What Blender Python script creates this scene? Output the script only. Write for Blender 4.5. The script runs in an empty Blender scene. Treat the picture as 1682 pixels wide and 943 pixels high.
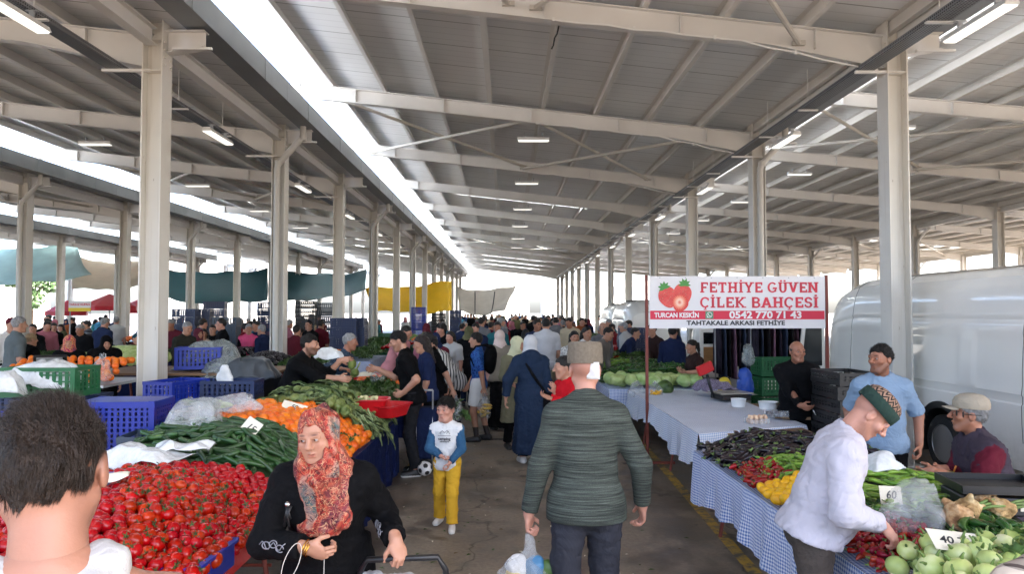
import bpy, bmesh, math, random
import numpy as np
from mathutils import Vector, Matrix
scene = bpy.context.scene
COL = scene.collection
RAD = math.radians
rnd = random.Random(11)
U = rnd.uniform

# ---------------------------------------------------------------- camera model (for turning measured pixels into places)
CAM_Z, FPX, IW, IH = 1.95, 1215.0, 1682.0, 943.0
YAW, PITCH = math.atan(9 / FPX), math.atan(40.5 / FPX)
_f = Vector((math.sin(YAW) * math.cos(PITCH), math.cos(YAW) * math.cos(PITCH), math.sin(PITCH)))
_r = Vector((math.cos(YAW), -math.sin(YAW), 0))
_u = _r.cross(_f)
def ray(px, py):
    return _f + _r * ((px - 841) / FPX) + _u * ((471.5 - py) / FPX)
def P(px, py, Y):
    d = ray(px, py); return Vector((0, 0, CAM_Z)) + d * (Y / d.y)
def G(px, py, z=0.0):
    d = ray(px, py); return Vector((0, 0, CAM_Z)) + d * ((z - CAM_Z) / d.z)
def pix(p):
    v = Vector(p) - Vector((0, 0, CAM_Z)); z = v.dot(_f)
    if z <= .05: return (-9999, -9999)
    return (841 + FPX * v.dot(_r) / z, 471.5 - FPX * v.dot(_u) / z)

# ---------------------------------------------------------------- object helpers
def tag(o, label=None, cat=None, group=None, kind=None):
    if label: o['label'] = label
    if cat: o['category'] = cat
    if group: o['group'] = group
    if kind: o['kind'] = kind
    return o
def empty(name, loc=(0, 0, 0), rz=0.0, label=None, cat=None, group=None):
    o = bpy.data.objects.new(name, None); COL.objects.link(o)
    o.location = loc; o.rotation_euler = (0, 0, rz); o.empty_display_size = .1
    return tag(o, label, cat, group)
def link(name, me, parent=None, loc=None, rot=None):
    o = bpy.data.objects.new(name, me); COL.objects.link(o)
    if parent: o.parent = parent; KIDS.setdefault(parent.name, []).append(o)
    if loc is not None: o.location = loc
    if rot is not None: o.rotation_euler = rot
    return o
KIDS = {}
def copy_tree(o, parent=None):
    c = o.copy(); COL.objects.link(c)
    if parent is not None: c.parent = parent; KIDS.setdefault(parent.name, []).append(c)
    for ch in list(KIDS.get(o.name, ())): copy_tree(ch, c)
    return c

def smooth(me, ang=None):
    me.polygons.foreach_set('use_smooth', [True] * len(me.polygons))
    if ang is not None:
        try: me.set_sharp_from_angle(angle=RAD(ang))
        except Exception: pass

class MB:
    """collects simple shapes into one mesh"""
    def __init__(s): s.v = []; s.f = []; s.m = []; s.uv = {}
    def add(s, vs, fs, mi=0):
        o = len(s.v); s.v += [tuple(v) for v in vs]; s.f += [tuple(i + o for i in f) for f in fs]; s.m += [mi] * len(fs)
    def box(s, c, d, R=None, mi=0, taper=1.0):
        hx, hy, hz = d[0] / 2, d[1] / 2, d[2] / 2
        vs = []
        for z, t in ((-hz, taper), (hz, 1)):
            for x, y in ((-hx, -hy), (hx, -hy), (hx, hy), (-hx, hy)):
                p = Vector((x * t, y * t, z))
                if R is not None: p = R @ p
                vs.append(p + Vector(c))
        s.add(vs, [(3, 2, 1, 0), (4, 5, 6, 7), (0, 1, 5, 4), (1, 2, 6, 5), (2, 3, 7, 6), (3, 0, 4, 7)], mi)
    def bar(s, a, b, w, h, mi=0):
        a, b = Vector(a), Vector(b); d = (b - a)
        R = d.to_track_quat('X', 'Z').to_matrix()
        s.box((a + b) / 2, (d.length, w, h), R, mi)
    def tube(s, pts, r, n=8, mi=0, caps=True):
        pts = [Vector(p) for p in pts]; k = len(pts)
        rs = r if isinstance(r, (list, tuple)) else [r] * k
        vs = []; fs = []; prev = None
        for i, p in enumerate(pts):
            d = (pts[min(i + 1, k - 1)] - pts[max(i - 1, 0)]).normalized()
            if prev is None:
                a = d.orthogonal().normalized()
            else:
                a = (prev - d * prev.dot(d))
                a = a.normalized() if a.length > 1e-6 else d.orthogonal().normalized()
            prev = a; b = d.cross(a)
            for j in range(n):
                t = 2 * math.pi * j / n
                vs.append(p + (a * math.cos(t) + b * math.sin(t)) * rs[i])
        for i in range(k - 1):
            for j in range(n):
                fs.append((i * n + j, i * n + (j + 1) % n, (i + 1) * n + (j + 1) % n, (i + 1) * n + j))
        if caps:
            fs.append(tuple(range(n))[::-1]); fs.append(tuple((k - 1) * n + j for j in range(n)))
        s.add(vs, fs, mi)
    def lathe(s, prof, n=16, c=(0, 0, 0), R=None, mi=0, lobes=0, lobe_amp=0, wob=None):
        vs = []; fs = []; k = len(prof)
        for (r, z) in prof:
            for j in range(n):
                t = 2 * math.pi * j / n
                q = r * (1 + lobe_amp * math.cos(lobes * t))
                p = Vector((q * math.cos(t), q * math.sin(t), z))
                if R is not None: p = R @ p
                vs.append(p + Vector(c))
        for i in range(k - 1):
            for j in range(n):
                fs.append((i * n + j, i * n + (j + 1) % n, (i + 1) * n + (j + 1) % n, (i + 1) * n + j))
        fs.append(tuple(range(n))[::-1]); fs.append(tuple((k - 1) * n + j for j in range(n)))
        s.add(vs, fs, mi)
    def prism(s, poly, y0, y1, mi=0, ax='y'):
        n = len(poly)
        q = (lambda a, b, t: (a, t, b)) if ax == 'y' else ((lambda a, b, t: (t, a, b)) if ax == 'x' else (lambda a, b, t: (a, b, t)))
        vs = [q(a, b, y0) for a, b in poly] + [q(a, b, y1) for a, b in poly]
        fs = [tuple(range(n)), tuple(range(2 * n - 1, n - 1, -1))]
        fs += [(i, i + n, (i + 1) % n + n, (i + 1) % n) for i in range(n)]
        s.add(vs, fs, mi)
    def grid(s, fn, nu, nv, mi=0, closed=False):
        o = len(s.v); vs = []; fs = []
        for i in range(nu + 1):
            for j in range(nv + 1): vs.append(fn(i / nu, j / nv))
        for i in range(nu):
            for j in range(nv):
                a = i * (nv + 1) + j; fs.append((a, a + nv + 1, a + nv + 2, a + 1))
        for i in range(nu + 1):
            for j in range(nv + 1): s.uv[o + i * (nv + 1) + j] = (i / nu, j / nv)
        s.add(vs, fs, mi)
    def mesh(s, name, mats, sm=False, ang=None, fix=True):
        me = bpy.data.meshes.new(name); me.from_pydata(s.v, [], s.f)
        for m in (mats if isinstance(mats, (list, tuple)) else [mats]): me.materials.append(m)
        me.polygons.foreach_set('material_index', s.m)
        if fix:
            b = bmesh.new(); b.from_mesh(me); bmesh.ops.recalc_face_normals(b, faces=b.faces); b.to_mesh(me); b.free()
        if sm: smooth(me, ang)
        me.update(); return me
    def build(s, name, mats, parent=None, sm=False, ang=None, loc=None, rot=None, fix=True):
        return link(name, s.mesh(name, mats, sm, ang, fix), parent, loc, rot)

def thick(o, t, off=-1):
    m = o.modifiers.new('thickness', 'SOLIDIFY'); m.thickness = t; m.offset = off; return o
def bevel(o, w, seg=2):
    m = o.modifiers.new('edges', 'BEVEL'); m.width = w; m.segments = seg; m.limit_method = 'ANGLE'; m.angle_limit = RAD(40); return o

# ---------------------------------------------------------------- materials
def S(r, g, b):
    f = lambda c: (c / 255 / 12.92) if c <= 10.3 else ((c / 255 + .055) / 1.055) ** 2.4
    return (f(r), f(g), f(b))
class NT:
    def __init__(s, name):
        s.m = bpy.data.materials.new(name); s.m.use_nodes = True; s.t = s.m.node_tree
        s.b = s.t.nodes['Principled BSDF']; s.out = s.t.nodes['Material Output']
    def n(s, typ, ins=None, **kw):
        x = s.t.nodes.new('ShaderNode' + typ)
        for k, v in kw.items(): setattr(x, k, v)
        for k, v in (ins or {}).items(): s.set(x.inputs[k], v)
        return x
    def set(s, sock, v):
        if isinstance(v, bpy.types.NodeSocket): s.t.links.new(v, sock)
        elif isinstance(v, (tuple, list)) and len(v) == 3 and sock.type == 'RGBA': sock.default_value = (*v, 1)
        else: sock.default_value = v
    def math(s, op, a, b=0.0, c=None):
        x = s.n('Math', operation=op); s.set(x.inputs[0], a); s.set(x.inputs[1], b)
        if c is not None: s.set(x.inputs[2], c)
        return x.outputs[0]
    def mix(s, f, a, b, blend='MIX'):
        x = s.n('Mix', data_type='RGBA', blend_type=blend); s.set(x.inputs[0], f); s.set(x.inputs[6], a); s.set(x.inputs[7], b)
        return x.outputs[2]
    def ramp(s, f, stops, interp='LINEAR'):
        x = s.n('ValToRGB'); x.color_ramp.interpolation = interp; e = x.color_ramp.elements
        while len(e) < len(stops): e.new(.5)
        for q, (p, c) in zip(e, stops): q.position = p; q.color = (*c, 1) if len(c) == 3 else c
        s.set(x.inputs[0], f); return x.outputs[0]
    def co(s, kind='Object', scale=None):
        c = s.n('TexCoord').outputs[kind]
        if scale is not None:
            c = s.n('Mapping', {'Vector': c, 'Scale': scale}).outputs[0]
        return c
    def noise(s, v, scale, detail=3, rough=.55, out=0, dist=0):
        return s.n('TexNoise', {'Vector': v, 'Scale': scale, 'Detail': detail, 'Roughness': rough, 'Distortion': dist}).outputs[out]
    def vary(s, col, v, scale, amt, detail=3):
        f = s.n('MapRange', {'Value': s.noise(v, scale, detail), 'From Min': .25, 'From Max': .75, 'To Min': 1 - amt, 'To Max': 1 + amt}).outputs[0]
        return s.n('VectorMath', {0: col, 1: s.n('CombineXYZ', {0: f, 1: f, 2: f}).outputs[0]}, operation='MULTIPLY').outputs[0]
    def rand(s, col, amt, hue=0.0):
        r = s.n('ObjectInfo').outputs['Random']
        v = s.n('MapRange', {'Value': r, 'To Min': 1 - amt, 'To Max': 1 + amt}).outputs[0]
        h = s.n('MapRange', {'Value': s.math('FRACT', s.math('MULTIPLY', r, 7.31)), 'To Min': .5 - hue, 'To Max': .5 + hue}).outputs[0]
        return s.n('HueSaturation', {'Hue': h, 'Value': v, 'Color': col}).outputs[0]
    def bump(s, h, strength=.3, dist=.01):
        s.set(s.b.inputs['Normal'], s.n('Bump', {'Height': h, 'Strength': strength, 'Distance': dist}).outputs[0])
    def done(s, col=None, rough=None, **kw):
        if col is not None: s.set(s.b.inputs['Base Color'], col)
        if rough is not None: s.set(s.b.inputs['Roughness'], rough)
        for k, v in kw.items(): s.set(s.b.inputs[k.replace('_', ' ')], v)
        return s.m
_mc = {}
def M(name, col, rough=.6, met=0.0, var=None, bump=None, rand=0, hue=0, attr=False, spec=.5, scale=None, sss=0, coat=0):
    if name in _mc: return _mc[name]
    t = NT(name); v = t.co('Object', scale); c = t.n('RGB'); c.outputs[0].default_value = (*col, 1); c = c.outputs[0]
    if attr: c = t.mix(1.0, c, t.n('VertexColor', layer_name='tint').outputs[0], 'MULTIPLY')
    if rand or hue: c = t.rand(c, rand, hue)
    if var: c = t.vary(c, v, var[0], var[1])
    if bump: t.bump(t.noise(v, bump[0], 4), bump[1], bump[2] if len(bump) > 2 else .01)
    kw = dict(Metallic=met)
    t.b.inputs['Specular IOR Level'].default_value = spec
    if sss: t.b.inputs['Subsurface Weight'].default_value = sss; t.b.inputs['Subsurface Radius'].default_value = (.02, .008, .004); t.b.inputs['Subsurface Scale'].default_value = .5
    if coat: t.b.inputs['Coat Weight'].default_value = coat; t.b.inputs['Coat Roughness'].default_value = .08
    _mc[name] = t.done(c, rough, **kw); return _mc[name]
def cloth(name, col, var=.12, rough=.85, weave=0):
    if name in _mc: return _mc[name]
    t = NT(name); v = t.co('Object'); c = t.vary(t.n('RGB').outputs[0], v, 6, var)
    t.t.nodes['RGB'].outputs[0].default_value = (*col, 1)
    rg = t.math('ABSOLUTE', t.math('SUBTRACT', t.noise(t.co('Object', (1, 1, .75)), 5.5, 3, .5, dist=1.6), .5))
    h = t.math('ADD', t.math('ADD', t.math('MULTIPLY', rg, 1.5), t.math('MULTIPLY', t.noise(v, 10, 3), .5)), t.math('MULTIPLY', t.noise(v, 300, 1), .05))
    t.bump(h, .5, .03)
    t.b.inputs['Specular IOR Level'].default_value = .12
    _mc[name] = t.done(c, rough); return _mc[name]
def plastic_film(name, col=(.85, .87, .88), alpha=.45):
    t = NT(name); v = t.co('Object')
    n = t.math('ABSOLUTE', t.math('SUBTRACT', t.noise(v, 11, 4, .6, dist=1.2), .5)); t.bump(n, .8, .03)
    t.done(col, .12); t.b.inputs['Specular IOR Level'].default_value = .7
    a = t.n('MapRange', {'Value': t.noise(v, 9, 3), 'From Min': .3, 'From Max': .7, 'To Min': max(.04, alpha - .16), 'To Max': min(1, alpha + .18)}).outputs[0]
    tr = t.n('BsdfTransparent'); mx = t.n('MixShader', {0: a, 1: tr.outputs[0], 2: t.b.outputs[0]})
    t.t.links.new(mx.outputs[0], t.out.inputs[0]); return t.m
def emit(name, col, strength):
    t = NT(name); t.b.inputs['Emission Color'].default_value = (*col, 1); t.b.inputs['Emission Strength'].default_value = strength
    return t.done(col, .4)
# ================================================================= SETTING: ground
def ground_mat(name='worn_concrete', k=(1, 1, 1)):
    t = NT(name); v = t.co('Object')
    big = t.noise(v, .35, 5, .6); mid = t.noise(v, 2.2, 6, .65); fine = t.noise(v, 30, 4, .6)
    c = t.ramp(big, [(.3, S(92, 86, 80)), (.5, S(118, 111, 104)), (.72, S(142, 135, 127))])
    st = t.ramp(mid, [(.36, (.42, .41, .4)), (.52, (1, 1, 1)), (.7, (1.18, 1.17, 1.15))])
    c = t.mix(1, c, st, 'MULTIPLY')
    # dark drips and dropped leaves trodden flat
    w = t.n('TexVoronoi', {'Vector': v, 'Scale': 1.7, 'Randomness': 1}, feature='F1').outputs['Distance']
    w = t.math('ADD', w, t.math('MULTIPLY', t.noise(v, 9, 4), .5))
    c = t.mix(t.ramp(w, [(.30, (.85, .85, .85)), (.36, (0, 0, 0))]), c, S(38, 33, 30)); wet = t.noise(t.co('Object', (1, .45, 1)), .9, 4, .6); c = t.mix(t.ramp(wet, [(.54, (0, 0, 0)), (.60, (.55, .55, .55))]), c, S(52, 46, 41))
    # hairline cracks
    cr = t.n('TexVoronoi', {'Vector': t.n('VectorMath', {0: v, 1: t.noise(v, 1.3, 4, out=1)}, operation='ADD').outputs[0], 'Scale': .33}, feature='DISTANCE_TO_EDGE').outputs['Distance']
    c = t.mix(t.ramp(cr, [(.0, (.8, .8, .8)), (.006, (0, 0, 0))]), c, S(45, 40, 36))
    c = t.mix(t.ramp(fine, [(.35, (.35, .35, .35)), (.6, (0, 0, 0))]), c, S(70, 63, 57))
    t.bump(t.math('ADD', mid, t.math('MULTIPLY', fine, .35)), .25, .02)
    r = t.ramp(mid, [(.3, (.28, .28, .28)), (.62, (.62, .62, .62))])
    t.b.inputs['Specular IOR Level'].default_value = .5
    c = t.mix(1, c, k, 'MULTIPLY')
    return t.done(c, r)
mb = MB()
mb.grid(lambda u, v: (-400 + 800 * u, -60 + 860 * v, 0), 8, 8)
tag(mb.build('ground', ground_mat('outdoor_concrete')), kind='structure')
mb = MB(); mb.grid(lambda u, v: (-31 + 61 * u, -8 + 84 * v, .004), 8, 8); tag(mb.build('hall_floor', ground_mat('hall_concrete', (1.22, 1.12, .98))), kind='structure')
def worn_paint(name, col):
    t = NT(name); v = t.co('Object')
    f = t.ramp(t.noise(v, 7, 6, .75), [(.42, (0, 0, 0)), (.56, (1, 1, 1))])
    t.done(t.mix(f, S(92, 85, 76), col), .6); return t.m
yl = worn_paint('worn_yellow_paint', S(176, 140, 50))
mb = MB()
a, b = G(1240, 943), G(1085, 765)
dx = (b.x - a.x) / (b.y - a.y)
mb.add([(a.x - .05 - dx * 3, a.y - 3, .008), (a.x + .05 - dx * 3, a.y - 3, .008), (b.x + .05 + dx * 3, b.y + 3, .008), (b.x - .05 + dx * 3, b.y + 3, .008)], [(0, 1, 2, 3)])
mb.add([(-1.25, 9.2, .008), (-1.15, 9.2, .008), (-1.15, 60, .008), (-1.25, 60, .008)], [(0, 1, 2, 3)])
tag(mb.build('road_marking', yl), kind='structure')
# floor drain: a dark strip across the aisle
mb = MB()
for i in range(26): mb.box((-1.15 + i * .062, 11.35, .006), (.05, .12, .008))
mb.box((-.37, 11.35, .003), (1.66, .15, .003))
tag(mb.build('floor_drain', M('drain_iron', (.02, .02, .02), .5, .6)), 'black slotted iron drain strip set across the aisle floor by the shorts wearer', 'drain')

# ================================================================= market hall
CREAM = M('cream_steel', S(216, 215, 212), .42, var=(1.5, .06), bump=(40, .03))
def steel_mat():
    t = NT('cream_steel_worn'); v = t.co('Object')
    c = t.vary(t.n('RGB').outputs[0], v, 1.2, .07); t.t.nodes['RGB'].outputs[0].default_value = (*S(218, 215, 208), 1)
    sc = t.ramp(t.noise(t.co('Object', (14, 14, 5)), 1, 6, .7), [(.66, (0, 0, 0)), (.72, (.75, .75, .75))])
    c = t.mix(sc, c, S(128, 112, 92))
    lo = t.ramp(t.n('SeparateXYZ', {'Vector': v}).outputs[2], [(.0, (1, 1, 1)), (.9, (0, 0, 0))]); c = t.mix(t.mix(1, lo, t.ramp(t.noise(t.co('Object', (5, 5, 2)), 1, 6, .7), [(.45, (0, 0, 0)), (.6, (.7, .7, .7))]), 'MULTIPLY'), c, S(112, 100, 86))
    st = t.ramp(t.noise(t.co('Object', (9, 9, .35)), 1, 4, .6), [(.52, (0, 0, 0)), (.70, (.4, .4, .4))]); c = t.mix(st, c, S(168, 154, 132))
    return t.done(c, .45)
STEEL = steel_mat()
GREYST = M('grey_steel', S(196, 192, 184), .45, var=(2, .06))
GALV = M('galvanised', S(168, 170, 172), .38, .6, var=(5, .1))
GUTTER = M('gutter_sheet', S(128, 132, 134), .45, .35, var=(1.2, .12))
DARKPERF = M('tray_dark', S(74, 76, 80), .5, .5)
def sheet_mat():
    t = NT('roof_sandwich_panel'); v = t.co('Object')
    sep = t.n('SeparateXYZ', {'Vector': v}); y = sep.outputs[1]
    fr = t.math('FRACT', t.math('MULTIPLY', y, 1 / .25)); rib = t.math('LESS_THAN', fr, .10)
    fj = t.math('FRACT', t.math('MULTIPLY', y, 1.0)); jn = t.math('LESS_THAN', fj, .02)
    c = t.vary(t.n('RGB').outputs[0], v, .5, .08); t.t.nodes['RGB'].outputs[0].default_value = (*S(228, 230, 231), 1)
    c = t.mix(t.math('ADD', t.math('MULTIPLY', jn, .6), t.math('MULTIPLY', rib, .16)), c, S(95, 95, 93))
    h = t.math('ADD', t.math('MULTIPLY', rib, .5), t.math('MULTIPLY', t.noise(v, .8, 2), .3))
    t.bump(h, .8, .02)
    return t.done(c, .36)
SHEET = sheet_mat()
def skylight_mat():
    t = NT('translucent_roof_sheet'); tr = t.n('BsdfTranslucent', {'Color': (.85, .88, .88, 1)})
    mx = t.n('MixShader', {0: .75, 1: t.b.outputs[0], 2: tr.outputs[0]})
    t.done((.8, .82, .82), .3); t.t.links.new(mx.outputs[0], t.out.inputs[0]); return t.m
SKYL = skylight_mat()
LAMP_ON = emit('lamp_tube_lit', (1, .97, .9), .13)
LAMP_BODY = M('lamp_white', (.75, .75, .74), .4)

hall = empty('market_hall', (0, 0, 0), 0, 'open sided market hall of cream steel posts and beams under grey sawtooth roof sheets', 'market hall')
Y0, SP, K0, K1 = 9.46, 5.2, -2, 12
ROWS = [-30.0, -21.3, -12.9, -4.5, 5.0, 16.8, 28.5]
SLOPE = [.11, .11, .11, .11, .085, .085]
KMAX = [8, 10, 12, 12, 12, 12, 9]
ys = [Y0 + SP * k for k in range(K0, K1 + 1)]
LOW = 5.50                                                     # top of a rafter at its low (right-hand) post
def h_mesh(H, name):
    m = MB()
    for sx in (-1, 1): m.box((sx * .122, 0, H / 2), (.017, .28, H))
    m.box((0, 0, H / 2), (.227, .012, H)); m.box((0, 0, .012), (.42, .42, .024))
    for z in (5.02, 5.42): m.box((0, 0, z), (.226, .276, .014))
    for sx in (-1, 1):
        for z in (5.1, 5.2, 5.3, 5.4):
            for sy in (-.08, .08): m.box((sx * .14, sy, z), (.02, .028, .028))
    return m.mesh(name, [STEEL])
cm = h_mesh(5.72, 'column')
def pipe_mesh():
    m = MB(); pts = [(.0, -.19, .0), (.0, -.19, 4.75), (.03, -.2, 4.86), (.42, -.2, 5.3), (.5, -.2, 5.36), (.5, -.2, 5.6)]
    m.tube(pts, .062, 12)
    for z in (.6, 1.9, 3.2, 4.5): m.lathe([(.066, z - .03), (.07, z - .03), (.07, z + .03), (.066, z + .03)], 12, (0, -.19, 0))
    for q in (pts[2], pts[4]): m.lathe([(.05, -.05), (.07, -.05), (.07, .05), (.05, .05)], 12, q)
    return m.mesh('downpipe', [M('pvc_grey', S(190, 188, 182), .4)], True, 40)
pm = pipe_mesh()
def stub_mesh():
    m = MB()
    m.prism([(.14, 5.28), (.62, 5.36), (.62, 5.55), (.14, 5.55)], -.006, .006)
    m.box((.38, 0, 5.556), (.5, .16, .012)); m.bar((.14, 0, 5.272), (.62, 0, 5.352), .16, .012)
    m.box((.5, -.12, 5.30), (.5, .045, .03))
    return m.mesh('gutter_bracket', [CREAM])
sm_ = stub_mesh()
for r, X in enumerate(ROWS):
    for k in range(K0, KMAX[r] + 1):
        y = Y0 + SP * k
        if (k < 0 and abs(X) > 14) or (k < 3 and X < -25): continue
        link('column', cm, hall, (X, y, 0))
        link('gutter_bracket', sm_, hall, (X, y, 0))
        if (k % 2 == 1 and X in (-4.5, 5.0)) or (k % 2 == 0 and X not in (-4.5, 5.0)): link('downpipe', pm, hall, (X, y, 0))
def zr(x, xr, s): return LOW + s * (xr - x)                     # rafter top line
for b in range(0, 6):
    XL, XR, s = ROWS[b], ROWS[b + 1], SLOPE[b]
    x0, x1 = XL + .62, XR - .135
    # rafter
    m = MB(); hx = 1.5
    zt0, zt1 = zr(x0, XR, s), zr(x1, XR, s)
    D0, D1 = .27, .42
    xh = x1 - hx
    m.prism([(x0, zt0), (x1, zt1), (x1, zt1 - D1), (xh, zr(xh, XR, s) - D0), (x0, zt0 - D0)], -.006, .006)
    m.bar((x0, 0, zt0), (x1, 0, zt1), .15, .014)
    m.bar((x0, 0, zt0 - D0), (xh, 0, zr(xh, XR, s) - D0), .15, .014)
    m.bar((xh, 0, zr(xh, XR, s) - D0 - .001), (x1, 0, zt1 - D1), .15, .014)
    for q in range(5):
        xx = x0 + (x1 - x0) * (q + .5) / 5; m.box((xx, 0, zr(xx, XR, s) - D0 / 2), (.012, .146, D0 - .02))
    # the raised post over the lower gutter that carries the high end
    m.box((XL + .30, 0, (5.74 + zr(XL + .3, XR, s)) / 2 - .0), (.16, .14, zr(XL + .3, XR, s) - 5.74 + .02))
    m.bar((XL + .22, 0, zr(XL + .22, XR, s)-.006), (x0 + .02, 0, zt0-.006), .146, .012)
    m.prism([(XL + .38, zr(XL + .38, XR, s) - .02), (x0 + .01, zt0 - .02), (x0 + .01, zt0 - .24), (XL + .38, zr(XL + .38, XR, s) - .24)], -.005, .005)
    rm = m.mesh('rafter', [CREAM])
    kk = [k for k in range(K0, KMAX[b] + 1)]
    if abs(XL) > 14: kk = [k for k in kk if k >= 0]
    for k in kk: link('rafter', rm, hall, (0, Y0 + SP * k, 0))
    ya, yb = Y0 + SP * kk[0] - 2.0, Y0 + SP * kk[-1] + 1.6
    # purlins
    n = int(round((XR - XL - 1.0) / 1.0)); Lp = yb - ya
    ang = math.atan(s)
    R = Matrix.Rotation(ang, 3, 'Y')
    for i in range(n + 1):
        x = XL + 1.0 + (XR - .1 - XL - 1.0) * i / n
        z = zr(x, XR, s) + .007
        m = MB(); up = R @ Vector((0, 0, 1))
        c = Vector((x, (ya + yb) / 2, z))
        m.box(c + up * .085, (.006, Lp, .15), R); m.box(c + up * .006 + R @ Vector((.03, 0, 0)), (.07, Lp, .006), R)
        m.box(c + up * .164 + R @ Vector((-.03, 0, 0)), (.07, Lp, .006), R)
        m.build('purlin', CREAM, hall)
        m2 = m
    # cleats are part of the rafters' look: small plates at each crossing
    # roof sheets with translucent strips let into them
    xa, xb = XL + .96, XR + .32
    zz = lambda x: zr(x, XR, s) + .178
    sk = [Y0 + SP * (k + .5) for k in range(3 if b < 4 else 6, KMAX[b] + 1, 1 if b < 4 else 2)]
    cuts = []; cur = ya
    mo, mt = MB(), MB()
    for yc in sk:
        mo.prism([(xa, zz(xa)), (xb, zz(xb)), (xb, zz(xb) + .06), (xa, zz(xa) + .06)], cur, yc - .5)
        mt.prism([(xa + 1.6, zz(xa + 1.6)), (xb - 2.2, zz(xb - 2.2)), (xb - 2.2, zz(xb - 2.2) + .008), (xa + 1.6, zz(xa + 1.6) + .008)], yc - .499, yc + .499)
        mo.prism([(xa, zz(xa)), (xa + 1.6, zz(xa + 1.6)), (xa + 1.6, zz(xa + 1.6) + .06), (xa, zz(xa) + .06)], yc - .499, yc + .499)
        mo.prism([(xb - 2.2, zz(xb - 2.2)), (xb, zz(xb)), (xb, zz(xb) + .06), (xb - 2.2, zz(xb - 2.2) + .06)], yc - .499, yc + .499)
        cur = yc + .5
    mo.prism([(xa, zz(xa)), (xb, zz(xb)), (xb, zz(xb) + .06), (xa, zz(xa) + .06)], cur, yb)
    mo.build('roof_sheet', SHEET, hall)
    xe = XL + .50; me_ = MB(); me_.prism([(xe, zz(xe)), (xa - .003, zz(xa)), (xa - .003, zz(xa) + .008), (xe, zz(xe) + .008)], ya, yb); me_.build('eave_skylight', SKYL, hall)
    if sk: mt.build('skylight', SKYL, hall)
    # longitudinal tie at the right-hand post row, gutter beyond it
    for xr_, nm in ((XR, 'tie_beam'),):
        m = MB()
        for k in kk[:-1]:
            y = Y0 + SP * k
            m.box((XR, y + SP / 2, 5.44), (.008, SP - .3, .2)); m.box((XR, y + SP / 2, 5.545), (.14, SP - .3, .01)); m.box((XR, y + SP / 2, 5.335), (.14, SP - .3, .01))
        m.build(nm, CREAM, hall)
    m = MB(); gx0, gx1 = XR + .40, XR + .70
    for i, k in enumerate(kk):
        y = Y0 + SP * k - 2.0; L = SP - .01 if k != kk[-1] else 3.6
        m.box(((gx0 + gx1) / 2, y + L / 2, 5.60), (gx1 - gx0, L, .02))
        m.box((gx1 + .01, y + L / 2, 5.765), (.02, L, .35)); m.box((gx0 - .01, y + L / 2, 5.70), (.02, L, .22))
        for q in (.26, .78): m.box((gx1 + .024, y + L * q, 5.76), (.01, .02, .33))
    m.build('gutter', GUTTER, hall)
    # cross braces
    for kb in ([1, 6] if b in (3, 4) else [2, 6]):
        if kb + 1 > KMAX[b]: continue
        ya_, yb_ = Y0 + SP * kb, Y0 + SP * (kb + 1)
        xs = [XL + .9, (XL + XR) / 2 + .2, XR - 1.2]
        for i in range(2):
            for (p, q) in ((xs[i], xs[i + 1]), (xs[i + 1], xs[i])):
                m = MB(); dz = -.13 if p < q else -.20
                m.tube([(p, ya_ + .1, zr(p, XR, s) + dz), (q, yb_ - .1, zr(q, XR, s) + dz)], .038, 8)
                m.box((p, ya_ + .08, zr(p, XR, s) + dz), (.18, .16, .012)); m.box((q, yb_ - .08, zr(q, XR, s) + dz), (.18, .16, .012))
                m.build('brace', GREYST, hall, True, 40)
# two struts drawn between the first bay's rafters near the camera
for (a, b) in ((P(835, 5, 9.35), P(775, -60, 8.2)), (P(880, 12, 9.35), P(960, -45, 8.3)), (P(1312, 70, 9.4), P(1240, -40, 7.6))):
    m = MB(); m.tube([a, b], .035, 8); m.box(a, (.16, .05, .06)); m.build('brace', GREYST, hall, True, 40)
m = MB(); m.tube([P(918, 42, 9.5), P(915, 55, 9.5), P(911, 62, 9.5), P(909, 74, 9.5), P(906, 80, 9.5)], .012, 6)
tag(m.build('loose_cable', M('cable_black', (.01, .01, .01), .5), None, True), 'short black cable end dangling from the nearest roof beam', 'cable')

for k in (0, 1, 2):
    m = MB(); x0, x1 = .6, 4.75; y = Y0 + SP * k - .09
    m.tube([(x0 + (x1 - x0) * i / 12, y, zr(x0 + (x1 - x0) * i / 12, 5.0, .11) - (.285 if i < 8 else .285 + .04 * (i - 7)) - .012 * math.sin(2.6 * i)) for i in range(13)], .012, 6)
    for i in range(0, 13, 3): xx = x0 + (x1 - x0) * i / 12; m.box((xx, y, zr(xx, 5.0, .11) - .28 - (.04 * max(0, i - 7))), (.03, .03, .05))
    m.build('conduit', LAMP_BODY, hall, True, 40)
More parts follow.
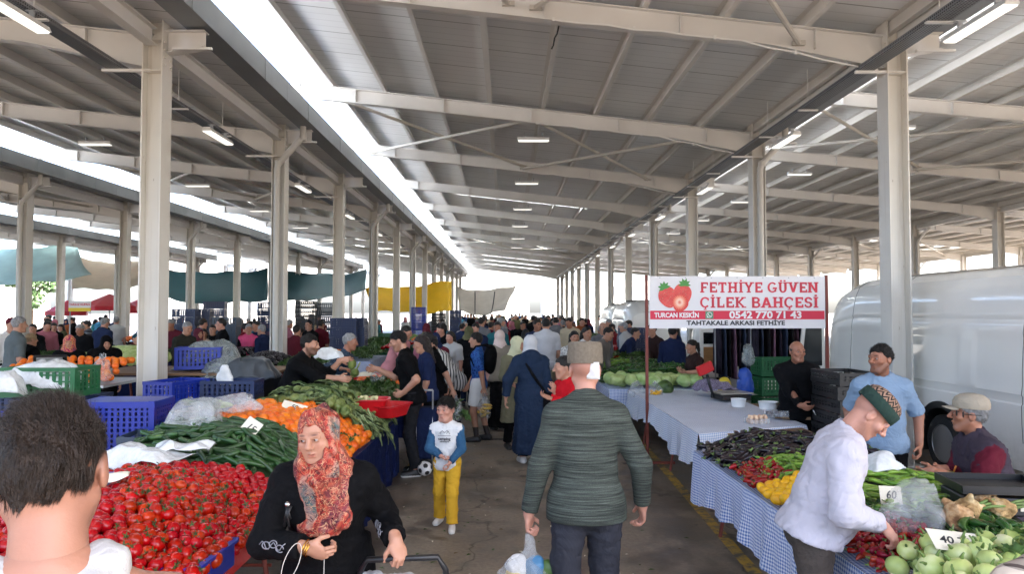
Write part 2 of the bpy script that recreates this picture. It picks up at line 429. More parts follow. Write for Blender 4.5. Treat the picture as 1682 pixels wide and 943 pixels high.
# cable trays with lamps hung under them
def tray(X, label):
    t = empty('cable_tray', (X, 0, 5.05), 0, label, 'cable tray')
    m = MB(); y0_, y1_ = 1.0, 66.0; L = y1_ - y0_
    m.box((0, (y0_ + y1_) / 2, 0), (.2, L, .003))
    for sx in (-1, 1): m.box((sx * .101, (y0_ + y1_) / 2, .03), (.003, L, .06))
    t_ = NT('perforated_tray_' + str(len(bpy.data.materials)))
    v = t_.co('Object'); w = t_.n('TexVoronoi', {'Vector': t_.n('Mapping', {'Vector': v, 'Scale': (28, 28, 28)}).outputs[0], 'Scale': 1.0, 'Randomness': 0}).outputs['Distance']
    c = t_.ramp(w, [(.28, (.01, .01, .01)), (.36, S(120, 122, 126))]); t_.done(c, .45, Metallic=.4)
    m.build('channel', t_.m, t)
    m = MB()
    for i in range(3): m.tube([(-.06 + .05 * i, y0_, .022), (-.06 + .05 * i, y1_, .022)], .016, 6)
    m.build('cable_run', M('cable_black', (.01, .01, .01), .5), t)
    m = MB()
    for k in range(-1, 11):
        y = Y0 + SP * k; m.box((.16, y - .1, -.025), (.62, .04, .035))
        for q in (1.75, 3.5):
            m.box((0, y + q, -.012), (.3, .045, .02)); m.tube([(0, y + q, 0), (0, y + q, .62)], .006, 5)
    m.build('support_arm', LAMP_BODY, t)
    return t
tray(4.62, 'dark perforated cable tray on white arms beside the right row of posts')
tray(-5.0, 'dark perforated cable tray on white arms outside the left row of posts')
def lamp_proto():
    o = empty('ceiling_lamp', (0, 0, 0), 0, 'x', 'lamp')
    m = MB(); m.prism([(-.075, 0), (.075, 0), (.05, .06), (-.05, .06)], -.6, .6); m.build('housing', LAMP_BODY, o)
    m = MB(); m.prism([(-.06, -.02), (.06, -.02), (.072, -.001), (-.072, -.001)], -.57, .57); m.build('tube', LAMP_ON, o)
    m = MB()
    for y in (-.35, .35): m.box((0, y, .10), (.05, .03, .08)); m.box((0, y, .145), (.12, .05, .01))
    m.build('hanger', GALV, o)
    return o
lp = lamp_proto(); ORD = ['nearest', 'second', 'third', 'fourth', 'fifth', 'sixth', 'seventh', 'eighth', 'ninth', 'tenth', 'eleventh', 'twelfth', 'thirteenth', 'fourteenth']
first = [True]
def lamp(x, y, z, label, across=False, grp=None):
    o = lp if first[0] else copy_tree(lp); first[0] = False
    o.location = (x, y, z); o.rotation_euler = (0, 0, RAD(90) if across else 0); o['label'] = label; o['group'] = grp; o.scale = (1, .55 if across else .85, 1)
for i, k in enumerate(range(-1, 8)):
    lamp(4.80, 7.4 + SP * (i), 4.88, '%s lit tube lamp hung under the cable tray by the right posts' % ORD[i], False, 'lamps under the right cable tray')
    lamp(-4.85, 7.2 + SP * i, 4.88, '%s lit tube lamp hung under the cable tray by the left posts' % ORD[i], False, 'lamps under the left cable tray')
for i in range(6): lamp(.56, 15.3 + SP * i, zr(.56, 5.0, .11) - .47, '%s white lamp hung crosswise under the beams above the aisle' % ORD[i], True, 'lamps over the aisle')
for i in range(6): lamp(8.15, 15.2 + SP * i, zr(8.15, 16.8, .085) - .47, '%s white lamp hung crosswise under the roof above the white van' % ORD[i], True, 'lamps in the right bay')
for i in range(5): lamp(-8.7, 15.6 + SP * i, zr(-8.7, -4.5, .11) - .47, '%s white lamp hung crosswise under the roof left of the aisle' % ORD[i], True, 'lamps in the left bay')
# ================================================================= implicit surfaces (smooth bodies, cloth, bags)
_L = np.random.RandomState(3).rand(32, 32, 32).astype(np.float32) * 2 - 1
def vnoise(x, y, z):
    xi, yi, zi = np.floor(x).astype(int), np.floor(y).astype(int), np.floor(z).astype(int)
    fx, fy, fz = x - xi, y - yi, z - zi
    fx, fy, fz = (f * f * (3 - 2 * f) for f in (fx, fy, fz))
    r = 0
    for i in (0, 1):
        for j in (0, 1):
            for k in (0, 1):
                r = r + _L[(xi + i) % 32, (yi + j) % 32, (zi + k) % 32] * (fx if i else 1 - fx) * (fy if j else 1 - fy) * (fz if k else 1 - fz)
    return r
V3 = lambda *a: np.array(a, float)
def unit(v): v = np.asarray(v, float); return v / (np.linalg.norm(v) + 1e-9)
class Fld:
    def __init__(s, lo, hi, h):
        s.lo = np.array(lo, float); s.h = h
        n = [int(math.ceil((hi[i] - lo[i]) / h)) + 1 for i in range(3)]
        s.ax = [(s.lo[i] + h * np.arange(n[i])).astype(np.float32) for i in range(3)]
        s.D = np.full(n, .5, np.float32)
    def win(s, lo, hi):
        sl = []
        for i in range(3):
            a = max(0, int((lo[i] - s.lo[i]) / s.h)); b = min(len(s.ax[i]), int((hi[i] - s.lo[i]) / s.h) + 2)
            if a >= b: return None
            sl.append(slice(a, b))
        return tuple(sl)
    def xyz(s, sl):
        return s.ax[0][sl[0]][:, None, None], s.ax[1][sl[1]][None, :, None], s.ax[2][sl[2]][None, None, :]
    def comb(s, sl, d, k, op):
        o = s.D[sl]
        if op == '+':
            if k > 0:
                h = np.maximum(k - np.abs(o - d), 0) / k; r = np.minimum(o, d) - h * h * k * .25
            else: r = np.minimum(o, d)
        elif op == '-':
            if k > 0:
                h = np.maximum(k - np.abs(o + d), 0) / k; r = np.maximum(o, -d) + h * h * k * .25
            else: r = np.maximum(o, -d)
        else: r = np.maximum(o, d)
        s.D[sl] = r
    def cone(s, a, b, ra, rb=None, k=.02, op='+', cap=0, sq=None):
        """tapered limb from a to b; cap=1 cuts it flat at b; sq=(dir, f) flattens it along dir"""
        rb = ra if rb is None else rb
        a, b = np.asarray(a, float), np.asarray(b, float); m = max(ra, rb) + k + 3 * s.h
        sl = s.win(np.minimum(a, b) - m, np.maximum(a, b) + m)
        if sl is None: return
        X, Y, Z = s.xyz(sl); ab = b - a; L2 = ab @ ab + 1e-9
        px, py, pz = X - a[0], Y - a[1], Z - a[2]
        tt = (px * ab[0] + py * ab[1] + pz * ab[2]) / L2; t = np.clip(tt, 0, 1)
        qx, qy, qz = px - ab[0] * t, py - ab[1] * t, pz - ab[2] * t
        q2 = qx * qx + qy * qy + qz * qz
        if sq is not None:
            n, f = unit(sq[0]), sq[1]; c = qx * n[0] + qy * n[1] + qz * n[2]
            q2 = q2 + c * c * (1 / (f * f) - 1)
        d = np.sqrt(q2) - (ra + (rb - ra) * t)
        if cap: d = np.maximum(d, (tt - 1) * math.sqrt(L2))
        if cap == 2: d = np.maximum(d, -tt * math.sqrt(L2))
        s.comb(sl, d.astype(np.float32), k, op)
    def ell(s, c, r, R=None, k=.02, op='+'):
        """ellipsoid; rows of R are its axes"""
        c = np.asarray(c, float); r = np.asarray(r, float); m = r.max() + k + 3 * s.h
        sl = s.win(c - m, c + m)
        if sl is None: return
        X, Y, Z = s.xyz(sl); px, py, pz = X - c[0], Y - c[1], Z - c[2]
        if R is not None: px, py, pz = (R[i][0] * px + R[i][1] * py + R[i][2] * pz for i in range(3))
        q = np.sqrt((px / r[0]) ** 2 + (py / r[1]) ** 2 + (pz / r[2]) ** 2)
        g = np.sqrt((px / r[0] ** 2) ** 2 + (py / r[1] ** 2) ** 2 + (pz / r[2] ** 2) ** 2) + 1e-6
        d = np.where(q < .3, (q - 1) * r.min(), q * (q - 1) / g)
        s.comb(sl, d.astype(np.float32), k, op)
    def plane(s, p, n, k=0.0, lo=None, hi=None):
        """keep the side n points away from"""
        n = unit(n); sl = s.win(s.lo if lo is None else lo, [a[-1] for a in s.ax] if hi is None else hi)
        if sl is None: return
        X, Y, Z = s.xyz(sl)
        d = (X - p[0]) * n[0] + (Y - p[1]) * n[1] + (Z - p[2]) * n[2]
        s.comb(sl, d.astype(np.float32) + 0 * s.D[sl], k, 'x')
    def skirt(s, a, b, ra, rb, folds=0, amp=0, k=.02, ph=0.0):
        """elliptic skirt between heights: ra, rb = (rx, ry) at a and b"""
        a, b = np.asarray(a, float), np.asarray(b, float)
        m = max(ra + rb) * 1.15 + k + 3 * s.h
        sl = s.win(np.minimum(a, b) - V3(m, m, 0), np.maximum(a, b) + V3(m, m, .02))
        if sl is None: return
        X, Y, Z = s.xyz(sl); t = np.clip((Z - a[2]) / (b[2] - a[2]), 0, 1)
        px, py = X - (a[0] + (b[0] - a[0]) * t), Y - (a[1] + (b[1] - a[1]) * t)
        rx, ry = ra[0] + (rb[0] - ra[0]) * t, ra[1] + (rb[1] - ra[1]) * t
        th = np.arctan2(py, px)
        w = 1 + amp * t * (np.sin(folds * th + ph + 1.3 * t) + .5 * np.sin((folds * 2 + 1) * th + 2 * ph)) if folds else 1
        q = np.sqrt((px / rx) ** 2 + (py / ry) ** 2)
        d = (q - w) * np.minimum(rx, ry)
        d = np.maximum(d, np.maximum(Z - max(a[2], b[2]), min(a[2], b[2]) - Z))
        s.comb(sl, d.astype(np.float32), k, '+')
    def warp(s, amp, sc, seed=0, ab=False):
        w = np.nonzero(np.abs(s.D) < 3 * amp + 2 * s.h)
        if len(w[0]) == 0: return
        x, y, z = (s.ax[i][w[i]] * sc[i] + seed * (3.7 + i) for i in range(3))
        n = vnoise(x, y, z)
        if ab: n = 1 - 2 * np.abs(n)
        s.D[w] += (amp * n).astype(np.float32)
    def mesh(s):
        D = s.D.copy(); D[0], D[-1] = .1, .1; D[:, 0], D[:, -1] = .1, .1; D[:, :, 0], D[:, :, -1] = .1, .1
        I = D < 0; n = D.shape
        cnt = np.zeros([k - 1 for k in n], np.int8)
        cs = [(i, j, k) for i in (0, 1) for j in (0, 1) for k in (0, 1)]
        for i, j, k in cs: cnt += I[i:n[0] - 1 + i, j:n[1] - 1 + j, k:n[2] - 1 + k]
        w = np.nonzero((cnt > 0) & (cnt < 8)); N = len(w[0])
        idx = np.full(cnt.shape, -1, np.int64); idx[w] = np.arange(N)
        pos = np.zeros((N, 3)); num = np.zeros(N)
        for i, c in enumerate(cs):
            for ax in range(3):
                if c[ax]: continue
                e = list(c); e[ax] = 1
                d0 = D[w[0] + c[0], w[1] + c[1], w[2] + c[2]]; d1 = D[w[0] + e[0], w[1] + e[1], w[2] + e[2]]
                m = (d0 < 0) != (d1 < 0); t = np.where(m, d0 / (d0 - d1 + 1e-12), 0)
                q = np.array(c, float)[None].repeat(N, 0); q[:, ax] += t
                pos += q * m[:, None]; num += m
        pos = pos / num[:, None] + np.stack(w, 1)
        V = s.lo + pos * s.h; F = []
        for ax in range(3):
            o = [a for a in range(3) if a != ax]
            a = [slice(None)] * 3; b = [slice(None)] * 3; a[ax] = slice(0, -1); b[ax] = slice(1, None)
            A, B = I[tuple(a)], I[tuple(b)]; q = np.nonzero(A != B)
            ok = np.ones(len(q[0]), bool)
            for k in o: ok &= (q[k] > 0) & (q[k] < n[k] - 1)
            q = [k[ok] for k in q]; ins = A[tuple(q)]
            def cell(d1, d2):
                c = [q[0].copy(), q[1].copy(), q[2].copy()]; c[o[0]] += d1; c[o[1]] += d2; return idx[tuple(c)]
            f = np.stack([cell(-1, -1), cell(0, -1), cell(0, 0), cell(-1, 0)], 1)
            fl = ins if ax != 1 else ~ins
            f = np.where(fl[:, None], f, f[:, ::-1]); F.append(f)
        return V, np.concatenate(F)
def npmesh(name, V, F, mats, mi=None, tint=None):
    me = bpy.data.meshes.new(name); n, k = len(V), len(F)
    me.vertices.add(n); me.vertices.foreach_set('co', np.asarray(V, np.float32).ravel())
    me.loops.add(4 * k); me.loops.foreach_set('vertex_index', np.asarray(F, np.int32).ravel())
    me.polygons.add(k); me.polygons.foreach_set('loop_start', np.arange(0, 4 * k, 4, dtype=np.int32))
    for m in (mats if isinstance(mats, (list, tuple)) else [mats]): me.materials.append(m)
    if mi is not None: me.polygons.foreach_set('material_index', np.asarray(mi, np.int32))
    me.polygons.foreach_set('use_smooth', [True] * k)
    me.update(calc_edges=True)
    if tint is not None:
        a = me.color_attributes.new('tint', 'FLOAT_COLOR', 'POINT')
        a.data.foreach_set('color', np.concatenate([tint, np.ones((n, 1))], 1).astype(np.float32).ravel())
    return me
def vnorm(V, F):
    n = np.cross(V[F[:, 2]] - V[F[:, 0]], V[F[:, 3]] - V[F[:, 1]]); N = np.zeros_like(V)
    for i in range(4): np.add.at(N, F[:, i], n)
    return N / (np.linalg.norm(N, axis=1, keepdims=True) + 1e-12)

# ================================================================= people
def euler(yaw=0, pitch=0, roll=0):
    """rows = local x, y, z axes of a head turned yaw (towards its left +), nodded pitch (down +), tilted roll"""
    m = Matrix.Rotation(RAD(yaw), 3, 'Z') @ Matrix.Rotation(RAD(pitch), 3, 'X') @ Matrix.Rotation(RAD(roll), 3, 'Y')
    return np.array(m).T
def ik(a, t, l1, l2, pole):
    a, t = np.asarray(a, float), np.asarray(t, float); d = t - a; L = np.linalg.norm(d)
    if L > (l1 + l2) * .995: d *= (l1 + l2) * .995 / L; L = np.linalg.norm(d)
    u = d / L; x = (l1 * l1 - l2 * l2 + L * L) / (2 * L); h = math.sqrt(max(l1 * l1 - x * x, 0))
    p = unit(np.asarray(pole, float) - u * (np.asarray(pole, float) @ u))
    return a + u * x + p * h, a + d
DEF = dict(h=1.72, rz=0, lean=3, side=0, twist=0, pel=(0, 0, 0), hl=None, hr=None, fl=(.11, .02), fr=(-.11, .02), head=(0, 5, 0), girth=1.0, sh=1.0, belly=0,
           epl=(.5, .9, -.3), epr=(-.5, .9, -.3), curl_l=.45, curl_r=.45, dl=None, dr=None, tl=None, tr=None, vox=.012, fine=False, seed=0,
           top='tee', sleeve=.8, toff=.016, hem=-.11, bottom='trousers', boff=.014, hair='short', hat=None, beard=0.0, skin='skin', kpl=(.0, -1, 0), kpr=(.0, -1, 0), ankl=.0, ankr=.0,
           neck=0, collar=0, opens=None)
SKINS = {'skin': M('skin', S(176, 128, 104), .5, attr=True, sss=.08, var=(14, .06), bump=(160, .08)),
         'skin_tan': M('skin_tan', S(158, 106, 82), .5, attr=True, sss=.08, var=(14, .06), bump=(160, .08)),
         'skin_pink': M('skin_pink', S(186, 134, 114), .5, attr=True, sss=.08, var=(14, .06), bump=(160, .08))}
HAIRM = {}
def hairmat(name, col):
    if name in HAIRM: return HAIRM[name]
    t = NT('hair_' + name); v = t.co('Object', (1, 1, .35)); c = t.n('RGB'); c.outputs[0].default_value = (*col, 1)
    n = t.noise(v, 160, 3, .6); m2 = t.noise(v, 45, 2)
    cc = t.vary(c.outputs[0], v, 60, .45)
    t.bump(t.math('ADD', n, t.math('MULTIPLY', m2, 1.2)), 1.0, .012)
    t.b.inputs['Specular IOR Level'].default_value = .35
    HAIRM[name] = t.done(cc, .5); return HAIRM[name]
H_BLACK = hairmat('black', (.012, .010, .009)); H_BROWN = hairmat('brown', (.020, .012, .008)); H_GREY = hairmat('grey', (.25, .25, .25)); H_BLOND = hairmat('blond', (.28, .19, .10))
EYEW = M('eye_white', (.36, .34, .33), .3); IRIS = M('eye_iris', (.02, .012, .008), .15)
SOLE = M('rubber_sole', (.6, .6, .58), .6)

def skeleton(q):
    K = {}
    a, b = RAD(q['lean']), RAD(q['side'])
    u = unit(V3(math.sin(b), -math.sin(a) * math.cos(b), math.cos(a) * math.cos(b)))
    tw = RAD(q['twist']); x = unit(np.cross(V3(math.sin(tw), math.cos(tw), 0), u)) if True else None
    x = unit(np.cross(V3(-math.sin(tw), math.cos(tw), 0), u)); y = np.cross(u, x)      # x = own left, y = backward
    pe = V3(0, 0, .95) + V3(*q['pel'])
    K.update(P=pe, u=u, x=x, y=y, C=pe + u * .36, N=pe + u * .535)
    Rh = euler(*q['head']); K['Rh'] = Rh
    K['H'] = K['N'] + u * .035 + Rh[2] * .100 * q.get('hs', 1.0) - Rh[1] * .012 - V3(0, .02, 0) * (1 if q['lean'] < 30 else 0)
    K['R'] = np.stack([x, y, u])
    for s, n in ((1, 'l'), (-1, 'r')):
        sh = K['N'] - u * .098 + x * s * .168 * q['sh']
        t = q['h' + n]
        if t is None: t = sh + V3(s * .07, -.04, -.525)
        el, w = ik(sh, t, .285, .25, q['ep' + n])
        K['S' + n], K['E' + n], K['W' + n] = sh, el, w
        hp = pe + V3(s * .09, 0, -.03)
        f = q['f' + n]; an = V3(f[0], f[1] + .03, .085 + q['ank' + n])
        kn, an = ik(hp, an, .425, .42, q['kp' + n])
        K['T' + n], K['K' + n], K['A' + n] = hp, kn, an
        K['F' + n] = unit(V3(f[2], f[3], 0)) if len(f) > 2 else unit(V3(s * .18, -1, 0))
        d = q['d' + n]; K['D' + n] = unit(d) if d is not None else unit(w - el)
        th = q['t' + n]; th = V3(0, -1, 0) if th is None else V3(*th)
        th = unit(th - K['D' + n] * (th @ K['D' + n])); K['Th' + n] = th
        K['Np' + n] = np.cross(K['D' + n], th) * s
    return K
def put_hand(f, K, n, curl, r=1.0):
    w, d, t, p = K['W' + n], K['D' + n], K['Th' + n], K['Np' + n]
    R = np.stack([t, p, d])
    f.cone(K['W' + n] - d * .03, w + d * .02, .026, .027, .012, sq=(p, .78))
    f.ell(w + d * .05, (.040, .0165, .052), R, .012)
    f.ell(w + d * .035 + t * .022 + p * .006, (.02, .016, .032), R, .012)
    for i, (o, L, back) in enumerate(((.030, .072, .088), (.010, .081, .094), (-.010, .075, .090), (-.029, .058, .080))):
        a = w + d * back + t * o; ang = 0; dirn = d + t * (o * 2.2); dirn = unit(dirn); rr = .0092 if i < 3 else .008
        cu = curl if not isinstance(curl, (list, tuple)) else curl[i]
        for j, fr in enumerate((.46, .31, .25)):
            ang += cu * (1.0 if j == 0 else 1.25); e = a + (dirn * math.cos(ang) + p * math.sin(ang)) * L * fr
            f.cone(a, e, rr, rr * .92, .004); a = e; rr *= .92
    a = w + d * .025 + t * .03; cu = curl if not isinstance(curl, (list, tuple)) else curl[0]
    e = a + unit(t * .75 + d * .75 + p * (.25 + cu * .6)) * .042; f.cone(a, e, .0125, .0105, .010)
    f.cone(e, e + unit(t * .15 + d * 1.0 + p * (.2 + cu * .8)) * .034, .0105, .0085, .004)
class Scaled:
    def __init__(s, f, k): s.f, s.k_, s.h = f, k, f.h
    def ell(s, c, r, R=None, k=.02, op='+'): s.f.ell(c, [x * s.k_ for x in r], R, k * s.k_, op)
    def cone(s, a, b, ra, rb=None, k=.02, op='+', cap=0, sq=None): s.f.cone(a, b, ra * s.k_, (ra if rb is None else rb) * s.k_, k * s.k_, op, cap, sq)
    def plane(s, p, n, k=0.0): s.f.plane(p, n, k * s.k_)
    def warp(s, a, sc, seed=0, ab=False): s.f.warp(a, sc, seed, ab)
    def mesh(s): return s.f.mesh()
def put_head(f, K, q, fine):
    hs = q.get('hs', 1.0); f = Scaled(f, hs)
    R, H = K['Rh'], K['H']; L = lambda x, y, z: H + (R[0] * x + R[1] * y + R[2] * z) * hs
    fem = q.get('fem', 0); j = 1 - .10 * fem
    f.ell(L(0, .012, .03), (.074, .094, .088), R, .02)
    f.ell(L(0, -.032, -.040), (.057 * j, .060, .076), R, .03)
    f.cone(L(-.02 * j, -.068, -.096), L(.02 * j, -.068, -.096), .019, .019, .025)
    for s in (-1, 1):
        f.cone(L(s * .05 * j, .0, -.045), L(s * .025 * j, -.06, -.095), .02, .017, .02)
        f.ell(L(s * .043, -.062, -.018), (.022, .020, .019), R, .02)
        if fine or q.get('face'):
            f.ell(L(s * .031, -.101, .010), (.016, .011, .0095), R, .012, '-')
            f.ell(L(s * .0305, -.077, .010), (.0155, .0155, .0155), R, .005)
            f.cone(L(s * .046, -.083, .0150), L(s * .017, -.0905, .0165), .0056, .0048, .004)      # upper lid
            f.cone(L(s * .044, -.084, .002), L(s * .020, -.089, .0005), .003, .003, .005)
            f.cone(L(s * .043, -.081, .030), L(s * .013, -.090, .027), .0085, .0085, .012)        # brow ridge
        f.ell(L(s * .076, .012, -.004), (.0085, .022, .032), R, .008)
        if fine: f.ell(L(s * .086, .004, .002), (.006, .010, .016), R, .004, '-')
    if q.get('cheek'):
        for s in (-1, 1): f.ell(L(s * .040, -.058, -.048), (.026, .024, .034), R, .025); f.ell(L(s * .034, -.045, -.082), (.024, .026, .024), R, .03)
        f.ell(L(0, -.045, -.108), (.034, .032, .018), R, .03)
    nz = q.get('nose', 1.0)
    f.cone(L(0, -.090, .018), L(0, -.112 * (.93 + .07 * nz), -.018), .0085, .0125, .012)
    f.ell(L(0, -.113 * (.93 + .07 * nz), -.021), (.0125, .011, .010), R, .006)
    if fine or q.get('face'):
        for s in (-1, 1):
            f.ell(L(s * .0125, -.101, -.025), (.0085, .011, .0085), R, .006)
            f.ell(L(s * .0065, -.108, -.0325), (.004, .005, .0035), R, .003, '-')
        f.cone(L(-.019, -.0865, -.0552), L(0, -.0945, -.0525), .0042, .0060, .005); f.cone(L(.019, -.0865, -.0552), L(0, -.0955, -.0525), .0052, .0062, .004)
        f.cone(L(-.012, -.0875, -.0655), L(.012, -.0875, -.0655), .0062, .0062, .010)
        f.cone(L(-.021, -.0935, -.0598), L(.021, -.0935, -.0598), .0022, .0022, .004, '-')
    f.cone(L(0, .02, -.06), K['N'] + K['u'] * -.02, .052 * (1 - .1 * fem) * (.9 + .1 * q['girth']), .058 * (1 - .1 * fem), .03)
def head_tint(V, K, q):
    R, H = K['Rh'], K['H']; p = (V - H) @ R.T / q.get('hs', 1.0); n = len(V); c = np.ones((n, 3))
    if q.get('socks'): c[V[:, 2] < q['socks']] = (.03, .03, .03)
    def blob(ctr, r, col, hard=.35):
        d = np.sqrt((((p - ctr) / r) ** 2).sum(1)); w = np.clip((1 - d) / hard, 0, 1)[:, None]
        c[:] = c * (1 - w) + c * w * np.array(col)
    if q.get('face') or q['fine']:
        for s in (-1, 1):
            blob(V3(s * .030, -.09, .0315), V3(.022, .03, .0055), q.get('browc', (.16, .13, .12)), .6)
            blob(V3(s * .04, -.07, -.025), V3(.03, .04, .025), (1.0, .84, .82), 1)
            blob(V3(s * .031, -.085, .0188), V3(.018, .02, .0036), (.30, .24, .22), .9)            # lash line
        blob(V3(0, -.09, -.060), V3(.024, .02, .0135), (.86, .55, .54) if q.get('fem') else (.86, .62, .60), .6)
        blob(V3(0, -.095, -.0598), V3(.021, .02, .0028), (.45, .35, .35), 1)
        blob(V3(0, -.11, -.022), V3(.02, .02, .016), (1, .86, .84), 1)
    elif not q.get('noface'):
        for s in (-1, 1): blob(V3(s * .031, -.09, .013), V3(.019, .03, .009), (.12, .1, .1), .5); blob(V3(s * .031, -.09, .031), V3(.022, .03, .006), (.2, .17, .15), .5)
        blob(V3(0, -.09, -.06), V3(.023, .03, .009), (.75, .5, .5), .5)
    if q['beard']:
        w = np.clip((-.018 - p[:, 2] - np.maximum(0, -.072 - p[:, 1]) * .5) / .02, 0, 1) * np.clip((.035 - p[:, 1]) / .03, 0, 1) * (p[:, 2] > -.14)
        w *= 1 - np.clip(1 - np.sqrt(((p[:, 0]) / .024) ** 2 + ((p[:, 2] + .060) / .012) ** 2), 0, 1) * 1.5 * (p[:, 1] < -.05)
        w = np.clip(w, 0, 1) * q['beard'] * (.8 + .2 * vnoise(p[:, 0] * 300, p[:, 1] * 300, p[:, 2] * 300))
        bc = np.array(q.get('beardc', (.10, .09, .09))); c[:] = c * (1 - w[:, None]) + c * w[:, None] * bc
    if q.get('stubhead'):
        w = np.clip((p[:, 1] * .55 + p[:, 2] * .9 - .005) / .02, 0, 1) * q['stubhead']; c[:] = c * (1 - w[:, None]) + w[:, None] * c * np.array(q.get('stubc', (.35, .32, .31)))
    for (ctr, r, col) in q.get('spots', ()): blob(V3(*ctr), V3(*r), col)
    return c
def torso(f, K, off, g, belly=0, k=.05, up=True, fem=0):
    P_, u, y, R = K['P'], K['u'], K['y'], K['R']
    f.ell(P_ + u * .0 - u * .02, ((.158 + .01 * fem) * g + off, .112 * g + off, .125 + off), R, k)
    f.ell(P_ + u * .16, ((.147 - .014 * fem) * g + off, .105 * g + off, .17 + off), R, k)
    f.ell(P_ + u * .355 - y * .004, ((.158 - .012 * fem) * g + off, .112 * (g * .5 + .5) + off, .165 + off), R, k)
    if belly: f.ell(P_ + u * .13 - y * (.06 + belly * .5), (.12 * g + off, .07 + belly, .14), R, .08)
    if fem:
        for s in (-1, 1): f.ell(P_ + u * .33 - y * .095 + K['x'] * s * .07, (.065 + off * .5, .05 + off * .5, .065 + off * .5), R, .05)
    if up:
        f.cone(K['Sl'] - u * .008, K['Sr'] - u * .008, .045 + off, .045 + off, k, sq=(y, 1.25))
        for n in 'lr': f.cone(K['N'] - u * .008, K['S' + n] - u * .0, .048 + off * .6, .042 + off, .05)
def arms(f, K, off, frac, g, k=.03, taper=0.0):
    """frac 0..2 along upper arm then forearm"""
    ga = .75 + .25 * g
    for n in 'lr':
        S_, E, W = K['S' + n], K['E' + n], K['W' + n]
        if frac <= 1:
            e = S_ + (E - S_) * frac; f.cone(S_, e, .052 * ga + off, (.047 * ga) + off + taper, k, cap=1)
        else:
            f.cone(S_, E, .052 * ga + off, .043 * ga + off, k)
            e = E + (W - E) * (frac - 1); f.cone(E, e, .043 * ga + off, .043 + (.030 - .043) * (frac - 1) + off * .8 + taper, k * .6, cap=1)
def legs(f, K, off, frac, g, k=.03, rb=0.0):
    for n in 'lr':
        T, Kn, A = K['T' + n], K['K' + n], K['A' + n]
        if frac <= 1: e = T + (Kn - T) * frac; f.cone(T, e, .083 * g + off, .083 * g + (.058 - .083) * frac + off + rb, k, cap=1)
        else:
            f.cone(T, Kn, .083 * g + off, .056 * (g * .5 + .5) + off, k)
            e = Kn + (A - Kn) * (frac - 1); f.cone(Kn, e, .056 * (g * .5 + .5) + off, .042 + off + rb, k, cap=1)
def bounds(pts, m):
    p = np.array(pts); return p.min(0) - m, p.max(0) + m

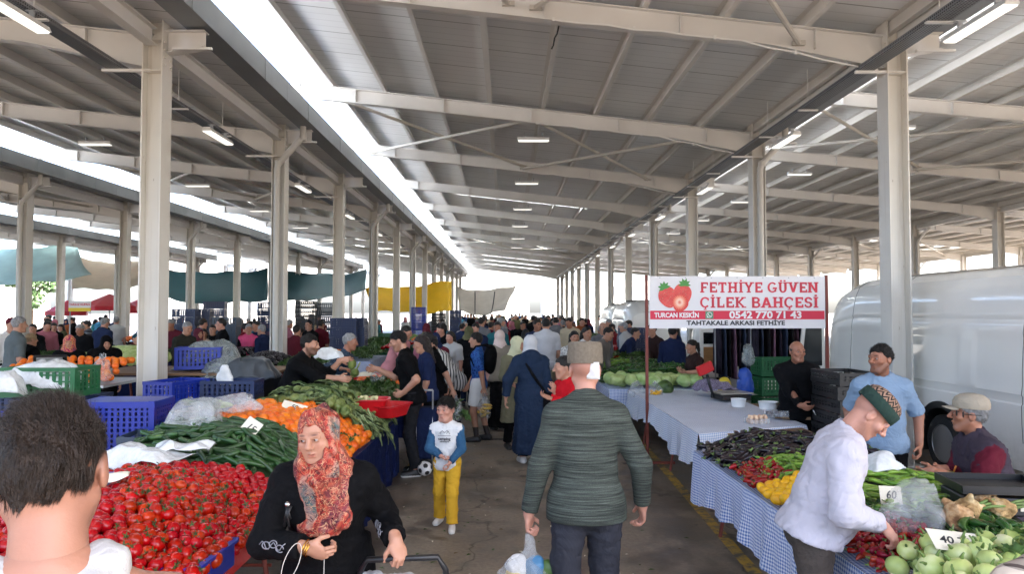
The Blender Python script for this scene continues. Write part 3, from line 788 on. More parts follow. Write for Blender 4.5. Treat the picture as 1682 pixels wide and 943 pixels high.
MAT0 = {}
def human(name_label, pos, mats, group=None, merge=False, extra=None, z=0.0, **kw):
    """builds one person. mats: dict top/bottom/hair/shoe/skin/hat. Returns the top-level body mesh; clothing are its children."""
    q = dict(DEF); q.update(kw); K = skeleton(q); vox = q['vox']; g = q['girth']; sc = q['h'] / 1.75
    parts = []                                    # (name, V, F, material, tint)
    sd = q['seed']; fem = q.get('fem', 0)
    allp = [K[a + n] for a in 'SEWTKA' for n in 'lr'] + [K['N'], K['P'], K['H']]
    # ---- body
    lo, hi = bounds(allp, .16); lo[2] = max(lo[2], -.02)
    f = Fld(lo, hi, max(vox, .009))
    torso(f, K, -.006, g, q['belly'], .05, fem=fem); arms(f, K, 0, 1.97, g); legs(f, K, 0, 1.99, g)
    for n in 'lr':
        A = K['A' + n]; fd = K['F' + n]
        if q.get('barefoot', True): f.cone(A - V3(0, 0, .03), A + fd * .09 - V3(0, 0, .055), .035, .025, .03)
        if not (q['fine'] or q.get('finehand')): put_hand(f, K, n, q['curl_' + n])
    if not q['fine']: put_head(f, K, q, False)
    if extra and 'body' in extra: extra['body'](f, K)
    V, F = f.mesh(); T = head_tint(V, K, q) if not q['fine'] else np.ones((len(V), 3))
    Vs, Fs, Ts = [V], [F], [T]
    if q['fine'] or q.get('finehand'):
        for n in 'lr':
            if q.get('skip_' + n): continue
            lo, hi = bounds([K['W' + n], K['W' + n] + K['D' + n] * .17, K['W' + n] - K['D' + n] * .06], .06)
            f = Fld(lo, hi, min(vox, .0042)); put_hand(f, K, n, q['curl_' + n]); E, W = K['E' + n], K['W' + n]
            f.cone(E + (W - E) * .6, W, .036, .029, .01); V, F = f.mesh(); Vs.append(V); Fs.append(F); Ts.append(np.ones((len(V), 3)))
    if q['fine']:
        hs_ = q.get('hs', 1.0); f = Fld(K['H'] - V3(.14, .16, .2) * hs_, K['H'] + V3(.14, .15, .16) * hs_, .0036 * hs_); put_head(f, K, q, True)
        V, F = f.mesh(); Vs.append(V); Fs.append(F); Ts.append(head_tint(V, K, q))
    o = 0; FF = []
    for V, F in zip(Vs, Fs): FF.append(F + o); o += len(V)
    parts.append(('body', np.concatenate(Vs), np.concatenate(FF), mats.get('skin', SKINS[q['skin']]), np.concatenate(Ts)))
    # ---- top
    def emit_part(nm, f, mat):
        V, F = f.mesh()
        if len(F): parts.append((nm, V, F, mat, None))
    if q['top']:
        lo, hi = bounds([K[a + n] for a in 'SEW' for n in 'lr'] + [K['N'], K['P'] - V3(0, 0, .12)], .2)
        if q['top'] == 'coat': lo[2] = q['hem'] - .03; lo[:2] -= .12; hi[:2] += .12
        f = Fld(lo, hi, vox); off = q['toff']
        torso(f, K, off, g, q['belly'], .06, up=not q.get('tank'), fem=fem)
        if q.get('tank'):
            for s_ in (-1, 1):
                sp_ = K['N'] + K['x'] * s_ * .075 - K['u'] * .02
                for e_ in (1, -1): f.cone(sp_, K['C'] + K['y'] * .085 * e_ + K['x'] * s_ * .09 + K['u'] * .06, .030, .05, .05)
            f.ell(K['N'] - K['u'] * .13 + K['y'] * .035, (.12, .06, .12), K['R'], .04)
        if q['top'] == 'coat':
            pz = K['P']; f.skirt(pz + V3(0, 0, .12), V3(pz[0] * .5, pz[1] * .5 + q.get('coat_y', 0), q['hem']), (.15 * g + off, .115 * g + off), q.get('coat_r', (.24, .21)), 7, .045, .06, sd)
        else:
            f.ell(K['P'] - K['u'] * .06, ((.160 + .01 * fem) * g + off + .012, .116 * g + off + .012, .15), K['R'], .05)
            f.plane(K['P'] + K['u'] * q['hem'], -K['u'], 0.0)
            if q.get('ragl'): pass
        arms(f, K, off, q['sleeve'], g, taper=q.get('flare', .0))
        if q.get('vneck', 1): f.ell(K['N'] + K['u'] * .04 - K['y'] * .035, (.062, .06, .06), K['R'], .01, '-')
        if q['collar']:
            f.cone(K['N'] - K['u'] * .035 + K['y'] * .01, K['N'] + K['u'] * .03 - K['y'] * .012, .066 * q['collar'], .061 * q['collar'], .02, cap=1)
            f.cone(K['N'] - K['u'] * .03, K['N'] + K['u'] * .06 - K['y'] * .014, .056, .054, .0, '-')
        f.warp(q.get('wr', .006), (9, 9, 14), sd); f.warp(q.get('wr', .006) * .7, (20, 20, 34), sd + 5, True)
        if extra and 'top' in extra: extra['top'](f, K)
        nm_ = q.get('topname', {'tee': 't_shirt', 'coat': 'coat'}.get(q['top'], q['top']))
        if mats.get('sleeve'):
            V, F = f.mesh(); c_ = V[F].mean(1); m_ = np.zeros(len(F), int)
            for n in 'lr':
                for a, b in ((K['S' + n] + K['x'] * (.012 if n == 'l' else -.012), K['E' + n]), (K['E' + n], K['W' + n])):
                    ab = b - a; t_ = np.clip(((c_ - a) @ ab) / (ab @ ab), 0, 1); m_ |= (np.linalg.norm(c_ - a - t_[:, None] * ab, axis=1) < .052 + off).astype(int)
            parts.append((nm_, V, F, [mats['top'], mats['sleeve']], m_))
        else: emit_part(nm_, f, mats['top'])
    if q['bottom']:
        lo, hi = bounds([K[a + n] for a in 'TKA' for n in 'lr'] + [K['P']], .2); lo[2] = max(lo[2], -.01); hi[2] = K['P'][2] + .16
        if q['bottom'] == 'skirt': lo[:2] -= .1; hi[:2] += .1
        f = Fld(lo, hi, vox); off = q['boff']
        f.ell(K['P'] - K['u'] * .02, ((.155 + .01 * fem) * g + min(off, .012), .110 * g + min(off, .012), .13), K['R'], .05)
        if q['bottom'] == 'skirt':
            zz = q.get('skirt_z', .1); f.skirt(K['P'] + V3(0, 0, .05), V3((K['Al'][0] + K['Ar'][0]) / 2, (K['Al'][1] + K['Ar'][1]) / 2, zz), (.15 * g + off, .115 * g + off), q.get('skirt_r', (.23, .22)), 8, .05, .05, sd)
        else: legs(f, K, off, 1.3 * 0 + (q.get('leg', 1.96)), g, rb=q.get('cuff', .012))
        f.plane(K['P'] + K['u'] * .10, K['u'])
        f.warp(.007, (7, 7, 11), sd + 2); f.warp(.005, (17, 17, 30), sd + 8, True)
        emit_part(q['bottom'], f, mats['bottom'])
    # ---- shoes
    if q.get('shoes', 1):
        for n in 'lr':
            A, fd = K['A' + n], K['F' + n]; gz = V3(0, 0, 1); b0 = A[2] - .085
            lo, hi = bounds([A - fd * .07, A + fd * .2], .07); lo[2] = b0 - .005; hi[2] = A[2] + .06
            f = Fld(lo, hi, min(vox, .009)); h = A * V3(1, 1, 0) + V3(0, 0, b0)
            f.cone(h - fd * .035 + gz * .04, h + fd * .14 + gz * .032, .041, .037, .02, sq=(gz, 1.0)); f.cone(h - fd * .02 + gz * .05, A + gz * .0, .042, .04, .03)
            f.cone(h + fd * .05 + gz * .045, h + fd * .13 + gz * .03, .045, .04, .03)
            f.plane((0, 0, b0 + .002), (0, 0, -1)); f.plane(A + gz * .012, (0, 0, 1))
            V, F = f.mesh()
            mi = (V[F].mean(1)[:, 2] < b0 + .024).astype(int) if mats.get('sole') else None
            parts.append(('shoe', V, F, [mats['shoe'], mats['sole']] if mats.get('sole') else mats['shoe'], mi))
    # ---- hair
    hs = q.get('hs', 1.0); R, H = K['Rh'], K['H']; L = lambda x, y, zz: H + (R[0] * x + R[1] * y + R[2] * zz) * hs
    hk = q['hair']
    if hk:
        f = Scaled(Fld(H - V3(.2, .2, .34) * hs, H + V3(.2, .22, .2) * hs, .0055 if q['fine'] else min(vox, .010)), hs)
        th = q.get('hth', .008)
        f.ell(L(0, .014, .032), (.074 + th, .094 + th, .088 + th), R, .0)
        if hk in ('short', 'bun', 'ponytail', 'long'):
            hl = q.get('hairline', 0.0)
            back = Scaled(Fld(f.f.lo, [a[-1] for a in f.f.ax], f.f.h), hs); back.ell(L(0, .014, .028), (.073 + th * .8, .094 + th, .088 + th), R, 0); back.plane(L(0, .030, 0), -R[1]); back.plane(L(0, 0, -.070), -R[2])
            n_ = R[1] * .59 + R[2] * .81; f.plane(H + n_ * (.006 + hl) * hs, -n_, .012); mn = [min(a, b) for a, b in zip(f.f.D.shape, back.f.D.shape)]
            sl_ = tuple(slice(0, k_) for k_ in mn); f.f.D[sl_] = np.minimum(f.f.D[sl_], back.f.D[sl_])
            f.ell(L(0, -.102, .0 + q.get('fringe', 0)), (.062, .045, .066), R, .015, '-')
            if not fem:
                for s in (-1, 1): f.ell(L(s * .062, -.085, .052), (.028, .035, .030), R, .015, '-')
            if q['fine'] or True:
                for s in (-1, 1): f.ell(L(s * .085, .010, -.014), (.022, .024, .034), R, .01, '-')
        elif hk == 'bald':
            n_ = R[2]; f.plane(H + n_ * .052 + R[1] * .05, n_ * .9 - R[1] * .3, .01); f.ell(L(0, -.07, .0), (.085, .085, .12), R, .01, '-'); f.plane(H - R[2] * .06, -R[2], .01)
        if hk == 'long':
            for s in (-1, 1): f.cone(L(s * .055, .045, .0), K['N'] + K['y'] * .07 + K['x'] * s * .06 - K['u'] * .08, .042, .03, .04)
            f.cone(L(0, .07, 0), K['N'] + K['y'] * .10 - K['u'] * .12, .06, .04, .05)
        if hk == 'bun': f.ell(L(0, .125, .0), (.04, .035, .04), R, .02)
        if hk == 'ponytail': f.cone(L(0, .115, .03), L(0, .13, -.16), .035, .018, .02)
        f.warp(.0045 if q['fine'] else .007, (30, 30, 30), sd); f.warp(.003, (60, 60, 40), sd + 3, True)
        emit_part('hair', f, mats['hair'])
    if q['hat'] == 'hijab':
        lo, hi = bounds([H, K['N'], K['Sl'], K['Sr']], .24)
        f = Fld(lo, hi, min(vox, .009)); th = .018
        f.ell(L(0, .018, .028), (.076 + th, .098 + th, .09 + th), R, .0); f.ell(L(0, -.02, -.06), (.06 + th, .075 + th, .075 + th), R, .04)
        f.cone(L(0, .0, -.06), K['N'], .08, .085, .05)
        d = q.get('drape', .16)
        f.cone(K['N'] - K['y'] * .01, K['N'] - K['u'] * d - K['y'] * .06, .095, .11, .06, sq=(K['y'], .8)); f.cone(K['N'], K['N'] - K['u'] * d * .8 + K['y'] * .05, .09, .10, .06, sq=(K['y'], .8))
        for n in 'lr': f.cone(K['N'], K['N'] + (K['S' + n] - K['N']) * .7, .075, .06, .05)
        f.ell(L(0, -.105, -.012), (.052, .062, .074), R, .012, '-')
        if extra and 'hat' in extra: extra['hat'](f, K, L)
        f.warp(.008, (12, 12, 8), sd + 1); f.warp(.006, (22, 22, 14), sd + 4, True)
        if q.get('folds'): f.warp(q['folds'], (24, 24, 3.5), sd + 6, True)
        emit_part('headscarf', f, mats['hat'])
    if extra and 'parts' in extra: extra['parts'](parts, K, Fld, L)
    # ---- objects
    rot = Matrix.Rotation(RAD(q['rz']), 4, 'Z')
    if merge:
        o = 0; VV, FF, MI, TT, MM = [], [], [], [], []
        for nm, V, F, mt, tn in parts:
            mt = mt[0] if isinstance(mt, list) else mt
            if mt not in MM: MM.append(mt)
            VV.append(V); FF.append(F + o); MI.append(np.full(len(F), MM.index(mt))); o += len(V)
            TT.append(tn if nm == 'body' else np.ones((len(V), 3)))
        me = npmesh('person', np.concatenate(VV) * sc, np.concatenate(FF), MM, np.concatenate(MI), np.concatenate(TT))
        ob = link('person', me, None, (pos[0], pos[1], z), (0, 0, RAD(q['rz'])))
        tag(ob, name_label, 'person', group); ob['_k'] = 0; del ob['_k']
        return ob, K, sc
    ob = None
    for nm, V, F, mt, tn in parts:
        me = npmesh(nm, V * sc, F, mt, tn if nm != 'body' else None, tn if nm == 'body' else None)
        if nm == 'body': ob = link('person', me, None, (pos[0], pos[1], z), (0, 0, RAD(q['rz']))); tag(ob, name_label, 'person', group)
        else: link(nm, me, ob)
    if q['fine'] or q.get('eyes'):
        gz = q.get('gaze', (0, 0))
        for s in (-1, 1):
            c = (L(s * .0305, -.0785, .0095)) * sc;  dz = R[0] * math.sin(RAD(gz[0])) - R[1] * math.cos(RAD(gz[0])) + R[2] * math.sin(RAD(gz[1]))
            Rq = Vector(dz).to_track_quat('Z', 'Y').to_matrix(); r = .0150 * sc * hs
            m = MB(); prof = [(max(r * math.sin(t), .0001), r * math.cos(t)) for t in [math.pi * i / 24 for i in range(25)]]
            m.lathe(prof, 20, tuple(c), Rq)
            k = len(m.f); m.m = [1 if i // 20 < 4 else 0 for i in range(k)]; m.m[-2] = 1; m.m[-1] = 0
            m.build('eye', [EYEW, IRIS], ob, True)
    return ob, K, sc
def tgt(p, pos, rz, h):
    """a place in the hall -> a person's own reference coordinates"""
    d = Matrix.Rotation(RAD(-rz), 3, 'Z') @ (Vector(p) - Vector((pos[0], pos[1], 0))); s_ = 1.75 / h; return (d.x * s_, d.y * s_, d.z * s_)
def world(v, pos, rz, sc): return Matrix.Rotation(RAD(rz), 3, 'Z') @ (Vector([float(x) for x in v]) * sc) + Vector((pos[0], pos[1], 0))
def strands(ob, K, sc, n, mat, L0=.02, w=.0011, comb=(0, .3, -.6), seed=1, lift=.55, rr=.18, mask=None):
    """short tapered blades of hair rising from the hair child of a person"""
    hc = [c for c in KIDS[ob.name] if c.name.startswith('hair')][0]; me = hc.data
    V = np.zeros(len(me.vertices) * 3, np.float32); me.vertices.foreach_get('co', V); V = V.reshape(-1, 3).astype(float)
    F = np.zeros(len(me.polygons) * 4, np.int32); me.polygons.foreach_get('vertices', F); F = F.reshape(-1, 4)
    N = vnorm(V, F); R = np.random.RandomState(seed); i = R.randint(0, len(F), n); a, b = R.rand(n, 1), R.rand(n, 1)
    p = V[F[i, 0]] * (1 - a) * (1 - b) + V[F[i, 1]] * a * (1 - b) + V[F[i, 2]] * a * b + V[F[i, 3]] * (1 - a) * b; nn = N[F[i, 0]]
    Rh = K['Rh']; lc = (p / sc - K['H']) @ Rh.T
    if mask is not None: k = mask(lc); p, nn, lc = p[k], nn[k], lc[k]; n = len(p)
    cd = np.array(comb)[None] + R.randn(n, 3) * rr + (rr * 1.6) * np.stack([vnoise(lc[:, 0] * 25, lc[:, 1] * 25, lc[:, 2] * 25), vnoise(lc[:, 0] * 25 + 9, lc[:, 1] * 25, lc[:, 2] * 25), 0 * lc[:, 0]], 1)
    cd = cd @ Rh; tg = cd - nn * (cd * nn).sum(1, keepdims=True); tg /= np.linalg.norm(tg, axis=1, keepdims=True) + 1e-9
    Ln = L0 * (.6 + .8 * R.rand(n, 1)); sd = np.cross(tg, nn)
    p0 = p - nn * .003; p1 = p + (tg * .55 + nn * lift) * Ln * .5; p2 = p + (tg * 1.1 + nn * lift * .6) * Ln
    VV = np.concatenate([p0 - sd * w, p0 + sd * w, p1 + sd * w * .9, p1 - sd * w * .9, p2 + sd * w * .25, p2 - sd * w * .25]); q = np.arange(n)
    FF = np.concatenate([np.stack([q, q + n, q + 2 * n, q + 3 * n], 1), np.stack([q + 3 * n, q + 2 * n, q + 4 * n, q + 5 * n], 1)])
    link('strands', npmesh('strands', VV, FF, mat), hc)
# ================================================================= produce
def produce_mat(name, stops, scale=6, rough=.3, rnd_=.12, hue=.01, bump=None, coat=0, spec=.5):
    t = NT(name); v = t.co('Object'); loc = t.n('ObjectInfo').outputs['Location']
    vv = t.n('VectorMath', {0: v, 1: t.n('VectorMath', {0: loc, 1: (13, 17, 11)}, operation='MULTIPLY').outputs[0]}, operation='ADD').outputs[0]
    c = t.ramp(t.noise(vv, scale, 3), stops); c = t.rand(c, rnd_, hue)
    if bump: t.bump(t.noise(vv, bump[0], 3), bump[1], bump[2])
    t.b.inputs['Specular IOR Level'].default_value = spec
    t.b.inputs['Coat Weight'].default_value = coat; t.b.inputs['Coat Roughness'].default_value = .1
    return t.done(c, rough)
TOM = produce_mat('tomato_skin', [(.35, S(150, 16, 5)), (.6, S(176, 27, 8)), (.78, S(196, 74, 18))], 8, .18, .14, .006, spec=.34)
CALYX = M('calyx_green', S(58, 76, 32), .7, rand=.25)
ORA = produce_mat('orange_peel', [(.3, S(220, 98, 6)), (.7, S(236, 124, 12))], 5, .42, .08, .008, (180, .35, .003))
LEM = produce_mat('lemon_peel', [(.3, S(220, 160, 10)), (.7, S(232, 184, 26))], 5, .4, .06, .006, (160, .3, .003))
CUC = produce_mat('cucumber_skin', [(.32, S(26, 52, 22)), (.6, S(42, 78, 34)), (.78, S(96, 124, 66))], 9, .36, .25, .012, (70, .35, .004))
COURG = produce_mat('courgette_skin', [(.3, S(120, 150, 70)), (.7, S(170, 190, 110))], 9, .4, .15, .01)
AUB = produce_mat('aubergine_skin', [(.3, S(14, 8, 14)), (.7, S(26, 12, 24))], 5, .22, .3, .02, coat=.1)
GPEP = produce_mat('green_pepper_skin', [(.3, S(90, 128, 36)), (.6, S(120, 156, 50)), (.8, S(148, 170, 74))], 5, .3, .22, .015)
DPEP = produce_mat('dark_pepper_skin', [(.3, S(34, 72, 26)), (.7, S(52, 92, 34))], 5, .25, .25, .015, coat=.1)
RPEP = produce_mat('red_pepper_skin', [(.3, S(120, 8, 10)), (.7, S(158, 18, 16))], 5, .25, .2, .012)
KOHL = produce_mat('kohlrabi_skin', [(.3, S(152, 172, 88)), (.55, S(184, 198, 122)), (.75, S(220, 222, 180))], 7, .4, .1, .01)
CELR = produce_mat('celeriac_skin', [(.3, S(120, 84, 50)), (.5, S(178, 140, 94)), (.7, S(214, 190, 150))], 26, .8, .1, .01, (40, 1.0, .02))
CABB = produce_mat('cabbage_leaf', [(.3, S(150, 176, 96)), (.55, S(182, 202, 130)), (.8, S(214, 222, 170))], 9, .45, .1, .015, (14, .6, .02))
LEAF = produce_mat('leaf_green', [(.3, S(42, 70, 28)), (.6, S(70, 98, 42)), (.8, S(104, 128, 66))], 8, .5, .2, .015, (20, .4, .01))
ARTL = produce_mat('artichoke_leaf', [(.3, S(70, 88, 46)), (.6, S(98, 114, 66)), (.8, S(132, 144, 94))], 10, .55, .2, .01, (24, .5, .01))
ARTH = produce_mat('artichoke_head', [(.3, S(92, 110, 52)), (.7, S(132, 142, 80))], 12, .5, .15, .01)
CARR = produce_mat('carrot_skin', [(.3, S(214, 92, 24)), (.7, S(232, 116, 44))], 9, .5, .12, .01)
EGGM = produce_mat('egg_shell', [(.3, S(216, 176, 140)), (.7, S(232, 200, 170))], 4, .5, .12, .01)
STEMG = M('stem_green', S(96, 120, 58), .6, rand=.2)
def blob_mesh(name, prof, mats, n=14, lobes=0, amp=0, smooth_=True):
    m = MB(); m.lathe(prof, n, lobes=lobes, lobe_amp=amp); return m.mesh(name, mats, smooth_)
def arc(r, zs=1, n=9): return [(max(r * math.sin(math.pi * i / n), .0004), -r * zs * math.cos(math.pi * i / n)) for i in range(n + 1)]
def tom_mesh(n=14, k=9):
    pr = [(max(.034 * math.sin(math.pi * i / k) ** .9, .0005), -.029 * math.cos(math.pi * i / k) - (.006 if i == k else 0)) for i in range(k + 1)]
    return blob_mesh('tomato', pr, [TOM], n, 5, .018)
TOMM = tom_mesh(); 
def calyx_mesh():
    m = MB()
    for i in range(5):
        t = 2 * math.pi * i / 5 + .2; c, s = math.cos(t), math.sin(t); pts = []
        for r, z, w in ((.002, .026, .003), (.009, .0285, .0034), (.016, .028, .0022), (.021, .031, .0005)):
            pts.append((Vector((c * r - s * w, s * r + c * w, z)), Vector((c * r + s * w, s * r - c * w, z))))
        for a, b in zip(pts, pts[1:]): m.add([a[0], a[1], b[1], b[0]], [(0, 1, 2, 3)])
    m.tube([(0, 0, .025), (.002, 0, .034), (.008, .002, .042)], [.0028, .0022, .0026], 6)
    return m.mesh('calyx', [CALYX], False, None, False)
CALM = calyx_mesh()
def long_mesh(name, L, r, bend, mats, taper=.5, stem=None, n=9, k=9, tip=.3, wob=.0, seed=0):
    """a long fruit lying along x"""
    R = random.Random(seed); m = MB(); pts = []; rs = []
    for i in range(k + 1):
        t = i / k; x = (t - .5) * L; pts.append((x, bend * (1 - (2 * t - 1) ** 2) + wob * math.sin(5 * t + seed), 0))
        e = min(1, (t / .10) ** .5 if t < .10 else 1, ((1 - t) / tip) ** taper if t > 1 - tip else 1)
        rs.append(max(r * e * (1 + .06 * math.sin(9 * t + seed)), r * .08))
    m.tube(pts, rs, n, 0)
    if stem:
        p0 = Vector(pts[0]); m.tube([p0 + Vector((.004, 0, 0)), p0 + Vector((-stem[0] * .5, .003, .002)), p0 + Vector((-stem[0], .002, .006))], [r * stem[1], r * .25, r * .28], 6, 1)
    return m.mesh(name, mats, True)
CUCM = [long_mesh('cucumber', .19 + .03 * i, .0165 + .0012 * i, b, [CUC], .6, None, 9, 10, .14, .002, i) for i, b in enumerate((.0, .022, -.012))]
AUBM = [long_mesh('aubergine', .15 + .02 * i, .022, b, [AUB, STEMG], .55, (.03, .75), 10, 9, .35, .0, i) for i, b in enumerate((.012, .028, -.02))]
GPM = [long_mesh('green_pepper', .13 + .02 * i, .0115, b, [GPEP, STEMG], .9, (.03, .6), 8, 9, .55, .004, i) for i, b in enumerate((.012, .026, -.02, .004))]
DPM = [long_mesh('dark_green_pepper', .13 + .015 * i, .021, b, [DPEP, STEMG], .8, (.03, .55), 9, 8, .5, .003, i) for i, b in enumerate((.012, -.02))]
RPM = [long_mesh('red_pepper', .062 + .01 * i, .017, b, [RPEP, STEMG], .7, (.016, .5), 9, 7, .5, .002, i) for i, b in enumerate((.004, -.006))]
ORM = blob_mesh('orange', arc(.041, .96, 10), [ORA], 16)
LEMM = blob_mesh('lemon', [(.0005, -.046), (.007, -.042), (.02, -.034), (.029, -.016), (.031, .0), (.029, .016), (.02, .033), (.008, .042), (.0005, .045)], [LEM], 14)
def kohl_mesh(seed):
    R = random.Random(seed); m = MB(); m.lathe([(max(.052 * math.sin(math.pi * i / 12) ** .85, .001), -.044 * math.cos(math.pi * i / 12)) for i in range(13)], 18, lobes=6, lobe_amp=.03)
    for i in range(4):
        t = i * 1.57 + R.uniform(-.4, .4); c, s = math.cos(t), math.sin(t); L = R.uniform(.004, .022)
        m.tube([(c * .026, s * .026, .028), (c * .04, s * .04, .048), (c * (.045 + L * .5), s * (.045 + L * .5), .048 + L * .5)], [.009, .005, .0035], 6, 1)
    m.tube([(0, 0, -.038), (0, 0, -.055)], [.014, .009], 8, 2); return m.mesh('kohlrabi', [KOHL, STEMG, M('cut_stalk', S(206, 200, 160), .7)], True)
KOHM = [kohl_mesh(i) for i in range(3)]
def leaf_mesh(name, L, W, n=8, curl=.35, ruff=.12, mats=None, seed=0, stem=.02, cup=.25):
    """one real leaf: a ruffled blade with a raised midrib, lying along x from its stalk"""
    R = random.Random(seed); m = MB(); ph = R.uniform(0, 6)
    def fn(u, v):
        w = W * (math.sin(math.pi * min(1, u * .92 + .06)) ** .7) * (1 + .18 * math.sin(u * 34 + ph)); y = (v - .5) * 2
        z = curl * L * (u - u * u * 1.5) + cup * abs(y) * w + ruff * W * math.sin(u * 22 + ph + 2 * y) * abs(y)
        return (u * L, y * w * .5, z - (.004 if abs(y) < .05 else 0))
    m.grid(fn, n * 2, 6); m.tube([(-.3 * L if stem else 0, 0, -.02), (0, 0, -.003), (L * .5, 0, curl * L * .12), (L * .9, 0, curl * L * (.9 - 1.215))], [.007 + stem * .1, .006 + stem * .08, .004, .0015], 6, 1)
    o = m.mesh(name, mats, True, None, False); return o
LEAFM = [leaf_mesh('leaf', .16 + .03 * i, .09, 8, .3 + .1 * i, .15, [LEAF, STEMG], i) for i in range(3)]
ARTLM = [leaf_mesh('artichoke_leaf', .34 + .06 * i, .085, 9, .25 + .12 * i, .10, [ARTL, M('art_stem', S(150, 166, 118), .6)], 10 + i, .05) for i in range(3)]
def head_mesh():
    m = MB(); m.lathe(arc(.042, 1.05, 8), 12)
    for ring in range(6):
        z = -.034 + ring * .0135; r = .047 * math.sqrt(max(0.04, 1 - (z / .052) ** 2))
        for j in range(9):
            t = 2 * math.pi * (j + ring * .5) / 9; c, s = math.cos(t), math.sin(t)
            a = Vector((c * r, s * r, z)); w = Vector((-s, c, 0)) * .016; up = Vector((c * .004 - c * .012 * (ring / 5), s * .004 - s * .012 * (ring / 5), .027))
            m.add([a - w * .7, a + w * .7, a + up * .6 + w + Vector((c, s, 0)) * .004, a + up * 1.1 + Vector((c, s, 0)) * .004, a + up * .6 - w + Vector((c, s, 0)) * .004], [(0, 1, 2, 3, 4)])
    m.tube([(0, 0, -.04), (.005, 0, -.1), (.01, .006, -.18)], .011, 8); return m.mesh('artichoke', [ARTH], True, 50, False)
ARTM = head_mesh()
def lump(name, r, seed, mats, amp=.18, sc=22, hairs=0, vox=None, sq=(1, 1, 1)):
    f = Fld((-r * 1.6,) * 3, (r * 1.6,) * 3, vox or r / 9); f.ell((0, 0, 0), (r * sq[0], r * sq[1], r * sq[2])); f.warp(r * amp, (sc,) * 3, seed); f.warp(r * amp * .5, (sc * 2.4,) * 3, seed + 3)
    V, F = f.mesh(); return npmesh(name, V, F, mats)
CELM = [lump('celeriac', .062, i, [CELR], .28, 24, sq=(1, .85, .8)) for i in range(3)]
CABM = [lump('cabbage', .10, 20 + i, [CABB], .10, 14, sq=(1, 1, .8)) for i in range(2)]
EGG = blob_mesh('egg', [(.0005, -.026), (.012, -.023), (.019, -.012), (.0215, 0), (.019, .014), (.012, .025), (.0005, .031)], [EGGM], 12)
def put(me, name, p, rot, label, cat, group=None, s=1.0):
    o = link(name, me, None, p, rot); o.scale = (s, s, s); return tag(o, label, cat, group)
def hexpts(x0, x1, y0, y1, sp, jit, inside=lambda x, y: True):
    pts = []; j = 0; y = y0
    while y <= y1:
        x = x0 + (sp / 2 if j % 2 else 0)
        while x <= x1:
            a, b = x + U(-jit, jit) * sp, y + U(-jit, jit) * sp
            if inside(a, b): pts.append((a, b))
            x += sp
        y += sp * .866; j += 1
    return pts
def slope_rot(fn, x, y):
    e = .03; n = Vector((-(fn(x + e, y) - fn(x - e, y)) / (2 * e), -(fn(x, y + e) - fn(x, y - e)) / (2 * e), 1)).normalized(); return n
def lay(me, name, x, y, fn, dz, yaw, label, cat, group, tilt=.2, s=1.0, roll=None):
    """a long fruit or leaf resting on the heap surface fn"""
    n = slope_rot(fn, x, y); d = Vector((math.cos(yaw), math.sin(yaw), 0)); d = (d - n * d.dot(n)).normalized(); d = (d + n * U(-tilt, tilt)).normalized()
    b = n.cross(d).normalized(); n2 = d.cross(b); M_ = Matrix((d, b, n2)).transposed()
    M_ = M_ @ Matrix.Rotation(U(-.5, .5) if roll is None else roll, 3, 'X')
    o = link(name, me, None, (x, y, fn(x, y) + dz)); o.rotation_euler = M_.to_euler(); o.scale = (s, s, s); return tag(o, label, cat, group)
def heap_base(name, fn, x0, x1, y0, y1, zb, mat, label, cat, drop=.03, n=30):  # one mound per heap; its colour stands for the shade between the pieces
    """the solid lower part of a heap: its own lumpy surface down to the table"""
    m = MB(); nx = ny = n
    def f(u, v):
        x, y = x0 + (x1 - x0) * u, y0 + (y1 - y0) * v; e = 0 < u < 1 and 0 < v < 1
        return (x, y, fn(x, y) - drop + (U(-.008, .008)) if e else zb)
    m.grid(f, nx, ny); o = m.build(name, mat, None, True, None, None, None, False); return tag(o, label, cat, None, 'stuff')
# ================================================================= stalls, crates, bags
def gingham(name, a, b, period, dirt=.08):
    t = NT(name); v = t.co('Object'); g = t.n('NewGeometry').outputs['Normal']
    vv = t.n('VectorMath', {0: v, 1: t.n('VectorMath', {0: t.noise(v, 2.5, 3, out=1), 1: (.05, .05, .05)}, operation='MULTIPLY').outputs[0]}, operation='ADD').outputs[0]
    p = t.n('SeparateXYZ', {'Vector': vv}); n = t.n('SeparateXYZ', {'Vector': g}); tot = None
    for i in range(3):
        s_ = t.math('LESS_THAN', t.math('FRACT', t.math('MULTIPLY', p.outputs[i], 1 / period)), .5)
        w = t.math('LESS_THAN', t.math('ABSOLUTE', n.outputs[i]), .6)
        q = t.math('MULTIPLY', s_, w); tot = q if tot is None else t.math('ADD', tot, q)
    c = t.mix(t.math('MULTIPLY', tot, .5), a, b); c = t.vary(c, v, 3, dirt)
    t.bump(t.noise(v, 5, 3), .35, .03); return t.done(c, .6)
GING = gingham('blue_gingham', S(226, 230, 238), S(60, 104, 176), .022)
GING2 = gingham('pale_gingham', S(236, 237, 238), S(150, 170, 204), .022, .05)
WOOD = M('old_wood', S(120, 92, 66), .7, var=(4, .2), scale=(1, 8, 8), bump=(20, .3))
RUST = M('rust_red_steel', S(112, 50, 40), .55, .2, var=(8, .25))
BLUEP = M('blue_plastic', S(18, 42, 142), .35, var=(3, .12), rand=.06)
NAVYP = M('navy_plastic', S(24, 40, 78), .4, var=(3, .12), rand=.12)
GREENP = M('green_plastic', S(36, 98, 58), .4, var=(3, .12), rand=.06)
BLACKP = M('black_plastic', S(22, 22, 24), .42, var=(3, .1))
REDP = M('red_plastic', S(190, 22, 30), .32, var=(3, .08))
WHITEP = M('white_plastic', S(226, 226, 224), .4, var=(3, .05))
PAPER = M('card_paper', S(222, 216, 198), .8, var=(6, .05))
INK = M('marker_ink', (.02, .02, .025), .6)
FILM = plastic_film('clear_film', (.60, .62, .63), .24)
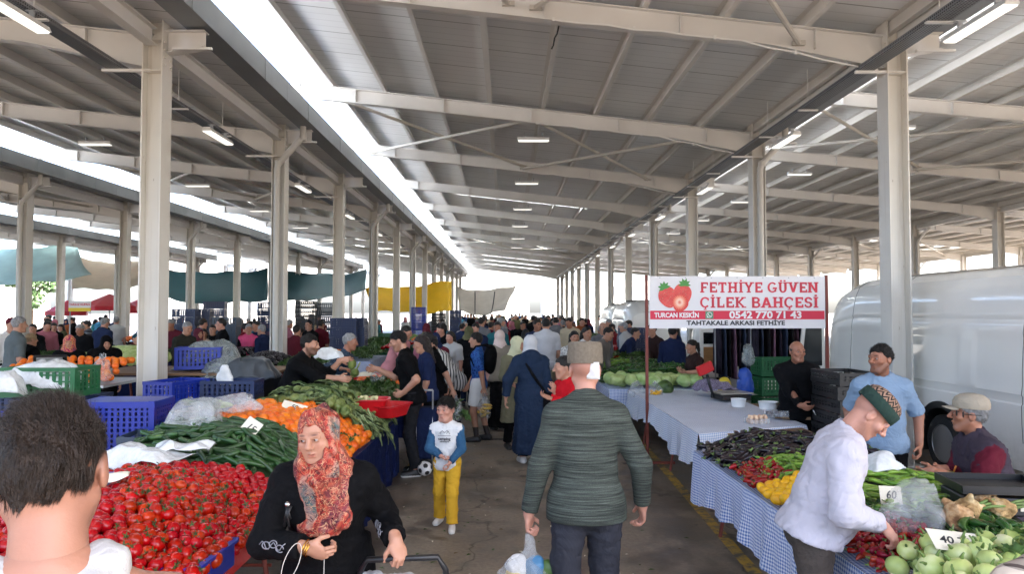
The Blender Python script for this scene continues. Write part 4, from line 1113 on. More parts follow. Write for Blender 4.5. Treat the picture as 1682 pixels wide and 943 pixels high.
FILMW = plastic_film('white_film', (.82, .84, .85), .72)
FILMG = plastic_film('grey_film', (.30, .34, .34), .5)
def textmesh(body, size, mat, parent, loc, rot, off=0.0, ext=.001, align='CENTER', name='lettering', sx=1.0, shear=0.0):
    c = bpy.data.curves.new('txt', 'FONT'); c.body = body; c.size = size; c.align_x = align; c.align_y = 'CENTER'; c.offset = off; c.extrude = ext; c.shear = shear; c.resolution_u = 3
    o = bpy.data.objects.new('txt', c); COL.objects.link(o); bpy.context.view_layer.update()
    me = bpy.data.meshes.new_from_object(o.evaluated_get(bpy.context.evaluated_depsgraph_get())); bpy.data.objects.remove(o)
    me.materials.clear(); me.materials.append(mat); me.name = name
    for v in me.vertices: v.co.x *= sx
    return link(name, me, parent, loc, rot)
def crate_mesh(name, w, d, h, mat, slats=7, rows=3, solid=False, n2=5):
    m = MB(); t = .012
    m.box((0, 0, .01), (w - .01, d - .01, .012))
    for sx in (-1, 1):
        for sy in (-1, 1):
            m.box((sx * (w / 2 - .022), sy * (d / 2 - .022), h / 2), (.044, .044, h))
    for z, hh in ((h - .018, .036), (.03, .05)):
        for s_ in (-1, 1):
            m.box((0, s_ * (d / 2 - t / 2 + .003), z), (w + .006, t, hh)); m.box((s_ * (w / 2 - t / 2 + .003), 0, z), (t, d + .006 - 2 * t, hh))
    for r in range(rows):
        z = .06 + (h - .1) * (r + .5) / rows
        for s_ in (-1, 1):
            m.box((0, s_ * (d / 2 - t / 2 - .001), z), (w - .085, t * .5, .014)); m.box((s_ * (w / 2 - t / 2 - .001), 0, z), (t * .5, d - .085, .014))
    for i in range(slats):
        x = -w / 2 + .05 + (w - .1) * (i + .5) / slats
        for s_ in (-1, 1): m.box((x, s_ * (d / 2 - t / 2 - .004), h / 2), ((w - .1) / slats * .55, t * .6, h - .08))
    for i in range(n2):
        y = -d / 2 + .05 + (d - .1) * (i + .5) / n2
        for s_ in (-1, 1): m.box((s_ * (w / 2 - t / 2 - .004), y, h / 2), (t * .6, (d - .1) / n2 * .55, h - .08))
    return m.mesh(name, [mat])
CRB = crate_mesh('crate', .58, .40, .30, BLUEP, 9, 3)
CRBT = crate_mesh('crate', .60, .40, .48, BLUEP, 11, 9, n2=8)
CRN = crate_mesh('crate', .60, .40, .22, NAVYP, 9, 2)
CRG = crate_mesh('crate', .70, .42, .28, GREENP, 10, 3)
CRK = crate_mesh('crate', .60, .40, .13, BLACKP, 8, 1)
CRS = crate_mesh('crate', .60, .40, .22, M('steelblue_plastic', S(56, 70, 86), .4, var=(3, .12), rand=.1), 8, 2)
def crate(me, p, rz, label, group=None, flip=False, cat='crate'):
    o = link('crate', me, None, p, (math.pi if flip else 0, 0, rz)); return tag(o, label, cat, group)
def table(name, x0, x1, y0, y1, z, label, legmat=RUST, rows=2, top=WOOD):
    t = empty(name, ((x0 + x1) / 2, (y0 + y1) / 2, 0), 0, label, 'table'); cx, cy = (x0 + x1) / 2, (y0 + y1) / 2
    m = MB(); m.box((0, 0, z - .015), (x1 - x0 - .02, y1 - y0 - .02, .03)); m.build('tabletop', top, t)
    for i in range(rows + 1):
        y = y0 + .12 + (y1 - y0 - .24) * i / rows - cy
        for sx in (-1, 1):
            m = MB(); xx = sx * ((x1 - x0) / 2 - .12); m.tube([(xx - sx * .1, y, z - .03), (xx + sx * .02, y, .0)], .016, 8); m.build('leg', legmat, t, True, 40)
    m = MB()
    for i in range(rows + 1):
        y = y0 + .12 + (y1 - y0 - .24) * i / rows - cy; m.tube([(-(x1 - x0) / 2 + .13, y, z * .55), ((x1 - x0) / 2 - .13, y, z * .55)], .011, 6)
    m.build('stretcher', legmat, t, True, 40); return t
def tablecloth(name, cor, z, drops, mat, label, cat='tablecloth', wave=.018, scal=.04, seed=0, thickness=.002):
    """cor: four top corners (x, y) anticlockwise from near-left; drops: hang of near, right, far, left sides"""
    R = random.Random(seed); m = MB(); n = 24
    A, B, C, D = [Vector((c[0], c[1], z if len(c) < 3 else c[2])) for c in cor]
    m.grid(lambda u, v: tuple((A * (1 - u) + B * u) * (1 - v) + (D * (1 - u) + C * u) * v + Vector((0, 0, .004 + .003 * math.sin(9 * u + 3 * v) * math.sin(7 * v)))), 14, n)
    for (p, q, d) in ((A, B, drops[0]), (B, C, drops[1]), (C, D, drops[2]), (D, A, drops[3])):
        if d <= 0: continue
        L = (q - p).length; out = Vector(((q - p).y, -(q - p).x, 0)).normalized(); k = max(8, int(L / .05)); ph = R.uniform(0, 6)
        def fn(u, v):
            b = p * (1 - u) + q * u; f = .5 + .5 * math.sin(L * u * 7 + ph); dd = d + scal * math.sin(L * u * 2.2 + ph) + .3 * scal * math.sin(L * u * 9)
            w = wave * v * (math.sin(L * u * 13 + ph) + .6 * math.sin(L * u * 29 + 2 * ph)) + .02 * v + .012 * math.sin(v * 1.57)
            e = .004 + .003 * math.sin(9 * 0) 
            return tuple(b + out * (w + .002) + Vector((0, 0, e - dd * v)))
        m.grid(fn, k, 8)
    o = m.build(name, mat, None, True, 60, None, None, False); tag(o, label, cat); return o
def bag(name, p, w, h, film, label, seed=0, handles=True, squash=.75, rz=0, fill=None, parent=None, amp=.022, top=None):
    """a knotted carrier bag: creased film skin with two loop handles"""
    f = Fld((-w, -w, -.02), (w, w, h * 1.02), max(.006, w / 26)); R = random.Random(seed)
    f.cone((0, 0, w * .36), (0, 0, h * .52), w * .46, w * .40, .05, sq=((0, 1, 0), squash)); f.cone((0, 0, h * .45), (R.uniform(-.02, .02), 0, h * (top or (.93 if handles else .74))), w * .36, w * (.05 if handles or top else .12), .06, sq=((0, 1, 0), squash * .8))
    f.plane((0, 0, .004), (0, 0, -1)); f.warp(amp, (9 / w * .25, 9 / w * .25, 3), seed, True); f.warp(amp * .6, (22, 22, 9), seed + 4, True)
    V, F = f.mesh()
    o = link(name, npmesh(name, V, F, film), parent, p, (0, 0, rz))
    if parent is None: tag(o, label, 'bag')
    if handles:
        m = MB()
        for s_ in (-1, 1):
            pts = [(s_ * w * .07, 0, h * .80), (s_ * w * .12, .01, h * .90), (s_ * w * .11, .01, h * .97), (s_ * w * .05, 0, h), (s_ * w * .02, 0, h * .95), (s_ * w * .02, 0, h * .82)]
            m.tube(pts, [.014, .009, .006, .006, .009, .014], 7)
        m.build('handle', film, o, True)
    return o
def sheet_crumple(name, p, sx, sy, h, mat, label, cat, seed=0, rz=0, droop=0.0, fr=5):
    """film thrown over something: a creased real sheet with thickness"""
    m = MB()
    def fn(u, v):
        x, y = (u - .5) * sx, (v - .5) * sy; r = min(1, max(abs(u - .5), abs(v - .5)) * 2)
        n = float(vnoise(np.array([x * fr + seed]), np.array([y * fr + seed * 2]), np.array([seed * .7]))[0]); n2 = float(vnoise(np.array([x * fr * 3 + seed]), np.array([y * fr * 3]), np.array([seed * 1.7]))[0])
        return (x + .03 * n2, y + .03 * n, h * (1 - r ** 2.2) + .035 * (1 - 2 * abs(n)) + .02 * n2 - droop * max(0, r - .7) / .3)
    m.grid(fn, 34, 34); o = m.build(name, mat, None, True, None, p, (0, 0, rz), False); thick(o, .0015); return tag(o, label, cat)
def card(p, w, h, rot, text, label, ink=.06):
    o = empty('price_card', p, 0, label, 'price card'); o.rotation_euler = rot
    m = MB(); m.box((0, 0, 0), (w, .003, h)); m.build('card', PAPER, o)
    textmesh(text, ink, INK, o, (0, -.0022, 0), (RAD(90), 0, 0), .001, .0003, shear=.2)
    m = MB(); m.box((0, .004, -h * .6), (.012, .004, h * .7)); m.build('stick', WOOD, o)
    return o

# ---------------------------------------------------------------- left stall: tomatoes, cucumbers, oranges, artichokes
NAVYCL = cloth('navy_cloth', S(14, 26, 66), .15, .7)
table('stall_table', -2.75, -1.32, 2.1, 5.95, .70, 'long wooden trestle table carrying the heaped tomatoes and cucumbers', rows=3)
table('stall_table', -2.75, -1.32, 6.02, 8.75, .66, 'wooden trestle table under navy cloth carrying oranges and artichokes', rows=2)
tablecloth('tablecloth', [(-2.78, 5.98, .70), (-1.30, 5.98, .70), (-1.29, 8.84, .665), (-2.78, 8.84, .665)], .7, (0, .63, .63, 0), NAVYCL, 'navy blue cloth hanging to the floor under the oranges and artichokes', seed=2)
sheet_crumple('red_cloth', (-1.33, 2.95, .62), .22, 1.3, .03, cloth('red_cloth_mat', S(176, 20, 22), .1), 'bright red cloth hung over the table edge below the tomatoes', 'cloth', 3, 0, .42)
def sst(a, b, x): t = min(1, max(0, (x - a) / (b - a))); return t * t * (3 - 2 * t)
def zt(x, y): return .80 + .20 * sst(-1.28, -1.85, x) - .06 * sst(-2.1, -2.7, x) + .03 * math.sin(3.1 * y + 2 * x) + .02 * math.sin(7 * x + 5 * y) - .05 * sst(2.9, 2.2, y)
heap_base('tomato_heap', zt, -2.72, -1.30, 2.15, 4.85, .70, produce_mat('tomato_under', [(.35, S(150, 20, 18)), (.7, S(180, 34, 26))], 12, .3), 'red mound filling in the shaded gaps under the top tomatoes', 'tomato heap', .05, 44)
pts = hexpts(-2.68, -1.31, 2.2, 4.82, .060, .26, lambda x, y: not (x < -2.28 and 3.75 < y < 3.95) and not (y > 4.45 + .5 * (x + 2.2) * 0 and x < -2.35))
vis = []
for x, y in pts:
    p = pix((x, y, zt(x, y))); r = 0
    hid = p[0] < 0 or p[1] > 960 or (p[0] < 195 and p[1] > 690) or (p[0] > 432 and p[1] > 800)
    vis.append((hid, y, x))
vis.sort()
tom0 = None; rest = MB()
dirty = M('tomato_stuff', S(184, 28, 24), .2)
tm0 = TOMM
lowt = [Vector(v.co) for v in TOMM.vertices]; lowf = [tuple(p.vertices) for p in TOMM.polygons]
cnt = 0
for hid, y, x in vis:
    s_ = U(.88, 1.22); z = zt(x, y) - .012 + U(-.016, .022)
    if not hid and cnt < 300:
        cnt += 1
        if tom0 is None:
            tom0 = link('tomato', TOMM); link('calyx', CALM, tom0); o = tom0
        else: o = copy_tree(tom0)
        o.location = (x, y, z); o.rotation_euler = (U(-1.1, 1.1), U(-1.1, 1.1), U(0, 6.3)); o.scale = (s_,) * 3
        tag(o, 'ripe red tomato with green calyx heaped on the stall nearest the camera', 'tomato', 'tomatoes heaped on the front left stall')
    else:
        R_ = Matrix.Rotation(U(0, 6), 3, 'X') @ Matrix.Rotation(U(0, 6), 3, 'Z'); rest.add([R_ @ (v * s_) + Vector((x, y, z)) for v in lowt], lowf)
for x, y in hexpts(-2.66, -1.33, 2.3, 4.7, .062, .3):
    if U(0, 1) < .8: rest.add([v * 1.02 + Vector((x, y, zt(x, y) - .055)) for v in lowt], lowf)
tag(rest.build('loose_tomatoes', TOM, None, True, None, None, None, False), 'remaining red tomatoes around and below the top of the heap', 'tomato heap', None, 'stuff')
# rims of the blue trays that show through the tomatoes
def tray_rim(x, y, z, w, d, rz, label):
    m = MB(); R = Matrix.Rotation(rz, 3, 'Z')
    for s_ in (-1, 1):
        m.box(R @ Vector((0, s_ * d / 2, 0)), (w, .014, .12), R); m.box(R @ Vector((s_ * w / 2, 0, 0)), (.014, d - .02, .12), R)
        m.box(R @ Vector((0, s_ * (d / 2 + .008), .055)), (w + .03, .03, .014), R); m.box(R @ Vector((s_ * (w / 2 + .008), 0, .055)), (.03, d, .014), R)
    o = m.build('tray', BLUEP, None); o.location = (x, y, z); tag(o, label, 'tray')
tray_rim(-1.60, 3.42, .795, .56, .40, -.05, 'blue plastic tray whose corner post shows at the tomato table edge')
tray_rim(-2.42, 4.12, .955, .46, .40, .1, 'blue plastic tray of tomatoes behind the white paper price card')
tray_rim(-2.42, 3.72, .925, .46, .30, .0, 'blue plastic tray rim poking out beside the foreground head')
card(P(242, 803, 4.02), .13, .10, (RAD(-24), RAD(-14), RAD(-20)), '100', 'creased white price card reading 100 stuck in the tomatoes', .055)
sheet_crumple('plastic_bag', P(225, 752, 4.75) - Vector((0, 0, .02)), .62, .34, .08, FILMW, 'crumpled white carrier bags lying behind the tomatoes', 'bag', 5, -.25)
sheet_crumple('plastic_bag', P(300, 742, 4.85), .36, .22, .05, FILMW, 'flattened white bag on the tomato tray below the crates', 'bag', 9, .25)
sheet_crumple('paper_sheet', P(182, 790, 4.0), .16, .12, .03, PAPER, 'white paper sheet by the ear of the foreground man', 'paper', 12, .4)
# cucumbers
def zc(x, y): return .82 + .26 * sst(-1.28, -1.9, x) + .02 * math.sin(4 * x + 3 * y) - .05 * sst(5.95, 6.2, y) - .17 * sst(5.35, 4.75, y)
heap_base('cucumber_heap', zc, -2.72, -1.30, 4.85, 6.05, .70, M('cucumber_under', S(30, 52, 24), .5, var=(20, .3)), 'dark green mound toned as shaded gaps under the cucumbers', 'cucumber heap', .045, 26)
for layer in (0, 1):
    for x, y in hexpts(-2.58, -1.36, 4.80, 5.98, .1, .4):
        if U(0, 1) < .12: continue
        lay(CUCM[rnd.randrange(3)], 'cucumber', x, y, zc, -.024 + .022 * layer, rnd.choice((U(-.6, .5), U(-.6, .5), U(-1.4, 1.4))) + .15, 'dark green cucumber heaped between the tomatoes and oranges', 'cucumber', 'cucumbers heaped on the left stall', .22, U(.85, 1.1))
card(P(412, 703, 5.35), .12, .13, (RAD(-30), RAD(32), RAD(-5)), '15', 'torn price card reading 15 tilted on the cucumbers', .065)
crate(CRS, P(300, 745, 5.6) + Vector((-.15, .1, -.08)), .1, 'grey blue crate under clear film behind the cucumbers')
sheet_crumple('plastic_film', P(322, 690, 5.75) - Vector((0, 0, .0)), .44, .5, .16, FILM, 'clear plastic film pulled over a crate beside the cucumbers', 'plastic film', 21, .2, .12)
sheet_crumple('plastic_film', P(385, 668, 6.25), .42, .22, .08, FILM, 'grey clear film bunched behind the cucumbers by the oranges', 'plastic film', 25, .5, .05)
for i in range(9):
    p = P(318 + i * 6 + U(-3, 3), 664 + U(-4, 5), 6.3); o = link('courgette', CUCM[i % 3] if i < 5 else long_mesh('courgette', .2, .017, .01, [COURG], .6, None, 8, 8, .15), None, p, (U(-.2, .2), U(-.2, .2), U(-.3, .5)))
    tag(o, 'pale green courgette lying on the film behind the cucumbers' if i >= 5 else 'green cucumber lying on the film behind the main heap', 'courgette' if i >= 5 else 'cucumber', 'courgettes on the film' if i >= 5 else 'cucumbers on the film')
# oranges
def zo(x, y): return .74 + .31 * sst(-1.28, -2.0, x) + .02 * math.sin(5 * x + 2 * y)
heap_base('orange_heap', zo, -2.5, -1.32, 6.15, 7.45, .68, M('orange_under', S(190, 96, 16), .6, var=(14, .3)), 'dark orange mound toned as shaded gaps under the oranges', 'orange heap', .06, 24)
for x, y in hexpts(-2.45, -1.36, 6.2, 7.4, .086, .16):
    put(ORM, 'orange', (x, y, zo(x, y) - .02 + U(-.012, .02)), (U(0, 6), U(0, 6), 0), 'bright orange heaped on the navy cloth beside the artichokes', 'orange', 'oranges heaped on the left stall', U(.98, 1.2))
for i in range(6): lay(LEAFM[i % 3], 'orange_leaf', U(-1.7, -1.38), U(6.3, 6.9), zo, .03, U(0, 6), 'dark green leaf still on the oranges heap', 'leaf', 'leaves among the oranges', .3, .5)
crate(CRK, (-2.58, 6.55, .86), 1.5, 'black low crate of oranges beside the price board')
card(P(483, 669, 7.0), .24, .09, (RAD(-40), RAD(14), RAD(-8)), '50', 'long white price board lying on the oranges', .06)
# artichokes with their leaves
def za(x, y): return .74 + .30 * sst(-1.22, -1.95, x) + .02 * math.sin(5 * x + 3 * y)
heap_base('artichoke_heap', za, -2.4, -1.34, 7.3, 8.75, .66, M('artichoke_under', S(66, 84, 48), .7, var=(14, .3)), 'dark green mound toned as shaded gaps under the artichokes', 'artichoke heap', .05, 22)
for layer in (0, 1):
    for x, y in hexpts(-2.35, -1.45, 7.45, 8.7, .12, .4):
        lay(ARTLM[rnd.randrange(3)], 'artichoke_leaf', x, y, za, .0 + .03 * layer, rnd.choice((U(-.9, .7), U(1.5, 4))), 'grey green artichoke leaf on the heap before the vendor', 'artichoke leaf', 'artichoke leaves on the left stall', .3, U(.5, .8))
for i in range(16):
    y = 7.35 + U(0, .9); o = lay(ARTLM[i % 3], 'artichoke_leaf', -1.42 + U(-.04, .04), y, lambda x, yy: .80 - .9 * max(0, x + 1.42), .03, U(-.35, .35), 'artichoke leaf drooping over the navy cloth at the stall corner', 'artichoke leaf', 'artichoke leaves drooping over the cloth', .1, U(.6, .85), U(-.2, .2)); o.rotation_euler = (U(-.2, .2), RAD(U(30, 78)), U(-.3, .3))
for i in range(22):
    x, y = U(-2.3, -1.5), U(7.3, 8.6); put(ARTM, 'artichoke', (x, y, za(x, y) + U(.02, .07)), (U(1.0, 1.9), 0, U(0, 6)), 'round green artichoke head lying among its leaves', 'artichoke', 'artichokes on the left stall', U(.85, 1.15))
def basin(p, rz, label, w=.52, d=.36, h=.13, mat=None):
    m = MB(); t = .006; k = 28
    def ring(a, z): return [((w / 2 * a) * math.copysign(abs(math.cos(x)) ** .45, math.cos(x)), (d / 2 * a) * math.copysign(abs(math.sin(x)) ** .45, math.sin(x)), z) for x in [2 * math.pi * i / k for i in range(k)]]
    rings = [ring(.78, 0), ring(.98, h), ring(1.06, h), ring(1.06, h - .012), ring(1.0, h - .016), ring(.94, h - .02), ring(.74, .012)]
    for a, b in zip(rings, rings[1:]):
        o = len(m.v); m.v += a + b; m.f += [(o + i, o + (i + 1) % k, o + k + (i + 1) % k, o + k + i) for i in range(k)]; m.m += [0] * k
    o = len(m.v); m.v += rings[-1]; m.f.append(tuple(range(o, o + k))); m.m.append(0)
    o = len(m.v); m.v += rings[0]; m.f.append(tuple(range(o + k - 1, o - 1, -1))); m.m.append(0)
    b = m.build('basin', mat or REDP, None, True, 50); b.location = p; b.rotation_euler = (0, 0, rz); return tag(b, label, 'basin')
basin(P(600, 662, 8.15) - Vector((0, 0, .08)), .1, 'red plastic basin of cut artichoke hearts in front of the vendor')
basin(P(640, 668, 8.25) - Vector((0, 0, .1)), 1.2, 'red plastic basin beside the customer in the black polo')
for i in range(26):
    p = P(600 + U(-26, 26), 655 + U(-3, 3), 8.15 + U(-.1, .1)); put(lump('artichoke_heart', .022, i % 4, [M('art_heart', S(206, 200, 150), .5)], .1) if i < 4 else bpy.data.meshes['artichoke_heart'], 'artichoke_heart', p, (U(0, 3), 0, 0), 'pale trimmed artichoke heart in the red basin', 'artichoke heart', 'artichoke hearts in the basin')
# next stall on: green leaves, carrots, red trays
table('stall_table', -2.4, -1.22, 8.95, 12.2, .72, 'trestle table of leafy greens and carrots beyond the artichokes', rows=2)
tablecloth('tablecloth', [(-2.42, 8.93), (-1.2, 8.93), (-1.2, 12.25), (-2.42, 12.25)], .725, (.3, .5, 0, 0), NAVYCL, 'dark navy cloth on the greens table behind the customers', seed=5)
def zg(x, y): return .80 + .14 * sst(-1.2, -1.8, x) + .02 * math.sin(7 * x + 5 * y)
heap_base('greens_heap', zg, -2.35, -1.25, 9.0, 10.4, .73, M('greens_under', S(44, 70, 32), .7, var=(14, .3)), 'dark green mound toned as shaded gaps under the greens', 'greens heap', .03, 20)
for layer in (0, 1):
    for x, y in hexpts(-2.3, -1.3, 9.05, 10.35, .12, .45): lay(LEAFM[rnd.randrange(3)], 'leaf', x, y, zg, .01 + .03 * layer, U(-3, 3), 'green leaf in the bundled greens behind the artichokes', 'leaf', 'loose leaves on the greens table', .35, U(.8, 1.2))
CARM = long_mesh('carrot', .17, .015, .006, [CARR], .8, None, 8, 7, .8)
def zk(x, y): return .80 + .16 * sst(-1.2, -1.8, x)
for layer in (0, 1):
    for x, y in hexpts(-2.1, -1.32, 10.5, 11.5, .10, .4): lay(CARM, 'carrot', x, y, zk, -.02 + .03 * layer, U(-.7, .7), 'orange carrot piled beyond the leafy greens', 'carrot', 'carrots on the greens table', .2, U(.9, 1.2))
basin(P(588, 628, 11.7), .1, 'red basin beyond the greens with a paper sheet in front', .7, .4)
sheet_crumple('paper_sheet', P(598, 620, 10.3), .34, .2, .05, PAPER, 'white paper sheet lying beside the carrots', 'paper', 31, .2)
bag('carrier_bag', P(620, 636, 10.1), .26, .26, FILM, 'clear carrier bag of carrots on the greens', 3)

# ---------------------------------------------------------------- right near stall
table('stall_table', 1.74, 2.95, 2.2, 6.55, .70, 'trestle table under blue gingham carrying aubergines, lemons and kohlrabi', rows=3)
tablecloth('tablecloth', [(1.70, 2.15), (2.98, 2.15), (3.0, 6.58), (1.66, 6.58)], .715, (.3, 0, .3, .40), GING, 'blue and white gingham cloth hanging in scallops round the near right stall', seed=4, wave=.026, scal=.06)
def zn(x, y): return .78 + .09 * sst(1.66, 2.1, x) + .015 * math.sin(6 * x + 4 * y)
heap_base('vegetable_heap', zn, 1.80, 2.75, 3.55, 6.5, .72, M('mixed_under', S(50, 62, 34), .8, var=(9, .4)), 'dark mound toned as shaded gaps under the gingham stall vegetables', 'vegetable heap', .03, 26)
for layer in (0, 1):
    for x, y in hexpts(1.70, 2.8, 5.55, 6.52, .089, .4):
        lay(AUBM[rnd.randrange(3)], 'aubergine', x, y, zn, -.01 + .03 * layer, U(-3.1, 3.1), 'small dark glossy aubergine with green cap heaped on the gingham stall', 'aubergine', 'aubergines on the gingham stall', .3, U(.8, 1.05))
for layer in (0, 1):
    for x, y in hexpts(1.86, 2.5, 4.98, 5.52, .066, .4): lay(GPM[rnd.randrange(4)], 'green_pepper', x, y, zn, .0 + .02 * layer, U(-1.2, 2.0), 'slim bright green pepper between the aubergines and lemons', 'pepper', 'green peppers by the lemons', .25, U(.75, 1.0))
    for x, y in hexpts(1.68, 1.92, 5.02, 5.52, .05, .4): lay(RPM[rnd.randrange(2)], 'red_pepper', x, y, zn, .0 + .02 * layer, U(-3, 3), 'small red pepper at the cloth edge beside the green peppers', 'pepper', 'red peppers by the cloth edge', .3, U(.8, 1.1))
for x, y in hexpts(1.69, 2.15, 4.42, 4.96, .062, .2): put(LEMM, 'lemon', (x, y, zn(x, y) + .01 + U(-.01, .02)), (U(-1.7, 1.7), U(1, 2), U(0, 6)), 'yellow lemon piled beside the leaning man in the white shirt', 'lemon', 'lemons on the gingham stall', U(.9, 1.1))
for layer in (0, 1):
    for x, y in hexpts(2.05, 2.9, 3.98, 4.85, .095, .45): lay(GPM[rnd.randrange(4)], 'green_pepper', x, y, lambda a, b: zn(a, b) + .03, .0 + .022 * layer, U(-1.0, .5), 'long pale green pepper heaped in front of the seated man', 'pepper', 'long green peppers before the seated man', .25, U(.9, 1.25))
for layer in (0, 1):
    for x, y in hexpts(1.76, 2.2, 3.95, 4.35, .06, .4): lay(DPEP and DPM[rnd.randrange(2)], 'dark_green_pepper', x, y, zn, .0 + .025 * layer, U(-1, 1), 'dark green pepper beside the sleeve of the leaning man', 'pepper', 'dark peppers by the leaning man', .25, U(.8, 1.0))
    for x, y in hexpts(2.22, 2.52, 3.55, 3.98, .07, .4): lay(DPM[rnd.randrange(2)], 'dark_green_pepper', x, y, zn, .02 + .03 * layer, U(-2.2, -.6), 'shiny dark green pepper between the plastic bag and celeriac', 'pepper', 'dark peppers beside the celeriac', .3, U(1.0, 1.3))
for layer in (0, 1):
    for x, y in hexpts(1.72, 2.05, 3.42, 3.95, .046, .4): lay(RPM[rnd.randrange(2)], 'red_pepper', x, y, zn, -.01 + .022 * layer, U(-3, 3), 'small dark red pepper under the hand of the leaning man', 'pepper', 'red peppers under the reaching hand', .3, U(.7, 1.0))
def zh(x, y): return .78 + .06 * sst(1.68, 2.0, x)
for layer in (0, 1):
    for x, y in hexpts(1.74 + .05 * layer, 2.5, 2.75, 3.40, .112, .18):
        put(KOHM[rnd.randrange(3)], 'kohlrabi', (x, y, zh(x, y) + .02 + .065 * layer), (U(-.9, .9), U(-.9, .9), U(0, 6)), 'pale green kohlrabi bulb piled on the near gingham stall', 'kohlrabi', 'kohlrabi on the gingham stall', U(.85, 1.12))
for i in range(6):
    lay(LEAFM[i % 3], 'kohlrabi_leaf', U(1.9, 2.5), U(2.9, 3.55), zh, .12, U(0, 6), 'bluish green leaf lying among the kohlrabi', 'leaf', 'leaves among the kohlrabi', .3, U(.6, .9))
for i, (px, py, Y) in enumerate(((1590, 862, 3.75), (1615, 848, 3.95), (1640, 862, 3.8), (1572, 872, 3.65), (1660, 850, 4.0), (1605, 842, 4.1))):
    p = P(px, py, Y) + Vector((0, 0, .07)); put(CELM[i % 3], 'celeriac', p, (U(0, 3), U(0, 3), U(0, 3)), 'knobbly brown celeriac root between dark peppers and black scale', 'celeriac', 'celeriac roots on the gingham stall', U(1.15, 1.4))
    m = MB()
    for k in range(3): m.tube([p + Vector((.04, 0, .012 * k)), p + Vector((.12, .02 * k, .02 + .008 * k)), p + Vector((.20, .03 * k, .02 + .01 * k))], [.009, .008, .006], 6)
    if i % 2 == 0: tag(m.build('celery_stalk', STEMG, None, True), 'cut green stalks fanning out of the celeriac', 'stalks', 'celeriac stalks')
bag('carrier_bag', P(1500, 878, 3.72) - Vector((0, 0, .01)), .36, .30, FILM, 'clear filled carrier bag on the stall beside the reaching hand', 7, False, .8, .3, amp=.03)
sheet_crumple('carrier_bag', P(1448, 772, 4.75), .24, .2, .10, FILMW, 'white printed carrier bag crumpled below the man in the pale blue shirt', 'bag', 41, .3)
card(P(1463, 814, 4.0), .125, .095, (RAD(-18), RAD(4), RAD(6)), '60', 'white price card standing in the long green peppers', .06)
card(P(1570, 890, 3.2), .21, .12, (RAD(-62), RAD(6), RAD(-4)), '40 TL', 'white handwritten price card lying on the kohlrabi', .06)
# scale with stacked black trays
t = empty('weighing_scale', P(1632, 838, 4.05), RAD(-8), 'black weighing scale with wide black tray in front of the seated man', 'scale')
m = MB(); m.box((0, 0, .05), (.42, .30, .10)); bevel(m.build('scale_body', BLACKP, t), .012)
m = MB(); m.box((0, 0, .125), (.46, .34, .012))
for s_ in (-1, 1): m.box((0, s_ * .168, .145), (.46, .01, .035)); m.box((s_ * .228, 0, .145), (.01, .33, .035))
m.build('tray', BLACKP, t)
m = MB(); m.box((-.09, -.152, .055), (.17, .006, .06)); m.build('display', M('lcd_grey_blue', S(120, 140, 170), .2), t)
m = MB(); m.box((.12, -.152, .05), (.12, .004, .035)); m.build('label_plate', PAPER, t)

# ---------------------------------------------------------------- right middle table with pale gingham
table('stall_table', 1.9, 3.02, 7.2, 11.0, .765, 'long bare trestle table under pale gingham beneath the banner', rows=2)
tablecloth('tablecloth', [(1.83, 7.08), (3.08, 7.62), (3.08, 11.1), (1.83, 11.1)], .78, (.13, .1, 0, .30), GING2, 'pale blue gingham cloth spread over the long table under the banner', seed=8, wave=.02, scal=.07)
t = empty('weighing_scale', P(1200, 658, 9.7), RAD(12), 'scale with steel pan and red display on a stalk on the gingham table', 'scale')
m = MB(); m.box((0, 0, .05), (.40, .34, .07)); bevel(m.build('scale_body', BLACKP, t), .012)
m = MB(); m.box((0, 0, .105), (.46, .36, .016)); m.build('pan', M('brushed_steel', (.5, .48, .42), .3, .8), t)
m = MB(); m.tube([(-.24, .0, .05), (-.30, 0, .22), (-.33, 0, .34)], .02, 8); m.build('stalk', BLACKP, t, True)
m = MB(); m.box((-.36, 0, .42), (.22, .06, .13), Matrix.Rotation(RAD(-22), 3, 'Y')); h_ = bevel(m.build('display', REDP, t), .012)
tub = [(.0, .0), (.075, .0), (.085, .085), (.09, .09), (.085, .09), (.072, .01), (.001, .01)]
for i, (px, py, Y, c) in enumerate(((1213, 668, 8.6, 'white tub beside the scale on the gingham table'), (1262, 672, 8.3, 'wide white tub before the man in the black jacket'))):
    m = MB(); m.lathe(tub if i == 0 else [(r * 1.25, z * .9) for r, z in tub], 20); tag(m.build('tub', WHITEP, None, True, 50, P(px, py, Y) - Vector((0, 0, .0))), c, 'tub')
def punnet(p, n, me, label, rz=0, what='egg'):
    t = empty('punnet', p, rz, label, 'punnet'); m = MB(); m.box((0, 0, .003), (.22, .15, .006))
    for s_ in (-1, 1): m.box((0, s_ * .075, .035), (.22, .003, .06)); m.box((s_ * .11, 0, .035), (.003, .147, .06))
    m.build('plastic_box', FILM, t)
    for i in range(n):
        x, y = -.075 + .05 * (i % 4), -.045 + .045 * ((i // 4) % 3)
        q = Vector(p) + Matrix.Rotation(rz, 3, 'Z') @ Vector((x, y, .03 + .042 * (i // 12))); put(me, what, q, (U(-.4, .4), U(-.4, .4), U(0, 6)), '%s in the clear box on the gingham table' % ('brown egg' if what == 'egg' else 'dark dried fruit'), what, what + 's in the clear box')
punnet(P(1243, 697, 7.75), 20, EGG, 'clear box of brown eggs at the table edge', .1)
punnet(P(1275, 684, 8.0), 12, lump('dried_fruit', .016, 3, [M('dried_fruit', S(70, 26, 24), .5)], .2), 'clear box of dark dried fruit beside the eggs', .1, 'dried_fruit')
